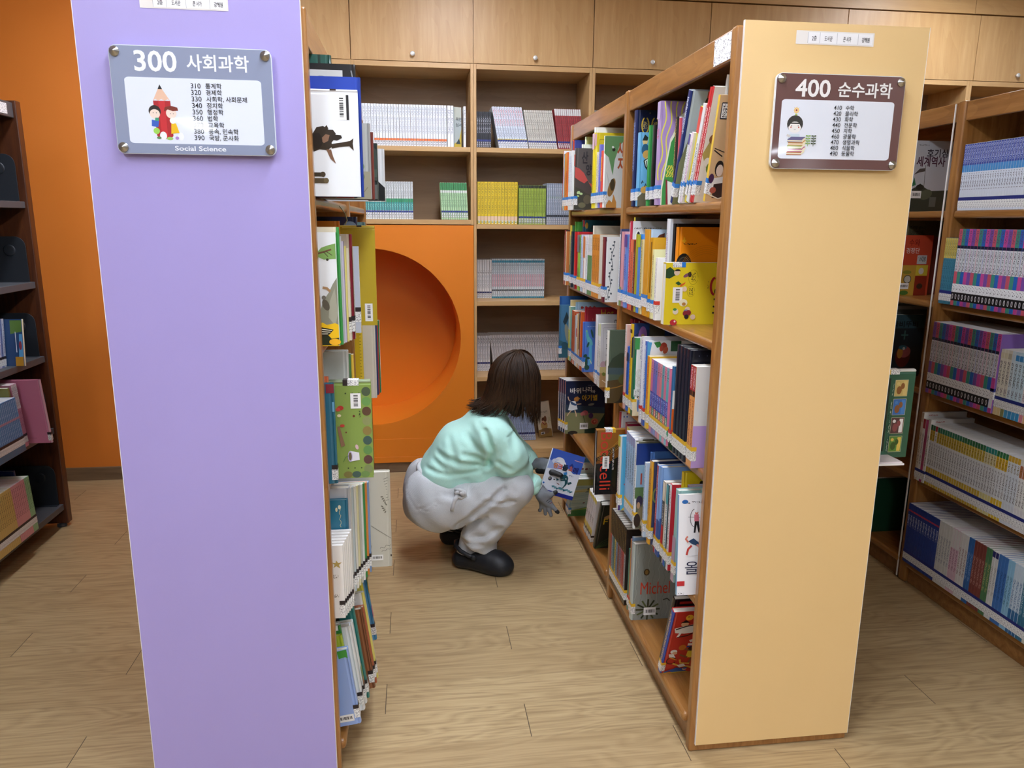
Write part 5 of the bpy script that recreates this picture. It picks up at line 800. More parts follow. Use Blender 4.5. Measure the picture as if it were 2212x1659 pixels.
row_left(0, SZ[1], [
 (1.835, .014, -.184, .272, '#4E9A4A', '#E4E8EA', 'white insect cover with beetle, tree bark and butterfly', dict(hard=False, art=[
    ('e', -.14, .2, .022, .010, '#D5D9DC'), ('p', [(-.052, .218), (-.035, .236), (-.018, .242), (-.002, .246), (-.002, .21), (-.03, .208)], '#7EA65A'), ('l', [(-.045, .222), (-.03, .226), (-.012, .232)], .004, '#6A4A34'), ('l', [(-.03, .226), (-.02, .215)], .0015, '#4A3A2A'), ('l', [(-.025, .228), (-.01, .218)], .0015, '#4A3A2A'), ('e', -.022, .208, .003, .003, '#3A3A2A'),
    ('p', [(-.002, .165), (-.012, .15), (-.022, .13), (-.036, .11), (-.044, .085), (-.05, .06), (-.05, .03), (-.002, .03)], '#8C8C7A'), ('p', [(-.008, .14), (-.02, .11), (-.025, .07), (-.01, .05), (-.002, .08)], '#A3A390'), ('e', -.03, .1, .008, .014, '#5A5448', 20), ('e', -.034, .118, .005, .005, '#6E6A60'), ('l', [(-.036, .142), (-.026, .14), (-.018, .132)], .006, '#A8845E'),
    ('p', [(-.05, .05), (-.04, .058), (-.03, .052), (-.01, .056), (-.002, .052), (-.002, .0), (-.05, .0)], '#F0C21E'), ('p', [(-.05, .02), (-.03, .03), (-.02, .018), (-.002, .02), (-.002, .002), (-.05, .002)], '#24301E'), ('p', [(-.05, .048), (-.014, .04), (-.025, .028), (-.05, .02)], '#26261F'), ('l', [(-.048, .042), (-.018, .038)], .002, '#EDE9CF'), ('l', [(-.048, .036), (-.022, .034)], .002, '#EDE9CF'), ('l', [(-.048, .03), (-.028, .03)], .002, '#EDE9CF'), ('e', -.012, .01, .014, .008, '#F2B52A')])),
 (1.852, .014, -.178, .284, '#3E9A4C', '#D5CBB0', 'cream book with green corner behind the insect cover'),
 (1.872, .012, -.176, .262, '#B9BEC2', '#D8DADC', 'thin grey-white book'),
 (1.888, .010, -.172, .25, '#5A4A8C', '#CFC8DC', 'thin violet-edged book', dict(hard=False)),
 (1.902, .010, -.168, .238, '#E3D44A', '#E6DC8A', 'thin lemon-edged book', dict(hard=False)),
 (1.918, .016, -.163, .232, '#E9E2D6', '#E6DCC8', 'white and peach spined paperback', dict(hard=False, lab='k', sart=[('.',) if 0 else (.15, .2, '#E0A584'), (.06, .14, '#E9DCCB', '#4A4A4A')])),
 (1.940, .022, -.156, .266, '#8C2A38', '#C9BCA8', 'maroon-headed book with aged cover', dict(lab='k', sart=[(.0, .235, '#D8C8AE'), (.06, .2, '#D8C8AE', '#6A5A48')])),
 (2.050, .012, -.148, .232, '#D8DCE4', '#C3CAD6', 'plain pale-blue back cover with black tape', dict(hard=False, lab='k', labz=.03, art=[('i', -.04, .128, -.024, .142, '#C3CAD6', '#4A4E58', 420), ('r', -.012, .045, -.002, .058, '#2A2224')])),
 (2.105, .020, -.20, .298, '#DD7A28', '#E08428', 'orange-edged book behind the pale-blue back cover'),
 (2.200, .016, -.112, .286, '#BFA424', '#BFA62A', 'large mustard-yellow back cover, spine up', dict(up=True, art=[('b', -.034, .012, .022, .052, 1), ('r', -.05, .28, -.036, .286, '#2A2224'), ('r', -.09, .279, -.001, .2815, '#D6C15A')])),
 (2.262, .03, -.165, .31, '#1C2A4E', '#1A2444', 'dark navy astronomy cover', dict(art=[('e', -.02, .285, .018, .012, '#8FA6C4'), ('i', -.12, .292, -.06, .298, '#1A2444', '#8A94B0')])),
 (2.32, .03, -.145, .295, '#5A7A7C', '#6A8A8A', 'grey-teal book beyond the astronomy cover'),
], ', second shelf, lavender bookcase')
make_book((-.196, 2.762, SZ[2]+.0005), -1, .16, .012, .315, '#D8B21E', '#DCB822', 'yellow ruler-edged cover in the far bay, third shelf of the lavender bookcase', lab=None, art=[('r', -.012, .01, -.0005, .31, '#E8CB3A')]+[('r', -.012, .02+.012*k, -.006-.003*(k % 5 == 0), .0215+.012*k, '#3A3214') for k in range(24)])
row_left(0, SZ[2], [
 (1.852, .018, -.206, .262, '#27667C', '#2A6A82', 'teal-blue book with a maroon corner patch', dict(lab='k', labz=.01, art=[('r', -.02, .238, -.0005, .261, '#8C2A3C'), ('r', -.006, .19, -.001, .215, '#6FB0D8')])),
 (1.874, .010, -.221, .275, '#E2734A', '#E2734A', 'thin coral book peeping over the teal one'),
 (1.890, .022, -.118, .262, '#8C9C7A', '#86A04E', 'grass-green sideways cover with a flower pot and round pebbles', dict(up=True, lab='k', labz=.03, d=.2, art=
    [('e', -.0125, .232-.026*k, .0115, .012, ('#4A5A44', '#6A9A54', '#5E4434', '#8C9460', '#8C7A44', '#3E5A54', '#5E8C4E', '#5A3C3A', '#7C8A5A', '#8C7A44')[k]) for k in range(9)]+[('e', -.065+.022*k, .0102, .0115, .009, ('#7A7440', '#3E5A54', '#6A8C4E')[k]) for k in range(3)]+[('e', -.03-.017*(k % 3), .228-.2*(k > 2), .002, .002, '#3A4A2A') for k in range(6)]
    +[('b', -.052, .188, .026, .04, 1), ('e', -.078, .19, .008, .006, '#B5302C'), ('e', -.084, .186, .006, .005, '#C94A3C'), ('e', -.082, .17, .005, .004, '#E3D6B0'), ('e', -.075, .143, .006, .004, '#C23A34'), ('e', -.045, .168, .003, .003, '#6A2A24'), ('e', -.066, .125, .002, .002, '#6A2A24'), ('p', [(-.088, .14), (-.082, .142), (-.07, .09), (-.08, .086)], '#8C6A52'), ('e', -.04, .085, .004, .007, '#D9B8BE', 15),
      ('p', [(-.058, .075), (-.035, .07), (-.034, .05), (-.058, .046)], '#E3E3EC'), ('e', -.058, .06, .006, .0145, '#B9AFD6'), ('e', -.058, .06, .004, .011, '#6A5E44'), ('l', [(-.062, .062), (-.07, .058), (-.076, .045)], .0015, '#4E7A3A'), ('i', -.032, .165, -.028, .182, '#86A04E', '#2A3A1A')])),
 (2.00, .03, -.182, .318, '#E4E6E4', '#E0E3E2', 'plain white book behind the green sideways cover'),
 (2.035, .014, -.178, .305, '#4A7A4A', '#D8DACC', 'thin white and green book'),
 (2.052, .014, -.172, .30, '#E9C24A', '#E4E0D0', 'thin cream book with yellow spine'),
 (2.80, .034, -.152, .29, '#E3DECF', '#DAD4C4', 'wide cream book in the far bay'),
 (2.85, .014, -.148, .285, '#2A3A6A', '#2A3A6A', 'thin navy book in the far bay', dict(hard=False)),
 (2.87, .014, -.145, .282, '#B03434', '#B03434', 'thin red book in the far bay', dict(hard=False)),
 (2.89, .016, -.14, .285, '#EDEDEA', '#2F7A44', 'white-topped green-footed book in the far bay', dict(hard=False, sart=[(.0, .06, '#2F7A54')])),
], ', third shelf, lavender bookcase')
for k, n in enumerate(('nearest with a gold star', 'second', 'third', 'fourth', 'fifth', 'sixth')):
    make_book((-.200+.0035*k, 1.836+.012*k, SZ[3]+.0005), -1, .17, .0105, .206+.003*k, '#E9E6E0', '#ECE9E4', 'white slim volume, fourth shelf, lavender bookcase, '+n, group='white slim volumes', lab='k', hard=False, labz=.01, pages=PAGEW, art=() if k else [('p', [(-.018, .165), (-.013, .158), (-.004, .159), (-.011, .152), (-.008, .142), (-.018, .149), (-.026, .144), (-.022, .153), (-.03, .16), (-.02, .158)], '#B9A05A'), ('i', -.03, .115, -.014, .125, '#ECE9E4', '#8A8478'), ('i', -.03, .06, -.014, .07, '#ECE9E4', '#8A8478')])
row_left(0, SZ[3], [
 (1.912, .014, -.19, .302, '#256E8C', '#27748F', 'teal book with gold thread title', dict(art=[('l', wav(-.022, .28, -.02, .225, .002, 10, 3), .0015, '#D8CFA0'), ('e', -.03, .275, .003, .006, '#E0D8B0'), ('e', -.022, .282, .004, .006, '#E8E0C0')])),
 (1.930, .030, -.186, .328, '#C9CCD2', '#CDD0D6', 'tall pale-grey blank cover'),
]+[(1.964+.0165*k, .0155, -.186+.005*k, .315-.004*k, s, c, n+' thin spine past the pale-grey cover', dict(hard=False, lab='k')) for k, (s, c, n) in enumerate((('#DCDAD2', '#DCDAD2', 'ivory'), ('#8FA6AC', '#C6D0D2', 'grey-blue'), ('#E6E3DA', '#E6E3DA', 'bone-white'), ('#D8CF8C', '#DDD8B0', 'straw-coloured'), ('#B9BCB4', '#B9BCB4', 'ash-grey'), ('#E3E5E2', '#E3E5E2', 'chalk-white'), ('#2F8A4A', '#2F8A4A', 'bright green'), ('#E08A3A', '#E08A3A', 'orange'), ('#7C9CC8', '#7C9CC8', 'steel-blue')))]
 +[(2.128, .024, -.086, .302, '#D6D3C4', '#CFCDBF', 'pale stone-coloured cover with ink trees, sticking far out', dict(d=.22, hard=True, art=[q for k in range(9) for q in (('l', [(-.02+.002*k, .28-.008*k), (-.006-.001*k, .285-.009*k)], .0012, '#6A685C'), ('e', -.025+.003*(k % 5), .225-.006*k, .004, .002, '#7A786A', 30*k))]+[('l', [(-.06, .135), (-.04, .12), (-.012, .1), (-.001, .092)], .0012, '#6A685C'), ('l', wav(-.035, .06, -.003, .072, .003, 8, 2), .0012, '#6A685C'), ('l', wav(-.03, .05, -.003, .06, .002, 8, 2), .0012, '#6A685C'), ('b', -.062, .022, .036, .018, 0), ('r', -.004, .034, -.0005, .04, '#2A2224'), ('l', [(-.068, .09), (-.062, .07), (-.064, .04)], .0035, '#2A2624')])),
], ', fourth shelf, lavender bookcase')
LN = dict(roty=-7, dz=.0262)
row_left(0, SZ[4], [
 (1.862, .020, -.173, .232, '#8FAAE0', '#93AEE4', 'sky-blue book with a green corner tab, nearest', dict(lab='k', art=[('p', [(-.03, .23), (-.004, .232), (-.004, .205), (-.01, .21), (-.028, .207)], '#3E9A3C'), ('b', -.062, .012, .046, .022, 0)], **LN)),
 (1.884, .012, -.186, .262, '#B4C832', '#A9C02C', 'lime-green book with blue edge', dict(lab='k', **LN)),
 (1.898, .016, -.188, .285, '#2F8A3C', '#EDEFEC', 'white-topped book with green band', dict(lab='k', art=[('r', -.06, .255, -.001, .27, '#2F8A3C')], **LN)),
 (1.918, .026, -.166, .268, '#E4E8EA', '#E4E8EE', 'thick white book', dict(lab='k', **LN)),
 (1.948, .022, -.162, .262, '#D9DCDA', '#D9DCDA', 'white book with a cabbage picture on its spine', dict(lab='k', sart=[(.08, .12, '#8AA45A'), (.06, .08, '#C98A5A')], **LN)),
 (1.974, .022, -.156, .315, '#2A7A74', '#2A7C76', 'dark teal book with black panel', dict(lab='k', art=[('r', -.2, .24, -.045, .3, '#141618')], **LN)),
 (2.020, .020, -.142, .262, '#7A4A30', '#8C5634', 'brown spined book', dict(lab='k', sart=[(.05, .25, '#7A4A34', '#C98A4A')], **LN)),
 (2.044, .018, -.138, .255, '#A8583A', '#B0603A', 'rust-brown spined book', dict(lab='k', **LN)),
 (2.068, .014, -.135, .29, '#D9CE6A', '#E6E6E2', 'white book with bar code and pale yellow edge', dict(lab='k', art=[('b', -.06, .262, .036, .02, 0)], **LN)),
 (2.090, .022, -.138, .31, '#E3DC4A', '#E3DF7A', 'lemon-yellow edged book', dict(**LN)),
 (2.125, .022, -.142, .325, '#C9CCCA', '#CDD0CE', 'large light-grey cover', dict(**LN)),
 (2.165, .014, -.15, .335, '#C9583A', '#C9583A', 'thin red-orange edged book', dict(**LN)),
 (2.285, .022, -.150, .325, '#3A84B0', '#4A90BA', 'bright blue book with rounded corners', dict(lab='k', sart=[(.2, .26, '#6A8A3E'), (.17, .2, '#E0B23A'), (.08, .12, '#C45A9A')], **LN)),
], ', bottom shelf, lavender bookcase')
rb = MB(); rb.tube([(-.205, 2.18, SZ[1]+.339), (-.19, 2.17, SZ[1]+.32), (-.184, 2.16, SZ[1]+.30), (-.19, 2.155, SZ[1]+.288)], .0016, M('#9A9A6A')); tag(rb.build('bookmark_ribbon'), 'thin olive bookmark ribbon hanging above the mustard-yellow back cover', 'ribbon')
# green sideways cover on the far side of the peach bookcase
make_book((1.405, 1.905, SZ[2]+.0005), -1, .2, .02, .26, '#DCDCD6', '#2E5E48', 'dark green cover with four small pictures, sticking out right of the peach panel', up=True, lab='y', labz=.05, art=
   [('r', -.08, .02, -.074, .235, '#16281F'), ('i', -.072, .08, -.0685, .16, '#2E5E48', '#1A3A2C')]+[q for k, (c1, c2, c3) in enumerate((('#C9B26A', '#D8C07A', '#8C5A2C'), ('#3A6EB4', '#4A86C8', '#8C5A34'), ('#5A3A3C', '#ECE9E6', '#8C4A4C'), ('#5E8C3A', '#E2C45A', '#3A5A24'))) for q in (
     ('r', -.06, .182-.055*k, -.02, .23-.055*k, '#C9C4A8'), ('r', -.059, .183-.055*k, -.021, .229-.055*k, c1), ('r', -.034, .185-.055*k, -.023, .226-.055*k, c2), ('e', -.046, .2-.055*k, .008, .012, c3), ('e', -.036, .212-.055*k, .006, .009, c3), ('e', -.05, .219-.055*k, .005, .005, c2), ('i', -.0665, .185-.055*k, -.0635, .222-.055*k, '#2E5E48', '#B9C4B4'))])
p_ = MB(); p_.box(0, -.16, 0, .19, 0, .005, M('#EDEBE8')); p_.box(-.004, -.162, .004, .192, .0052, .009, M('#E4D8D8')); tag(p_.build('paper_stack', None, (1.352, 1.835, SZ[2]-.0+.0006)), 'thin stack of white papers under the green cover beside the peach panel', 'papers')

# ---------------------------------------------------------------- right-hand bookcase: long numbered series
def series(proto, spots):
    """first spot moves proto itself, the rest are copies"""
    for i, l in enumerate(spots):
        if i == 0: proto.location = l
        else: copy_of(proto, l)
def run(x, y, z, n, step): return [(x, y-step*(i+1), z+.0004) for i in range(n)]
RB = ', right bookcase'
NUM = lambda bg='#16161A': [(.022, .05, bg), (.022, .05, bg, '#E4E4E4')]
series(make_book((0, 0, 0), 1, .17, .0114, .242, '#DCE2EC', '#E6EAF0', 'white volume with indigo and sky-blue head in the top row'+RB, 'indigo-headed volumes', lab='n', hard=False, pages=PAGEW, labz=.008, sart=[(.165, .241, '#3A4C9E'), (.14, .165, '#4A90CC'), (.172, .236, '#3A4C9E', '#B9C4EA'), (.075, .135, '#DCE2EC', '#5A5460')], name='series_volume'), run(2.07, 2.692, SZ[0], 36, .0119))
y = 2.70
series(make_book((0, 0, 0), 1, .17, .0092, .252, '#3E7E94', '#3E7E94', 'thin teal volume with yellow head on the second shelf'+RB, 'yellow-headed teal volumes', lab='n', hard=False, pages=PAGEW, labz=.012, sart=[(.175, .251, '#CDB85A'), (.185, .245, '#CDB85A', '#7A6A2A'), (.06, .17, '#3E7E94', '#24586A')], name='series_volume'), run(2.045, 2.698, SZ[1], 7, .0096))
RAIN = [('#C8586A', 'coral'), ('#3E8C7C', 'green'), ('#2A62B4', 'blue'), ('#C44A94', 'magenta'), ('#7A4FA0', 'violet')]
def rainbow(n, x, y0, z, order, step, shelf, last_cover=None):
    pr = {}
    for i in range(n):
        hx, nm = RAIN[order[i % len(order)]]; loc = (x, y0-step*(i+1), z+.0004); k = nm
        if i == n-1 and last_cover:
            make_book(loc, 1, .2, step-.0008, .286, hx, last_cover, 'nearest '+nm+'-ended volume with its plain violet cover in view, '+shelf+RB, 'rainbow-ended volumes', lab='n', hard=False, pages=PAGEW, labz=.05, sart=rain_art(hx), name='series_volume'); continue
        if k not in pr:
            pr[k] = make_book(loc, 1, .2, step-.0008, .286, hx, '#DADADF', nm+'-ended white volume in the rainbow row on the '+shelf+RB, 'rainbow-ended volumes, '+shelf, lab=None, hard=False, pages=PAGEW, sart=rain_art(hx), name='series_volume')
            lm = MB(); e = .0009; t = step-.0008
            for a, b, m in ((.05, .082, ink('#ECECEC', '#4A4A4A', 260, .62)), (.018, .05, M('#17171B'))): lm.poly([(-e, t+.0004, a), (-e, -.0004, a), (-e, -.0004, b), (-e, t+.0004, b)], m)
            text(lm, '0', lambda u, v: (-e-.0003, t-.0025-u, v), .001, .024, .028, M('#D9D9DC'), sx=.62)
            lm.build('call_number_label', pr[k])
        else: copy_of(pr[k], loc)
def rain_art(hx): return [(.0, .285, '#DADADF'), (.225, .285, hx), (.235, .28, hx, '#5A3A5C'), (.214, .225, '#1E2340'), (.13, .208, '#DADADF', '#4A4650'), (.082, .128, hx), (.0, .018, hx), (.128, .134, '#DADADF', '#5A3A3C')]
rainbow(23, 2.045, 2.630, SZ[1], [0, 1, 2, 3, 4], .0172, 'second shelf')
rainbow(20, 2.040, 2.698, SZ[2], [4, 0, 1, 2, 4, 3, 0, 1, 2, 3], .0176, 'middle shelf', '#8060A8')
y = 2.344
for n, sp, hd, ft, nm in ((2, '#E0DCCB', '#D8D2B4', '#E0C890', 'cream storybook with sandy foot'), (1, '#D9D4C6', '#B8B29A', '#8C9060', 'ivory storybook with olive foot'), (1, '#CFDDE4', '#C9D6DC', '#4A9CC8', 'ice-blue storybook with bright blue foot'), (3, '#C3D9E4', '#3E8CC8', '#3E96CC', 'pale-blue storybook with round blue badge'), (1, '#E4DCE0', '#D89AA4', '#E0909C', 'white storybook with pink badge and foot'), (1, '#E6DEDA', '#E0B090', '#E8B888', 'white storybook with peach badge and foot'), (4, '#E0D8E6', '#BFA6D2', '#B49AD0', 'lilac-white storybook')):
    p = make_book((0, 0, 0), 1, .17, .0162, .236, sp, sp, nm+' on the middle shelf'+RB, 'pastel storybooks', lab='n', hard=False, pages=PAGEW, labz=.028, sart=[(.0, .03, ft), (.205, .225, hd), (.11, .195, sp, '#4A4A4E'), (.075, .1, sp, '#6A5A6A')], name='series_volume')
    series(p, run(2.045, y, SZ[2], n, .0168)); y -= n*.0168
y = 2.700
for sp, hd, nm, h in (('#D9CCB8', '#C2A88C', 'tan-white narrow book at the left end', .285), ('#E0DEDC', '#A82838', 'white narrow book with red head', .262), ('#B8467A', '#C24A80', 'pink narrow book', .262), ('#E4E4E0', '#D8D8D4', 'plain white narrow book with red print on its cover', .268)):
    make_book((2.04, y-.0148, SZ[3]+.0004), 1, .19, .014, h, sp, '#DDDAD4', nm+' on the fourth shelf'+RB, lab='n', hard=False, labz=.01, pages=PAGEW, sart=[(h-.04, h-.001, hd), (.07, .2, sp, '#6A5A54')], art=[('i', .02, h-.014, .06, h-.008, '#DDDAD4', '#B03434')], name='series_volume'); y -= .0152
def capped(n, sp, cap, band, foot, nm, y, h=.25, lab='n', step=.0134):
    p = make_book((0, 0, 0), 1, .19, step-.0006, h, sp, sp, nm+' on the fourth shelf'+RB, 'long white row on the fourth shelf', lab=lab, hard=False, pages=PAGEW, labz=.012, sart=[(.0, .075, foot), (h-.065, h-.022, band), (h-.06, h-.026, band, '#7A6420'), (h-.022, h-.001, cap), (.085, h-.075, sp, '#6E6A6A')], name='series_volume')
    series(p, run(2.042, y, SZ[3], n, step)); return y-n*step
y = capped(2, '#E2E2E2', '#2E6E4A', '#CDAA3A', '#CDAA3A', 'white volume with green cap next to the red-capped one', y)
y = capped(1, '#E4E4E4', '#A82838', '#E4E4E4', '#DDB850', 'single red-capped white volume', y)
y = capped(10, '#E0E2E2', '#2E7A5A', '#C9AC3C', '#D2B23E', 'white volume with green cap and mustard band, left run', y)
y = capped(9, '#DDDFE0', '#2E6E44', '#D2B648', '#C9A838', 'white volume with forest-green cap and ochre band, middle run', y)
y = capped(4, '#DADBDC', '#2E8A80', '#D9CE9A', '#D8CE8C', 'white volume with teal cap and pale band', y)
y = capped(4, '#E2E4E6', '#2F7A4A', '#E0B428', '#E0BC34', 'white volume with green cap and bright yellow band', y)
y = capped(4, '#DCE2E8', '#D8AE3C', '#DCE2E8', '#D8DCE2', 'white volume with gold cap', y)
y = capped(9, '#E6E6E4', '#E6E6E4', '#B8704C', '#E0DEE0', 'white volume with brown square near its head', y)
y = 2.700
def low(n, sp, nm, y, mark='#9A9A9A', h=.258, step=.0146, extra=()):
    p = make_book((0, 0, 0), 1, .2, step-.0006, h, sp, sp, nm+' on the bottom shelf'+RB, 'low row on the bottom shelf', lab='n', hard=False, pages=PAGEW, labz=.014, sart=[(.09, .2, sp, mark)]+list(extra), name='series_volume')
    series(p, run(2.035, y, SZ[4], n, step)); return y-n*step
y = low(12, '#1E3A86', 'navy volume with a red dot', y, '#2C4A9A', step=.0157, extra=[(.225, .232, '#C0405A'), (.16, .21, '#1E3A86', '#C9D2EA')])
y = low(5, '#D6D6D0', 'off-white paperback beside the navy run', y, '#7A8290')
y = low(3, '#D8B8C4', 'rose-pink paperback', y, '#8A4A6A', extra=[(.18, .257, '#DDDBD8')])
y = low(3, '#DCDAD6', 'white paperback after the rose-pink ones', y, '#8A5A5A')
y = low(2, '#2F66A8', 'strong blue paperback', y, '#8AB0DC')
y = low(4, '#7C3E38', 'brown-red paperback', y, '#C9968C')
y = low(2, '#4A7A52', 'moss-green paperback', y, '#C0BC7A')
y = low(2, '#D8D8D4', 'white paperback with indigo tip', y, '#9A9A9A', extra=[(.235, .257, '#2A2E6A')])
y = low(3, '#3F74B8', 'cornflower-blue paperback', y, '#24447A')
y = low(2, '#8CBEDC', 'light sky-blue paperback', y, '#3A6A8A')
y = low(3, '#C6D6E2', 'ice-white paperback with blue foot', y, '#3A6A9A', extra=[(.0, .09, '#2F6A9C')])
y = low(2, '#2F6E8C', 'petrol-blue paperback', y, '#B8D2DC')
y = low(3, '#D4D4C4', 'pale cream paperback', y, '#8A7AA0')
y = low(2, '#D2B0A4', 'dusty salmon paperback', y, '#7A5A6A')
y = low(2, '#D8583E', 'vermilion paperback', y, '#8A2A24')
y = low(3, '#4EA05A', 'fresh green paperback', y, '#24602E')
y = low(3, '#2A3A6C', 'dark navy paperback at the frame edge', y, '#5A6A9C')
# faced-out books in its far bay
fo = lambda x, y, z, w, h, cv, desc, art, t=.018: make_book((x, y, z+.0005), 1, w, t, h, cv, cv, desc, lab=None, art=art, hard=False)
fo(2.082, 3.00, SZ[0], .19, .288, '#C6C9CE', 'pale history cover with hand-brushed title in the right bookcase\'s far bay', [('t', '호기심', .055, .225, .036, '#2A2230', dict(bold=.015)), ('t', '세계역사', .012, .188, .044, '#4A2238', dict(bold=.02, width=.13)), ('i', .015, .268, .06, .272, '#C6C9CE', '#5A5A60'), ('l', [(.055, .19), (.058, .1)], .002, '#5A6058'), ('p', [(.005, .15), (.03, .175), (.055, .178), (.055, .165), (.03, .16)], '#5A5450'), ('p', [(0, .0), (0, .09), (.02, .1), (.04, .115), (.06, .1), (.09, .085), (.19, .09), (.19, 0)], '#3E443A'), ('e', .04, .1, .018, .012, '#2A2E28'), ('e', .07, .07, .03, .02, '#5E6450', 20), ('r', .09, .02, .12, .06, '#6A6E68'), ('p', [(0, .1), (.02, .11), (.01, .14)], '#3A7A54'), ('b', .004, .055, .045, .03, 0)])
fo(2.115, 3.03, SZ[1], .16, .318, '#4E4A34', 'dark olive writing guide behind the red-orange cover, right bookcase\'s far bay', [('t', '주제별 글쓰기', .005, .282, .016, '#1E1C14', dict(width=.075, bold=.02)), ('i', .005, .258, .075, .276, '#4E4A34', '#2A2818'), ('r', 0, .0, .16, .25, '#6A2A2A')])
fo(2.068, 2.99, SZ[1], .14, .256, '#C24A30', 'red-orange cover with picture squares in the right bookcase\'s far bay', [('t', '수와', .03, .215, .03, '#7A1E1A', dict(width=.05)), ('t', '경정단', .02, .182, .026, '#DCC4BC', dict(width=.062)), ('r', .075, .135, .12, .172, '#C2C6C6'), ('i', .08, .145, .115, .168, '#C2C6C6', '#4A4A4A'), ('r', 0, 0, .075, .13, '#C29A3C'), ('r', .075, .085, .13, .13, '#D2BE3C'), ('r', .075, 0, .13, .085, '#8C2A1C'), ('e', .1, .105, .012, .014, '#D8D4CC'), ('e', .04, .07, .018, .018, '#2A2A24'), ('e', .04, .07, .015, .015, '#C6C4B4'), ('b', .004, .028, .045, .026, 0), ('e', .1, .04, .014, .012, '#33241C'), ('e', .03, .012, .02, .01, '#4E7A34'), ('e', .035, .1, .02, .008, '#8C8A34')])
fo(2.09, 3.03, SZ[2], .16, .322, '#5A5E58', 'grey-white book tops behind the dark slate cover, right bookcase\'s far bay', [('r', 0, .295, .16, .31, '#8C8E8A'), ('e', .02, .316, .008, .004, '#2A2A2A')])
fo(2.072, 3.0, SZ[2], .15, .275, '#3E5A64', 'dark slate cover with a plus sign and a chubby bird, right bookcase\'s far bay', [('r', 0, .0, .15, .215, '#2B3036'), ('t', '나비뚜비', .0, .222, .03, '#14181C', dict(width=.12, bold=.02)), ('r', .06, .165, .066, .205, '#4E7A74'), ('r', .046, .182, .08, .188, '#4E7A74'), ('e', .065, .09, .035, .05, '#6A2A22'), ('e', .07, .11, .03, .026, '#A85A5A'), ('e', .05, .105, .014, .024, '#B8803A'), ('e', .06, .13, .02, .01, '#3E6A7A'), ('e', .066, .125, .006, .007, '#D0D0CC')])
fo(2.075, 2.99, SZ[4], .17, .26, '#1E4A34', 'deep green book in shadow on the right bookcase\'s bottom far shelf', [])

# ---------------------------------------------------------------- dark walnut case books
LW = ', walnut bookcase'
for k, (c, n) in enumerate((('#C9C4D8', 'lilac-white'), ('#6A78A8', 'blue-violet'), ('#B8BCC8', 'grey-white'))):
    make_book((-1.778, 3.400+.017*k, LZ[2]+.0005), -1, .16, .016, .21, c, c, n+' narrow book left of the painted cover on the third shelf'+LW, lab='k', labz=.008, hard=False, tilt=-7, sart=[(.06, .19, c, '#4A3A5C')])
make_book((-1.708, 3.458, LZ[2]+.0005), -1, .17, .012, .205, '#E6E2C8', '#33507A', 'painted blue and green cover with cream edge on the third shelf'+LW, lab=None, tilt=-7, hard=False, art=[('r', -.17, .0, -.003, .205, '#2A4670'), ('p', [(-.05, .14), (-.003, .15), (-.003, .2), (-.05, .2)], '#5A7A3A'), ('p', [(-.02, .04), (-.003, .03), (-.003, .14), (-.015, .14)], '#5A9AC8'), ('r', -.035, .0, -.003, .04, '#B8862A'), ('e', -.012, .09, .006, .02, '#8C3A4A'), ('l', [(-.03, .15), (-.028, .06)], .003, '#D8DCE4')])
make_book((-1.632, 3.452, LZ[3]+.0005), -1, .22, .012, .30, '#D8A8B8', '#C97A98', 'large pink cover with a small black picture, sticking out of the fourth shelf'+LW, lab='k', labz=.012, tilt=8, art=[('r', -.168, .195, -.118, .25, '#17171A'), ('e', -.142, .222, .006, .005, '#8C7A4A'), ('e', -.15, .212, .004, .003, '#C9C4B4'), ('i', -.165, .155, -.125, .188, '#C97A98', '#7A3A54', 420), ('l', [(-.15, .03), (-.06, .024)], .001, '#7A3A54')])
series(make_book((0, 0, 0), -1, .17, .0105, .292, '#C4849C', '#C4849C', 'rose-spined paper with white head beside the large pink cover'+LW, 'rose and white spines', lab='k', labz=.02, hard=False, pages=PAGEW, tilt=8, sart=[(.18, .291, '#DCDADC'), (.09, .17, '#C4849C', '#7A3A5A'), (.19, .28, '#DCDADC', '#6A6A70')], name='series_volume'), [(-1.716, 3.412-.011*i, LZ[3]+.0005) for i in range(4)])
make_book((-1.716, 3.352, LZ[3]+.0005), -1, .17, .012, .285, '#8C8A4A', '#8C8A4A', 'olive spine between the rose and blue runs'+LW, lab='k', hard=False, tilt=8)
series(make_book((0, 0, 0), -1, .17, .0125, .245, '#4A86C0', '#3E74B0', 'bright blue volume with patterned spine in the run on the fourth shelf'+LW, 'bright blue volumes', lab='k', labz=.03, hard=False, pages=PAGEW, tilt=8, sart=[(.0, .03, '#2F6A8C'), (.075, .24, '#4A86C0', '#A9CDEA'), (.15, .16, '#B48AA0')], name='series_volume'), [(-1.692, 3.335-.0132*i, LZ[3]+.0005) for i in range(18)])
for n_, c, m, nm, y0 in ((3, '#8CBC8C', '#3A6A44', 'pale green', 3.395), (8, '#D6939A', '#6A3A4A', 'salmon-pink', 3.353), (14, '#D2B468', '#6A5424', 'straw-yellow', 3.241)):
    series(make_book((0, 0, 0), -1, .19, .0132, .262, c, c, nm+' volume in the slanting row on the bottom shelf'+LW, nm+' volumes', lab='k', labz=.035, hard=False, pages=PAGEW, tilt=6, sart=[(.0, .03, c), (.11, .25, c, m)], name='series_volume'), [(-1.716, y0-.0138*i, LZ[4]+.0005) for i in range(n_)])
make_book((-1.79, 3.44, LZ[4]+.0005), -1, .19, .014, .275, '#2A3A78', '#2A3A78', 'tall dark blue book behind the pale green volumes'+LW, lab=None, tilt=6)

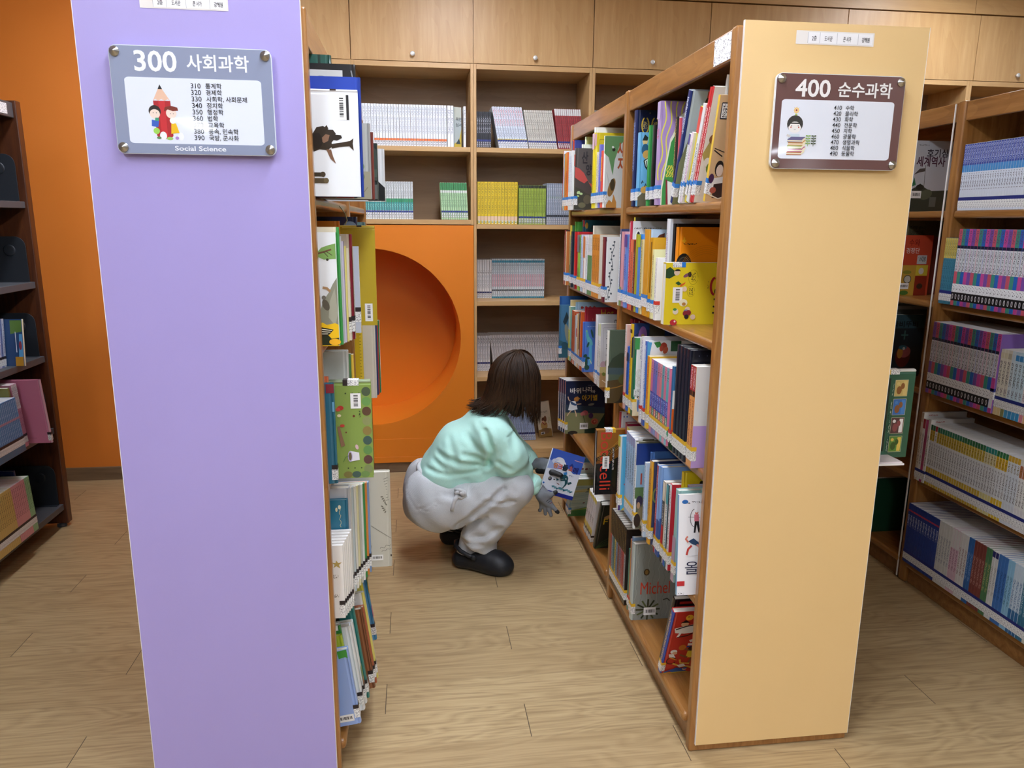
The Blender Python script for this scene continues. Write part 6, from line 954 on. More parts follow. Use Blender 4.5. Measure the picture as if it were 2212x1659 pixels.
# ---------------------------------------------------------------- back wall series (spines face the aisle)
def wall_mesh(t, h, d, sp, bands, top=True):
    mb = MB(); mb.box(0, t, 0, d, 0, h, M(sp, .5)); mb.box(.0008, t-.0008, .002, d, h-.001, h+.0002, PAGEW)
    for b in bands:
        a = .0003 if len(b) == 3 else t*.2
        m = M(b[2], .5) if len(b) == 3 else ink(b[2], b[3], 230, .53)
        mb.poly([(a, -.0003-.0001*(len(b) == 4), b[0]), (t-a, -.0003-.0001*(len(b) == 4), b[0]), (t-a, -.0003-.0001*(len(b) == 4), b[1]), (a, -.0003-.0001*(len(b) == 4), b[1])], m)
    mb.poly([(.0, -.00015, .0), (.0007, -.00015, .0), (.0007, -.00015, h), (.0, -.00015, h)], M('#6A6A6E', .7))  # grey line painted down the spine edge for the shade between volumes
    return mb.mesh('series_volume')
def wall_run(x, z, n, step, h, sp, bands, label, group, lean=0, d=.15, y=4.398, gap=.0013):
    me = wall_mesh(step-gap, h, d, sp, bands)
    for i in range(n):
        o = bpy.data.objects.new('paperback', me); COL.objects.link(o); o.location = (x+i*step, y+.0012*((i*7) % 3), z+.0005); o.rotation_euler = (0, R(-lean), 0)
        tag(o, label, 'book', group)
Z1, Z2, Z3, Z4, Z5 = 1.9085, 1.5085, 1.0405, .5855, .1255
WB = [(.16, .21, '#E9ECEF', '#A8B0C0'), (.07, .155, '#E9ECEF', '#B4BAC6')]
wall_run(-.302, Z1, 6, .0155, .222, '#E9ECF0', WB, 'white volume without an orange band at the left of the top row over the nook', 'plain white volumes over the nook')
wall_run(-.209, Z1, 26, .0155, .222, '#E9ECF0', WB+[(.03, .042, '#E8763A'), (.004, .028, '#E4E6EA', '#6A6A72')], 'white volume with an orange sticker over the nook', 'orange-banded white volumes')
wall_run(.197, Z1, 2, .018, .222, '#EEF0F2', [(.07, .2, '#EEF0F2', '#8A90A0')], 'thick white volume ending the orange-stickered row', 'thick white volumes')
b_ = MB(); b_.box(0, .045, 0, .012, 0, .218, M('#B9C4C4', .4)); draw(b_, [('p', [(0, .15), (.045, .16), (.045, .218), (0, .218)], '#C9CFC4'), ('p', [(0, .02), (.03, .04), (.045, .1), (.045, 0), (0, 0)], '#C9B24A'), ('t', '목민', .01, .145, .022, '#2A3034'), ('t', '심서', .01, .115, .022, '#2A3034'), ('p', [(.01, .02), (.03, .05), (.04, .02)], '#3A4A54')], lambda u, v, w: (u, -w, v)); tag(b_.build('book', None, (.236, 4.41, Z1), (0, 0, R(24))), 'book turned to show its painted landscape cover over the nook', 'book')
wall_run(.288, Z1, 1, .014, .22, '#EEF0F2', [(.07, .2, '#EEF0F2', '#8A90A0')], 'single white volume beside the painted landscape cover', 'single white volume')
G2 = [(.12, .205, '#DDE0E0', '#9AA0A4'), (.095, .115, '#3A9A6A'), (.05, .095, '#3E9C9A'), (.055, .09, '#3E9C9A', '#9AD2CC'), (.038, .048, '#2E3E8C'), (.008, .036, '#E6E8EA', '#8A8E9A')]
wall_run(-.30, Z2, 22, .0136, .208, '#DFE4E2', G2, 'white, green and teal volume in the row just above the nook', 'white, green and teal volumes')
wall_run(.160, Z2, 12, .0128, .206, '#B4D8A8', [(.165, .205, '#3E8C54'), (.15, .163, '#E4E8E4'), (.07, .145, '#B4D8A8', '#6A9A6A'), (.04, .05, '#2E3E8C'), (.01, .038, '#E6E8EA', '#8A8E9A')], 'light green volume with dark green head above the nook, by the post', 'light green volumes', lean=2.5)
wall_run(.362, Z1, 7, .0118, .195, '#22242C', [(.08, .17, '#22242C', '#B4B8C4'), (.035, .045, '#2E3E8C'), (.005, .033, '#B9BCC6', '#4A4A54')], 'black volume at the left of the top row, tall shelf bay', 'black volumes')
wall_run(.490, Z1, 12, .0142, .226, '#DCE4F0', [(.12, .22, '#DCE4F0', '#C86A74'), (.06, .11, '#DCE4F0', '#9AA4B8'), (.036, .046, '#2E3E8C'), (.046, .05, '#D8C24A'), (.006, .034, '#E6E8EA', '#8A8E9A')], 'ice-blue leaning volume in the top row, tall shelf bay', 'ice-blue leaning volumes', lean=11)
wall_run(.664, Z1, 14, .0118, .212, '#DAD6CB', [(.06, .2, '#DAD6CB', '#9A9488'), (.034, .044, '#2E3E8C'), (.006, .032, '#E6E8EA', '#8A8E9A')], 'cream leaning volume in the top row, tall shelf bay', 'cream leaning volumes', lean=10)
wall_run(.834, Z1, 13, .0118, .222, '#A83A3E', [(.185, .221, '#E6E4E2'), (.06, .18, '#A83A3E', '#7A2428'), (.034, .044, '#2E3E8C'), (.006, .032, '#E6E8EA', '#8A8E9A')], 'red leaning volume with white head in the top row, tall shelf bay', 'red leaning volumes', lean=8)
wall_run(.366, 1.4845, 12, .0195, .238, '#E8C82A', [(.06, .23, '#E8C82A', '#8C7A2A'), (.02, .045, '#E6C8A8'), (.004, .022, '#DDE0D8', '#4A7A4A')], 'yellow volume in the second row, tall shelf bay', 'yellow volumes')
wall_run(.606, 1.4845, 17, .0094, .222, '#A8BE4A', [(.205, .221, '#26282A'), (.06, .19, '#A8BE4A', '#6A8230'), (.036, .046, '#2E3E8C'), (.006, .034, '#E6E8EA', '#8A8E9A')], 'lime-green thin volume with black head in the second row, tall shelf bay', 'lime-green volumes')
wall_run(.770, 1.4845, 16, .0112, .235, '#9AA4B4', [(.06, .225, '#9AA4B4', '#C6CCD6'), (.15, .16, '#7AA07A'), (.045, .055, '#26282E'), (.006, .04, '#C6CACF', '#8A8E9A')], 'grey-blue volume with black stripe in the second row, tall shelf bay', 'grey-blue volumes')
wall_run(.362, Z3, 7, .0148, .233, '#DAD8D6', [(.15, .17, '#DAD8D6', '#2A2A2E'), (.06, .14, '#DAD8D6', '#8A8A90'), (.03, .04, '#2E3060'), (.004, .026, '#DDDDE0', '#6A6A72')], 'white volume at the left of the third row, tall shelf bay', 'white volumes, third row', y=4.552, d=.13)
wall_run(.4665, Z3, 28, .0116, .237, '#CFD6DA', [(.215, .229, '#2F86A0'), (.15, .21, '#CFD6DA', '#7A8A94'), (.07, .145, '#D8B4BC', '#B46A7C'), (.045, .052, '#23252E'), (.012, .04, '#DCE2E4', '#7A868C'), (.0, .01, '#2F86A0')], 'teal-topped pink-banded thin volume in the third row, tall shelf bay', 'teal-topped volumes', y=4.552, d=.13)
N4 = [(.17, .21, '#DAD6D8', '#3A3A42'), (.07, .16, '#DAD6D8', '#9A989E'), (.045, .056, '#2A2E6A'), (.006, .04, '#DCDCE0', '#7A7A84')]
wall_run(.362, Z4, 6, .0158, .222, '#DCD9DA', N4, 'upright white volume with navy stripe in the fourth row, behind the person', 'upright navy-striped volumes', y=4.552, d=.13)
wall_run(.480, Z4, 31, .0153, .226, '#DCD9DA', N4, 'leaning white volume with navy stripe in the fourth row, behind the person', 'leaning navy-striped volumes', lean=7, y=4.552, d=.13)
wall_run(.580, Z5, 12, .0146, .232, '#A4B8DC', [(.07, .2, '#A4B8DC', '#7A90C0'), (.04, .052, '#2A2E6A'), (.006, .036, '#C9D0E2', '#7A7A84')], 'light blue leaning volume on the lowest shelf, behind the hair', 'light blue leaning volumes', lean=8, y=4.552, d=.13)
b_ = MB(); b_.box(0, .088, 0, .014, 0, .235, M('#CFC4AE', .4)); draw(b_, [('p', [(0, 0), (.085, 0), (.085, .05), (.05, .06), (0, .05)], '#8C6A34'), ('e', .04, .115, .013, .016, '#5A3424'), ('e', .052, .12, .008, .02, '#6A4028'), ('e', .04, .075, .022, .03, '#B08A50'), ('e', .036, .1, .008, .01, '#D8B090'), ('l', [(.03, .1), (.045, .08), (.055, .09)], .006, '#8C3A34'), ('e', .045, .04, .028, .02, '#7A5A3A'), ('r', .012, .02, .038, .035, '#C9C4C0'), ('r', .016, .023, .034, .031, '#2A2A2A'), ('i', .012, .16, .07, .172, '#CFC4AE', '#5A5448'), ('l', [(.012, .152), (.07, .152)], .0008, '#8A8478'), ('l', [(.07, .09), (.078, .13), (.082, .1)], .003, '#8C9A5A')], lambda u, v, w: (u, -w, v)); tag(b_.build('book', None, (.785, 4.60, Z5), (R(-5), R(-7), 0)), 'tan book facing out on the lowest shelf with a red-scarfed child on its cover', 'book')
wall_run(1.036, Z1, 6, .0135, .218, '#DAD8D4', [(.1, .2, '#DAD8D4', '#8A8A90')], 'white volume peeping over the peach bookcase rail', 'white volumes over the rail')
# ---------------------------------------------------------------- the person crouching in the aisle
def smin(a, b, k):
    h = np.clip(.5+.5*(b-a)/k, 0, 1); return b*(1-h)+a*h-k*h*(1-h)
class SDF:
    """smooth union of tapered capsules and ellipsoids, meshed with surface nets"""
    def __init__(s, lo, hi, vox):
        s.lo = np.array(lo, float); s.vox = vox; n = np.ceil((np.array(hi)-s.lo)/vox).astype(int)+1
        g = [s.lo[i]+vox*np.arange(n[i]) for i in range(3)]
        s.X, s.Y, s.Z = np.meshgrid(*g, indexing='ij'); s.d = np.full(s.X.shape, 9.)
    def cap(s, a, b, ra, rb, k=.02, flat=None):
        a = np.array(a, float); b = np.array(b, float); ab = b-a; L = ab@ab
        px, py, pz = s.X-a[0], s.Y-a[1], s.Z-a[2]
        t = np.clip((px*ab[0]+py*ab[1]+pz*ab[2])/L, 0, 1)
        q = np.sqrt((px-t*ab[0])**2+(py-t*ab[1])**2+(pz-t*ab[2])**2)-(ra+(rb-ra)*t)
        s.d = smin(s.d, q, k); return s
    def ell(s, c, r, k=.02, rot=None, sub=False):
        px, py, pz = s.X-c[0], s.Y-c[1], s.Z-c[2]
        if rot is not None:
            M_ = np.array(rot); px, py, pz = (M_[i][0]*px+M_[i][1]*py+M_[i][2]*pz for i in range(3))
        k0 = np.sqrt((px/r[0])**2+(py/r[1])**2+(pz/r[2])**2); k1 = np.sqrt((px/r[0]**2)**2+(py/r[1]**2)**2+(pz/r[2]**2)**2)+1e-9
        q = k0*(k0-1)/k1
        s.d = -smin(-s.d, q, k) if sub else smin(s.d, q, k); return s
    def cut(s, n, c, k=.006):          # keep the side where n.p < c
        q = n[0]*s.X+n[1]*s.Y+n[2]*s.Z-c; s.d = -smin(-s.d, -q, k); return s
    def mesh(s, smooth=2):
        d = s.d; ins = d < 0; nx, ny, nz = d.shape
        cnt = np.zeros((nx-1, ny-1, nz-1)); pos = np.zeros((nx-1, ny-1, nz-1, 3))
        for ax in range(3):
            for u in (0, 1):
                for v in (0, 1):
                    sl0 = [slice(0, -1)]*3; sl1 = [slice(0, -1)]*3; o = [0, 0, 0]; others = [i for i in range(3) if i != ax]
                    for oo, w in zip(others, (u, v)):
                        q = slice(w, None if w else -1); sl0[oo] = q; sl1[oo] = q; o[oo] = w
                    sl0[ax] = slice(0, -1); sl1[ax] = slice(1, None)
                    a, b = d[tuple(sl0)], d[tuple(sl1)]; cr = (a < 0) != (b < 0)
                    t = np.where(cr, a/np.where(cr, a-b, 1), 0)
                    cnt += cr
                    for i in range(3): pos[..., i] += cr*(t if i == ax else o[i])
        act = cnt > 0; idx = -np.ones(act.shape, int); idx[act] = np.arange(act.sum())
        cells = np.argwhere(act); P = (pos[act]/cnt[act][:, None]+cells)*s.vox+s.lo
        F = []
        for ax in range(3):
            b_, c_ = (ax+1) % 3, (ax+2) % 3
            s0 = [slice(None)]*3; s1 = [slice(None)]*3; s0[ax] = slice(0, -1); s1[ax] = slice(1, None)
            i0, i1 = ins[tuple(s0)], ins[tuple(s1)]; e = np.argwhere(i0 != i1)
            e = e[(e[:, b_] > 0) & (e[:, c_] > 0) & (e[:, b_] < d.shape[b_]-1) & (e[:, c_] < d.shape[c_]-1)]
            ub = np.zeros(3, int); ub[b_] = 1; uc = np.zeros(3, int); uc[c_] = 1
            q = np.stack([idx[tuple((e-ub-uc).T)], idx[tuple((e-uc).T)], idx[tuple(e.T)], idx[tuple((e-ub).T)]], 1)
            fl = i0[tuple(e.T)]; q[~fl] = q[~fl][:, ::-1]; F.append(q)
        F = np.concatenate(F); F = F[(F >= 0).all(1)]
        for _ in range(smooth):
            acc = np.zeros_like(P); c = np.zeros(len(P))
            for i in range(4):
                for j in (1, 3): np.add.at(acc, F[:, i], P[F[:, (i+j) % 4]]); np.add.at(c, F[:, i], 1)
            P = P*.5+.5*acc/np.maximum(c, 1)[:, None]
        return P, F
def normals(P, F):
    n = np.cross(P[F[:, 2]]-P[F[:, 0]], P[F[:, 3]]-P[F[:, 1]]); N = np.zeros_like(P)
    for i in range(4): np.add.at(N, F[:, i], n)
    return N/np.maximum(np.linalg.norm(N, axis=1), 1e-9)[:, None]
def from_arrays(name, P, F, m, parent=None):
    me = bpy.data.meshes.new(name); me.from_pydata(P.tolist(), [], F.tolist()); me.materials.append(m)
    me.polygons.foreach_set('use_smooth', [True]*len(me.polygons)); me.update()
    o = bpy.data.objects.new(name, me); COL.objects.link(o)
    if parent is not None: o.parent = parent; o.matrix_parent_inverse = Matrix.Identity(4)
    return o

def cloth(name, hx, hx2, kind):
    t = NT(name); v = t.coords()
    n = t.noise(v, 260, 3); big = t.noise(v, 9, 3)
    c = t.mix(t.math('MULTIPLY', n, .7), hx, hx2)
    if kind == 'rib':
        w = t.add('ShaderNodeTexWave', wave_type='BANDS', bands_direction='DIAGONAL'); w.inputs['Scale'].default_value = 150; w.inputs['Distortion'].default_value = .8; w.inputs['Detail'].default_value = 1
        mp = t.coords((-.55, .1, 1.0)); t.link(mp, w.inputs['Vector'])
        c = t.mix(t.math('MULTIPLY', w.outputs['Fac'], .32), c, hx2)
        t.bump(t.math('ADD', w.outputs['Fac'], t.math('MULTIPLY', n, .6)), .3, .001)
    elif kind == 'knit': t.bump(t.math('ADD', n, big), .25, .0012)
    else: t.bump(n, .2, .001)
    return t.done(c, .85)
SKIN = M('#E3B79B', .5); MINT = cloth('mint_sweatshirt', '#C9F6EA', '#B2EADB', 'knit'); RIB = cloth('grey_ribbed_jersey', '#DCDFE2', '#B9BCC0', 'rib'); RIBP = cloth('grey_jersey', '#DADCDF', '#C4C6C9', 'plain'); SOCK = cloth('white_sock', '#D8D9DC', '#B8BABE', 'knit')
GLOVE = cloth('grey_knit_glove', '#7E8288', '#686C72', 'knit'); GRIP = M('#1B1C1E', .55); CLOG = M('#1C1F25', .5)
def hair_mat():
    t = NT('dark_brown_hair'); n = t.noise(t.coords((1, 1, .12)), 170, 3, .6); n2 = t.noise(t.coords((1, 1, .3)), 12, 2)
    c = t.ramp(t.math('ADD', t.math('MULTIPLY', n, .6), t.math('MULTIPLY', n2, .4)), [(.35, '#1D120A'), (.55, '#352213'), (.75, '#553A22')])
    t.bump(n, .4, .0012); t.b.inputs['Specular IOR Level'].default_value = .3; m = t.done(c, .48); return m
HAIR = hair_mat()

# cloth creases: depth, width, polyline on the near side
SWC = [ (0.011, 0.011, [(0.281, 2.93, 0.652), (0.302, 2.93, 0.572), (0.293, 2.93, 0.498)]), (0.006, 0.009, [(0.183, 2.95, 0.55), (0.24, 2.95, 0.538), (0.298, 2.95, 0.512)]), (0.007, 0.01, [(0.049, 2.95, 0.554), (0.154, 2.95, 0.517), (0.279, 2.95, 0.492)]), (0.005, 0.012, [(0.13, 2.96, 0.608), (0.154, 2.96, 0.517)]), (0.006, 0.008, [(0.019, 2.95, 0.481), (0.124, 2.95, 0.461), (0.26, 2.95, 0.476)]), (0.006, 0.011, [(0.259, 2.94, 0.67), (0.293, 2.94, 0.589)]), (0.003, 0.004, [(0.311, 2.92, 0.595), (0.362, 2.92, 0.627), (0.414, 2.92, 0.637)]), (0.005, 0.012, [(0.203, 2.96, 0.616), (0.261, 2.96, 0.564)]), (0.005, 0.009, [(0.058, 2.95, 0.524), (0.105, 2.95, 0.486)]), (0.006, 0.009, [(0.324, 2.92, 0.525), (0.382, 2.92, 0.492)]), (0.005, 0.012, [(0.387, 2.92, 0.622), (0.395, 2.92, 0.552)]) ]
TRC = [ (0.014, 0.011, [(0.351, 2.9, 0.405), (0.255, 2.9, 0.322), (0.158, 2.9, 0.234)]), (0.006, 0.008, [(0.391, 2.9, 0.357), (0.342, 2.9, 0.345), (0.274, 2.9, 0.356)]), (0.006, 0.009, [(0.279, 2.95, 0.274), (0.2, 2.95, 0.231)]), (0.005, 0.009, [(0.221, 2.9, 0.465), (0.201, 2.9, 0.385)]), (0.0035, 0.004, [(-0.049, 2.92, 0.374), (-0.012, 2.92, 0.315), (0.074, 2.92, 0.361)]), (0.003, 0.004, [(-0.003, 2.92, 0.325), (0.035, 2.92, 0.317), (0.084, 2.92, 0.352)]), (0.006, 0.01, [(0.22, 2.95, 0.171), (0.279, 2.95, 0.185), (0.339, 2.95, 0.225)]), (0.005, 0.009, [(0.18, 2.92, 0.419), (0.238, 2.92, 0.437)]), (0.005, 0.009, [(0.19, 2.95, 0.147), (0.259, 2.95, 0.144)]), (0.005, 0.012, [(0.334, 2.92, 0.443), (0.393, 2.92, 0.4)]), (0.004, 0.01, [(0.103, 2.92, 0.382), (0.151, 2.92, 0.37)]) ]
def crease(S, L):
    for dep, wd, pts in L:
        best = np.full(S.X.shape, 9.)
        for a, b in zip(pts[:-1], pts[1:]):
            a = np.array(a); ab = np.array(b)-a; t = np.clip(((S.X-a[0])*ab[0]+(S.Z-a[2])*ab[2])/(ab[0]**2+ab[2]**2), 0, 1)
            best = np.minimum(best, np.hypot(S.X-a[0]-t*ab[0], S.Z-a[2]-t*ab[2]))
        near = np.clip((3.07-S.Y)/.05, 0, 1)
        S.d = S.d+near*(dep*np.exp(-(best/wd)**2)-.55*dep*np.exp(-((best-2.1*wd)/wd)**2))
# joints (right side is nearer the camera)
HIP_R, HIP_L = (.085, 3.045, .325), (.085, 3.225, .325)
KNE_R, KNE_L = (.408, 2.985, .385), (.43, 3.28, .39)
ANK_R, ANK_L = (.225, 3.055, .105), (.175, 3.315, .11)
SHO_R, SHO_L = (.315, 3.00, .605), (.325, 3.26, .61)
ELB_R, ELB_L = (.415, 3.035, .445), (.44, 3.215, .47)
WRI_R, WRI_L = (.515, 3.035, .36), (.525, 3.135, .437)
NECK, HEAD = (.325, 3.13, .695), (.425, 3.125, .822)
def head_sdf(b, grow=0.):
    b.ell(HEAD, (.078+grow, .072+grow, .098+grow), .01, [[.86, 0, -.5], [0, 1, 0], [.5, 0, .86]])
def person():
    b = SDF((-.16, 2.86, -.02), (.66, 3.44, 1.0), .0085)
    # trunk
    b.ell((.07, 3.05, .32), (.115, .1, .12), .02); b.ell((.07, 3.22, .32), (.115, .1, .12), .03)
    b.cap((.095, 3.135, .38), (.18, 3.135, .5), .088, .09, .05); b.cap((.18, 3.135, .5), (.29, 3.13, .6), .09, .086, .05); b.cap(SHO_R, SHO_L, .05, .05, .05)
    b.cap(NECK, HEAD, .045, .045, .03); head_sdf(b)
    b.cap((.44, 3.125, .8), (.487, 3.12, .775), .05, .032, .02)          # jaw and chin
    b.ell((.507, 3.12, .808), (.016, .012, .016), .012)                   # nose
    for sy in (-1, 1): b.ell((.42, 3.125+sy*.074, .815), (.02, .009, .028), .006); b.ell((.488, 3.123+sy*.03, .835), (.012, .014, .01), .008)
    b.ell((.5, 3.12, .785), (.008, .02, .008), .006)
    for h_, k_, a_ in ((HIP_R, KNE_R, ANK_R), (HIP_L, KNE_L, ANK_L)): b.cap(h_, k_, .082, .052, .03); b.cap(k_, a_, .05, .034, .02); b.cap(a_, (a_[0]+.13, a_[1]-.05, .035), .034, .022, .02)
    for s_, e_, w_ in ((SHO_R, ELB_R, WRI_R), (SHO_L, ELB_L, WRI_L)): b.cap(s_, e_, .042, .033, .02); b.cap(e_, w_, .033, .023, .015)
    for w_, f_ in ((WRI_R, (.553, 3.02, .322)), (WRI_L, (.578, 3.1, .428))): b.cap(w_, f_, .022, .026, .01)
    P, F = b.mesh(2); o = from_arrays('person', P, F, SKIN)
    tag(o, 'crouching person in a mint sweatshirt and grey trousers holding a blue dolphin book', 'person')
    # sweatshirt
    s = SDF((-.10, 2.86, .26), (.62, 3.40, .80), .0075)
    s.cap((.095, 3.06, .42), (.195, 3.06, .53), .088, .096, .03); s.cap((.095, 3.21, .42), (.195, 3.21, .53), .088, .096, .04); s.cap((.1, 3.135, .40), (.18, 3.135, .505), .106, .108, .03)
    s.cap((.15, 3.04, .405), (.215, 3.05, .385), .066, .05, .03); s.cap((.15, 3.22, .405), (.215, 3.22, .385), .066, .05, .03)
    s.cut((-.29, 0, -.957), -.413, .008)                                  # hem over the waistband
    s.cap((.195, 3.07, .53), (.295, 3.07, .605), .096, .088, .04); s.cap((.195, 3.2, .53), (.295, 3.2, .605), .096, .088, .04); s.cap((.18, 3.135, .505), (.29, 3.135, .605), .108, .1, .04)
    s.cap((.26, 3.02, .45), (.33, 3.04, .48), .055, .06, .04)
    s.cap(NECK, (.335, 3.13, .715), .058, .056, .03); s.cap(SHO_R, SHO_L, .07, .07, .04)
    s.cap(SHO_R, (.385, 2.995, .52), .075, .078, .035); s.cap((.385, 2.995, .52), ELB_R, .078, .07, .02); s.cap(ELB_R, (.484, 3.035, .386), .058, .046, .02)
    s.cap(SHO_L, ELB_L, .075, .066, .03); s.cap(ELB_L, (.485, 3.168, .452), .06, .046, .02)
    fold = (.0045*np.sin(62*(s.X*.55-s.Z*.8)+6*np.sin(9*s.X+7*s.Y))*np.clip((.5-s.Z)*7, 0, 1)+.0038*np.sin(70*(s.X*.75+s.Z*.45)+5*np.sin(11*s.Z+8*s.Y))*np.clip(1-np.hypot(s.X-.29, s.Z-.5)*6, 0, 1)+.004*np.sin(85*(s.Z-.25*s.X)+3*np.sin(14*s.Y))*np.clip(1-np.hypot(s.X-.43, s.Z-.45)*9, 0, 1)+.0025*np.sin(40*(s.X+.5*s.Z)+3*np.sin(17*s.Z)))
    s.d = s.d-1.5*fold; crease(s, SWC)
    P, F = s.mesh(1); sw = from_arrays('sweatshirt', P, F, MINT, o)
    def cuff(name, a, b_, r, m, ln=.012, par=sw):
        k = SDF(np.minimum(a, b_)-.09, np.maximum(a, b_)+.09, .005); k.cap(a, b_, r, r*.93, .01); d = np.array(b_)-np.array(a); d = d/np.linalg.norm(d)
        k.cut(d, float(d@np.array(b_)), .006); k.cut(-d, float(-d@np.array(a)), .006); k.d = k.d-.002*np.sin(90*(k.Z+.6*k.Y)+4*np.sin(40*k.X))
        P, F = k.mesh(1); return from_arrays(name, P, F, m, par)
    cuff('cuff', np.array((.480, 3.036, .389)), np.array((.502, 3.035, .370)), .048, MINT); cuff('cuff', np.array((.470, 3.176, .456)), np.array((.498, 3.156, .446)), .049, MINT)
    # trousers
    t = SDF((-.16, 2.84, .04), (.58, 3.46, .56), .0075)
    t.ell((.055, 3.055, .325), (.128, .115, .148), .02); t.ell((.055, 3.215, .325), (.128, .115, .148), .05); t.cap((.075, 3.07, .385), (.075, 3.2, .385), .078, .078, .04)
    t.cut((.35, 0, .937), .425, .008)                                     # waist edge
    for h_, k_, a_, sy in ((HIP_R, KNE_R, ANK_R, -1), (HIP_L, KNE_L, ANK_L, 1)):
        t.cap((h_[0]+.02, h_[1], h_[2]-.02), k_, .112, .075, .03); t.cap(k_, (a_[0]+.035, a_[1]-.012, a_[2]+.045), .074, .078, .02); t.cap((a_[0]+.035, a_[1]-.012, a_[2]+.045), (a_[0]+.035, a_[1]-.006, a_[2]-.02), .078, .074, .02)
    fold = (.004*np.sin(75*(s_:=(t.X*.5+t.Z*.85))+5*np.sin(8*t.X+6*t.Y))*np.clip(1-np.hypot(t.X-.33, t.Z-.24)*5.5, 0, 1)+.0045*np.sin(90*(t.Z*.8-t.X*.5)+4*np.sin(13*t.Y))*np.clip(1-np.hypot(t.X-.28, t.Z-.17)*8, 0, 1)+.003*np.sin(80*(t.X*.9-t.Z*.3)+4*np.sin(15*t.Z))*np.clip(1-np.hypot(t.X-.18, t.Z-.38)*7, 0, 1)+.0016*np.sin(45*t.X+30*t.Z+3*np.sin(20*t.Y)))
    t.d = t.d-1.5*fold; crease(t, TRC)
    t.cut((-.45, 0, -.89), -.2, .008)                                  # trouser hems, sloping back
    P, F = t.mesh(1); tr = from_arrays('trousers', P, F, RIB, o)
    wb = MB(); ring = []
    for i in range(33):
        a = 2*math.pi*i/32; x_ = .088-.088*math.cos(a); ring.append((x_, 3.135-.152*math.sin(a), (.419-.35*x_)/.937))
    wb.tube(ring, .0105, RIBP, 8, True, False); wb.build('waistband', tr)
    st = MB()     # tied drawstring on the hip, pocket seam
    st.tube([(.150, 2.948, .402), (.166, 2.935, .408), (.186, 2.932, .40), (.19, 2.934, .382), (.175, 2.934, .372), (.158, 2.938, .378), (.152, 2.94, .395), (.165, 2.93, .4)], .0085, RIBP, 8); st.tube([(.17, 2.93, .39), (.178, 2.93, .398), (.182, 2.93, .385)], .011, RIBP, 8)
    st.tube([(.158, 2.936, .385), (.146, 2.935, .362), (.139, 2.934, .34), (.135, 2.934, .318)], [.009, .0085, .0075, .0085], RIBP, 8); st.build('drawstring', tr)
    # socks and clogs
    for k_, a_, y0, ang, gnd in (('r', ANK_R, 0, -27, 0), ('l', ANK_L, 0, -14, 0)):
        so = SDF((a_[0]-.12, a_[1]-.12, .01), (a_[0]+.17, a_[1]+.1, .21), .006); so.cap((a_[0]-.03, a_[1]+.01, .05), (a_[0]-.004, a_[1], .155), .04, .042, .02); so.cap((a_[0], a_[1], .1), (a_[0]+.1, a_[1]-.04, .05), .043, .036, .02); P, F = so.mesh(1); from_arrays('sock', P, F, SOCK, o)
        ca, sa = math.cos(R(ang)), math.sin(R(ang)); o0 = (a_[0]-.072, a_[1]+.024*(1 if k_ == 'r' else .4), 0)
        loc = lambda u, v, w: (o0[0]+u*ca-v*sa, o0[1]+u*sa+v*ca, w)
        c = SDF((a_[0]-.14, a_[1]-.22, -.01), (a_[0]+.24, a_[1]+.16, .14), .0055)
        for (u0, v0, w0), (u1, v1, w1), ra, rb in (((.035, 0, .04), (.12, 0, .045), .046, .046), ((.12, 0, .045), (.2, .004, .042), .047, .053), ((.2, .004, .042), (.232, .002, .036), .052, .044), ((.17, -.01, .04), (.215, -.012, .036), .047, .043), ((.12, 0, .06), (.16, 0, .06), .042, .042)):
            c.cap(loc(u0, v0, w0), loc(u1, v1, w1), ra, rb, .02)
        c.cut((0, 0, -1), -.0005, .004)
        hu, hv, hw = loc(.062, 0, .115); c.ell((hu, hv, hw), (.066, .036, .07), .008, [[ca, sa, 0], [-sa, ca, 0], [0, 0, 1]], True)      # foot opening
        U = (c.X-o0[0])*ca+(c.Y-o0[1])*sa; c.d = c.d-.0022*(np.abs(c.Z-.026-.01*np.sin(18*U)) < .0028)*-1
        P, F = c.mesh(1); P[:, 2] = np.maximum(P[:, 2], .0006); cl = from_arrays('clog', P, F, CLOG, o)
        sp = MB(); sp.tube([loc(.118, -.05, .078), loc(.09, -.054, .083), loc(.05, -.052, .098), loc(.018, -.034, .11), loc(.004, 0, .114), loc(.018, .034, .11), loc(.06, .05, .096), loc(.1, .052, .082)], .0095, CLOG, 8); sp.build('heel_strap', cl)
        rv = MB(); q = Vector(loc(.113, -.058, .08)); rv.lathe([(.012, 0), (.012, .005), (.007, .008)], lambda x, y, h: (q.x+x-h*.3*0, q.y-h, q.z+y), CLOG, 14); rv.build('strap_button', cl)
    return o, sw, tr
per, sweat, trous = person()

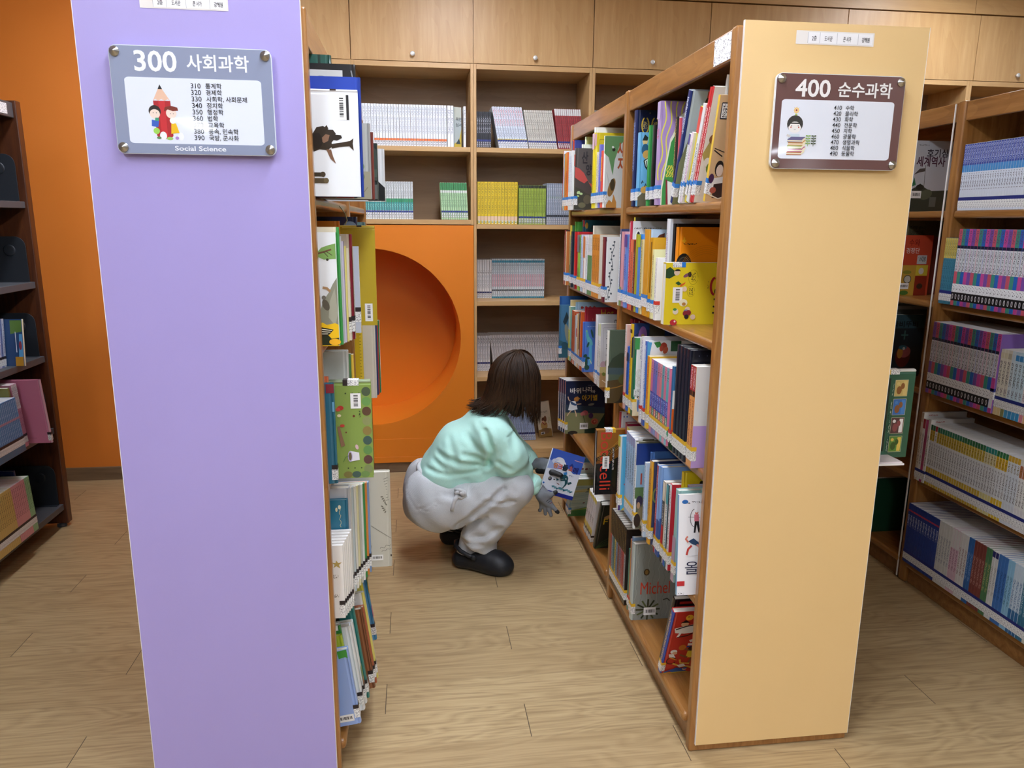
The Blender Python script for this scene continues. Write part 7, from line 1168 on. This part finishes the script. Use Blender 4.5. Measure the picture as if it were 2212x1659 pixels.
# gloves: right hand open below the book, left hand gripping its left edge
def glove(name, parts, tips, lo, hi, label=None):
    g = SDF(lo, hi, .0036)
    for a, b, ra, rb, k in parts: g.cap(a, b, ra, rb, k)
    g.d = g.d+.0006; P, F = g.mesh(1); o = from_arrays('glove', P, F, GLOVE, per)
    k = SDF(lo, hi, .0036)
    for a, b, ra, rb in tips: k.cap(a, b, ra, rb, .004)
    P, F = k.mesh(1); from_arrays('grip_coating', P, F, GRIP, o)
    return o
RW = np.array((.517, 3.033, .36))
gl = glove('glove', [(RW, (.533, 3.018, .338), .0285, .03, .012), ((.526, 3.005, .338), (.556, 2.998, .306), .022, .019, .012), ((.528, 3.03, .33), (.541, 3.022, .297), .02, .019, .014),
    ((.538, 3.003, .35), (.562, 2.998, .345), .018, .0135, .012), ((.562, 2.998, .345), (.584, 2.996, .357), .0125, .0095, .006),
    ((.558, 2.997, .31), (.573, 2.99, .293), .0115, .011, .006), ((.573, 2.99, .293), (.594, 2.985, .271), .0103, .0086, .003),
    ((.549, 3.003, .3), (.557, 2.994, .281), .0115, .011, .005), ((.557, 2.994, .281), (.566, 2.990, .255), .0103, .0086, .003),
    ((.539, 3.012, .296), (.543, 3.005, .28), .011, .0105, .005), ((.543, 3.005, .28), (.544, 3.006, .255), .0098, .0084, .003),
    ((.528, 3.024, .3), (.528, 3.018, .284), .0105, .0095, .005), ((.528, 3.018, .284), (.5235, 3.024, .264), .009, .0078, .003)],
    [((.582, 2.9945, .356), (.5865, 2.9955, .3585), .0102, .0092), ((.589, 2.9855, .2755), (.595, 2.9845, .2695), .0094, .0086), ((.5665, 2.993, .2545), (.5668, 2.994, .253), .0085, .008), ((.5225, 3.027, .264), (.522, 3.029, .265), .0082, .0078), ((.54, 3.036, .31), (.55, 3.02, .295), .0195, .014)], (.46, 2.94, .23), (.62, 3.09, .41))
cu = MB(); cu.tube([(.5115+.64*.0308*math.sin(a), 3.034+.0308*math.cos(a), .3645+.77*.0308*math.sin(a)) for a in [2*math.pi*i/24 for i in range(25)]], .0021, M('#D8D8D8', .7), 6, True, False); q_ = cu.build('glove_hem', gl); q_['label'] = 'white edge of the glove'
cu = MB(); cu.tube([(.494, 3.036, .379), (.512, 3.034, .364)], [.0275, .0285], BLACKM, 18); cu.build('inner_cuff', gl)
mk = MB()
for k in range(3): mk.tube([(.548+.0075*k-.006, 2.9795+.0006*k, .318-.0065*k+.0055), (.548+.0075*k+.005, 2.9785, .318-.0065*k+.015)], .0011, M('#23252A' if k < 2 else '#8C3038'), 5)
mk.build('printed_mark', gl)
LWR = np.array((.512, 3.142, .441))
gl2 = glove('glove', [(LWR, (.548, 3.125, .444), .027, .028, .012), ((.545, 3.12, .452), (.578, 3.1, .452), .021, .02, .012), ((.545, 3.12, .432), (.572, 3.105, .432), .02, .018, .012),
    ((.556, 3.09, .424), (.578, 3.052, .432), .0145, .0125, .01), ((.578, 3.052, .432), (.611, 3.0335, .4225), .0125, .0105, .006),
    ((.578, 3.105, .46), (.606, 3.096, .459), .0115, .0105, .006), ((.606, 3.096, .459), (.632, 3.086, .452), .0105, .009, .004), ((.576, 3.108, .446), (.606, 3.099, .44), .0115, .0105, .006), ((.606, 3.099, .44), (.634, 3.087, .43), .0105, .009, .004), ((.572, 3.109, .43), (.6, 3.1, .421), .0112, .0105, .006), ((.6, 3.1, .421), (.626, 3.09, .41), .0102, .009, .004), ((.565, 3.109, .416), (.59, 3.102, .404), .0105, .0098, .006), ((.59, 3.102, .404), (.61, 3.095, .393), .0092, .008, .004)],
    [((.552, 3.094, .4215), (.577, 3.051, .429), .0145, .0132), ((.577, 3.051, .431), (.613, 3.033, .4215), .0132, .0112), ((.53, 3.118, .418), (.556, 3.098, .421), .016, .0155), ((.63, 3.086, .453), (.636, 3.084, .45), .0094, .0088), ((.6, 3.092, .462), (.61, 3.09, .461), .009, .009)], (.46, 2.98, .36), (.67, 3.2, .50))
cu = MB(); cu.tube([(.501, 3.148, .441), (.513, 3.142, .441)], [.026, .027], M('#4A4D52', .8), 16); cu.build('inner_cuff', gl2)

# the dolphin book between her hands
def dolphin_book():
    TL, TR, BL = Vector((.5665, 3.062, .541)), Vector((.7155, 3.082, .486)), Vector((.521, 3.030, .351))
    ex = (TR-TL).normalized(); ez = (TL-BL); h = ez.length; ez = (ez-ex*ez.dot(ex)).normalized(); ey = ez.cross(ex)
    w = (TR-TL).length
    ink_ = '#1F3F9C'
    art = [('r', 0, 0, w, h, '#E3E8F2'), ('p', [(0, h), (w, h), (w, h*.60), (w*.8, h*.57), (w*.6, h*.66), (w*.42, h*.72), (w*.2, h*.62), (0, h*.68)], '#3E63C4'), ('p', [(0, h*.75), (w*.2, h*.7), (w*.4, h*.72), (w*.5, h*.66), (w*.3, h*.58), (0, h*.55)], '#9DB2E4'),
           ('e', w*.3, h*.77, .024, .016, '#E9EEF8'), ('e', w*.2, h*.74, .02, .012, '#D3DCF2'), ('e', w*.36, h*.73, .024, .012, '#F2F5FB'), ('r', w*.72, h*.865, w*.99, h*.88, '#D8A0A8'),
           ('t', '핑', w*.15, h*.6, .026, '#C9783A', dict(bold=.04)), ('t', '크', w*.29, h*.6, .026, '#D8563C', dict(bold=.04)), ('t', '돌', w*.43, h*.6, .03, '#26323E', dict(bold=.04)), ('t', '고', w*.6, h*.62, .026, '#D2602E', dict(bold=.04)), ('t', '래', w*.76, h*.6, .03, '#2A2A6A', dict(bold=.04)),
           ('i', w*.17, h*.715, w*.33, h*.73, '#9DB2E4', '#2A3A6A'), ('p', [(w*.6, h*.72), (w*.68, h*.79), (w*.74, h*.74), (w*.72, h*.68), (w*.69, h*.73), (w*.63, h*.7)], '#2C3E8C'), ('p', [(w*.5, h*.54), (w*.55, h*.56), (w*.6, h*.58), (w*.63, h*.53), (w*.58, h*.49), (w*.54, h*.5)], '#3A86C8'), ('i', w*.7, h*.5, w*.82, h*.53, '#E3E8F2', '#5A6270'),
           ('p', [(w*.46, h*.36), (w*.7, h*.4), (w*.7, h*.3), (w*.64, h*.22), (w*.54, h*.15), (w*.6, h*.25), (w*.58, h*.33)], '#22505A'), ('e', w*.575, h*.425, w*.125, h*.085, '#22505A', 0), ('e', w*.62, h*.36, w*.09, h*.1, '#22505A', 0), ('p', [(w*.43, h*.385), (w*.5, h*.35), (w*.62, h*.37), (w*.645, h*.3), (w*.6, h*.2), (w*.54, h*.24), (w*.47, h*.32)], '#C9D8E2'), ('p', [(w*.45, h*.36), (w*.37, h*.33), (w*.35, h*.4), (w*.41, h*.37)], '#22505A'), ('p', [(w*.7, h*.35), (w*.8, h*.39), (w*.84, h*.36), (w*.74, h*.3)], '#22505A'), ('e', w*.63, h*.425, .0032, .0022, '#F2F2F2'), ('l', [(w*.44, h*.4), (w*.5, h*.388), (w*.56, h*.405)], .0012, '#E9F0F2'),
           ('e', w*.17, h*.34, .009, .009, '#3A3E5C'), ('e', w*.155, h*.35, .006, .005, '#8C8E7A'), ('e', w*.3, h*.345, .005, .0025, '#3E444A'), ('p', [(w*.38, h*.29), (w*.48, h*.28), (w*.5, h*.25), (w*.42, h*.27)], '#8C6A6A')]
    for k in range(9): art.append(('p', [(w*(.28+.07*k), h*(.2-.012*(k % 3)+.01*(k % 2))), (w*(.36+.07*k), h*(.215-.01*(k % 3))), (w*(.38+.07*k), h*(.185-.02*(k % 2))), (w*(.3+.07*k), h*(.165-.015*(k % 3)))], ('#4E8C9C', '#6A9CAA', '#3A6E80')[k % 3]))
    art += [('r', .0, 0, w, h*.085, '#26308C'), ('r', 0, h*.2, .008, h*.235, '#3A7AC8')]
    o = make_book((0, 0, 0), 1, w, .016, h, '#E3E8F2', '#2F4FA8', 'blue and white dolphin picture book held between two gloved hands', lab=None, hard=True, pages=PAGEW, art=art)
    o.matrix_world = Matrix(((ex.x, ey.x, ez.x, BL.x), (ex.y, ey.y, ez.y, BL.y), (ex.z, ey.z, ez.z, BL.z), (0, 0, 0, 1)))
dolphin_book()

# hair: a cap over the skull and many hanging locks
def hair():
    C = np.array((.425, 3.125, .835))
    h = SDF((.2, 2.92, .6), (.62, 3.32, 1.02), .0065)
    h.ell(C, (.1, .088, .11), .02); h.ell((.40, 3.125, .79), (.085, .082, .1), .03)
    h.cap((.385, 3.10, .80), (.305, 3.095, .73), .056, .03, .04); h.cap((.385, 3.155, .8), (.305, 3.155, .73), .056, .03, .04)
    h.cap((.42, 3.078, .80), (.42, 3.07, .705), .045, .026, .03); h.cap((.42, 3.172, .80), (.43, 3.18, .71), .045, .026, .03)
    h.ell((.535, 3.12, .79), (.05, .055, .08), .02, None, True)           # open at the face
    a = np.arctan2(h.Y-C[1], h.X-C[0]); h.d = h.d-.0022*np.sin(a*34+7*np.sin(h.Z*15))-.0012*np.sin(a*71+5*np.sin(h.Z*22))
    P, F = h.mesh(1); cap = from_arrays('hair', P, F, HAIR, per)
    rr = random.Random(11); lk = MB(); NC = 58
    clump = [(2*math.pi*(i+rr.uniform(-.3, .3))/NC, rr.uniform(.98, 1.05), rr.random(), rr.uniform(-.014, .014)) for i in range(NC)]
    for i in range(760):
        th, rad, fr, sh = clump[i % NC]; th += rr.gauss(0, .055); rad += rr.uniform(-.03, .03)
        c, s = math.cos(th), math.sin(th)
        if c > .78 and abs(s) < .62: continue
        u = (1-c)/2; wob = rr.uniform(-1, 1)*.05
        pts = []
        for ph in range(rr.randint(1, 12), 96, 10):
            t = R(ph); c2, s2 = math.cos(th+wob*math.sin(2*t)), math.sin(th+wob*math.sin(2*t))
            pts.append(Vector((C[0]+.014*(1-math.sin(t))+(.112+.012*(c > 0))*math.sin(t)*c2*rad, C[1]+.101*math.sin(t)*s2*rad, C[2]-.002+.121*math.cos(t)*rad)))
        bk = max(0., min(1., (u-.42)/.33))             # 0 at the sides and front, 1 at the back
        low = Vector((C[0]+.112*c+.01*(1-bk)-.03*bk, C[1]+.106*s, .765-.01*bk))
        end = Vector(((1-bk)*(C[0]+.085*c+.026+sh)+bk*(.234+.035*(1-u)*4*(1-abs(s)*.3)+sh)+rr.gauss(0, .005), C[1]+.1*s*(1-.1*bk)+rr.gauss(0, .004), (1-bk)*(.645+.03*fr)+bk*(.704+.03*fr-.012*abs(s))+rr.gauss(0, .006)))
        ctl = [pts[-2], pts[-1], low, end]; q_ = []
        for j in (1, 2):
            p0, p1, p2, p3 = ctl[j-1], ctl[j], ctl[j+1], ctl[min(j+2, 3)]
            for k in range(1, 6):
                t = k/5; q_.append(.5*((2*p1)+(p2-p0)*t+(2*p0-5*p1+4*p2-p3)*t*t+(3*p1-p0-3*p2+p3)*t*t*t))
        if bk > .3: q_[-1] = q_[-1]+Vector((-.009, 0, .007))
        pts += q_; w = rr.uniform(.0024, .0046); n = len(pts)
        lk.tube(pts, [w*(.45+.55*min(1, k/5))*(1 if k < n-5 else max(.1, (n-1-k)/6)) for k in range(n)], HAIR, 5)
    lk.build('hair_strands', cap)
    g = MB(); 
    ring = lambda cy: [(.508+.002*math.cos(a), cy+.019*math.cos(a), .832+.017*math.sin(a)) for a in [2*math.pi*i/16 for i in range(17)]]
    g.tube(ring(3.095), .0011, M('#C8B48A', .25, 0, 1), 5, True, False); g.tube(ring(3.148), .0011, M('#C8B48A', .25, 0, 1), 5, True, False); g.tube([(.51, 3.114, .834), (.512, 3.121, .836), (.51, 3.129, .834)], .001, M('#C8B48A', .25, 0, 1), 5); g.tube([(.506, 3.076, .834), (.43, 3.05, .83)], .001, M('#C8B48A', .25, 0, 1), 5); g.build('glasses', per)
hair()
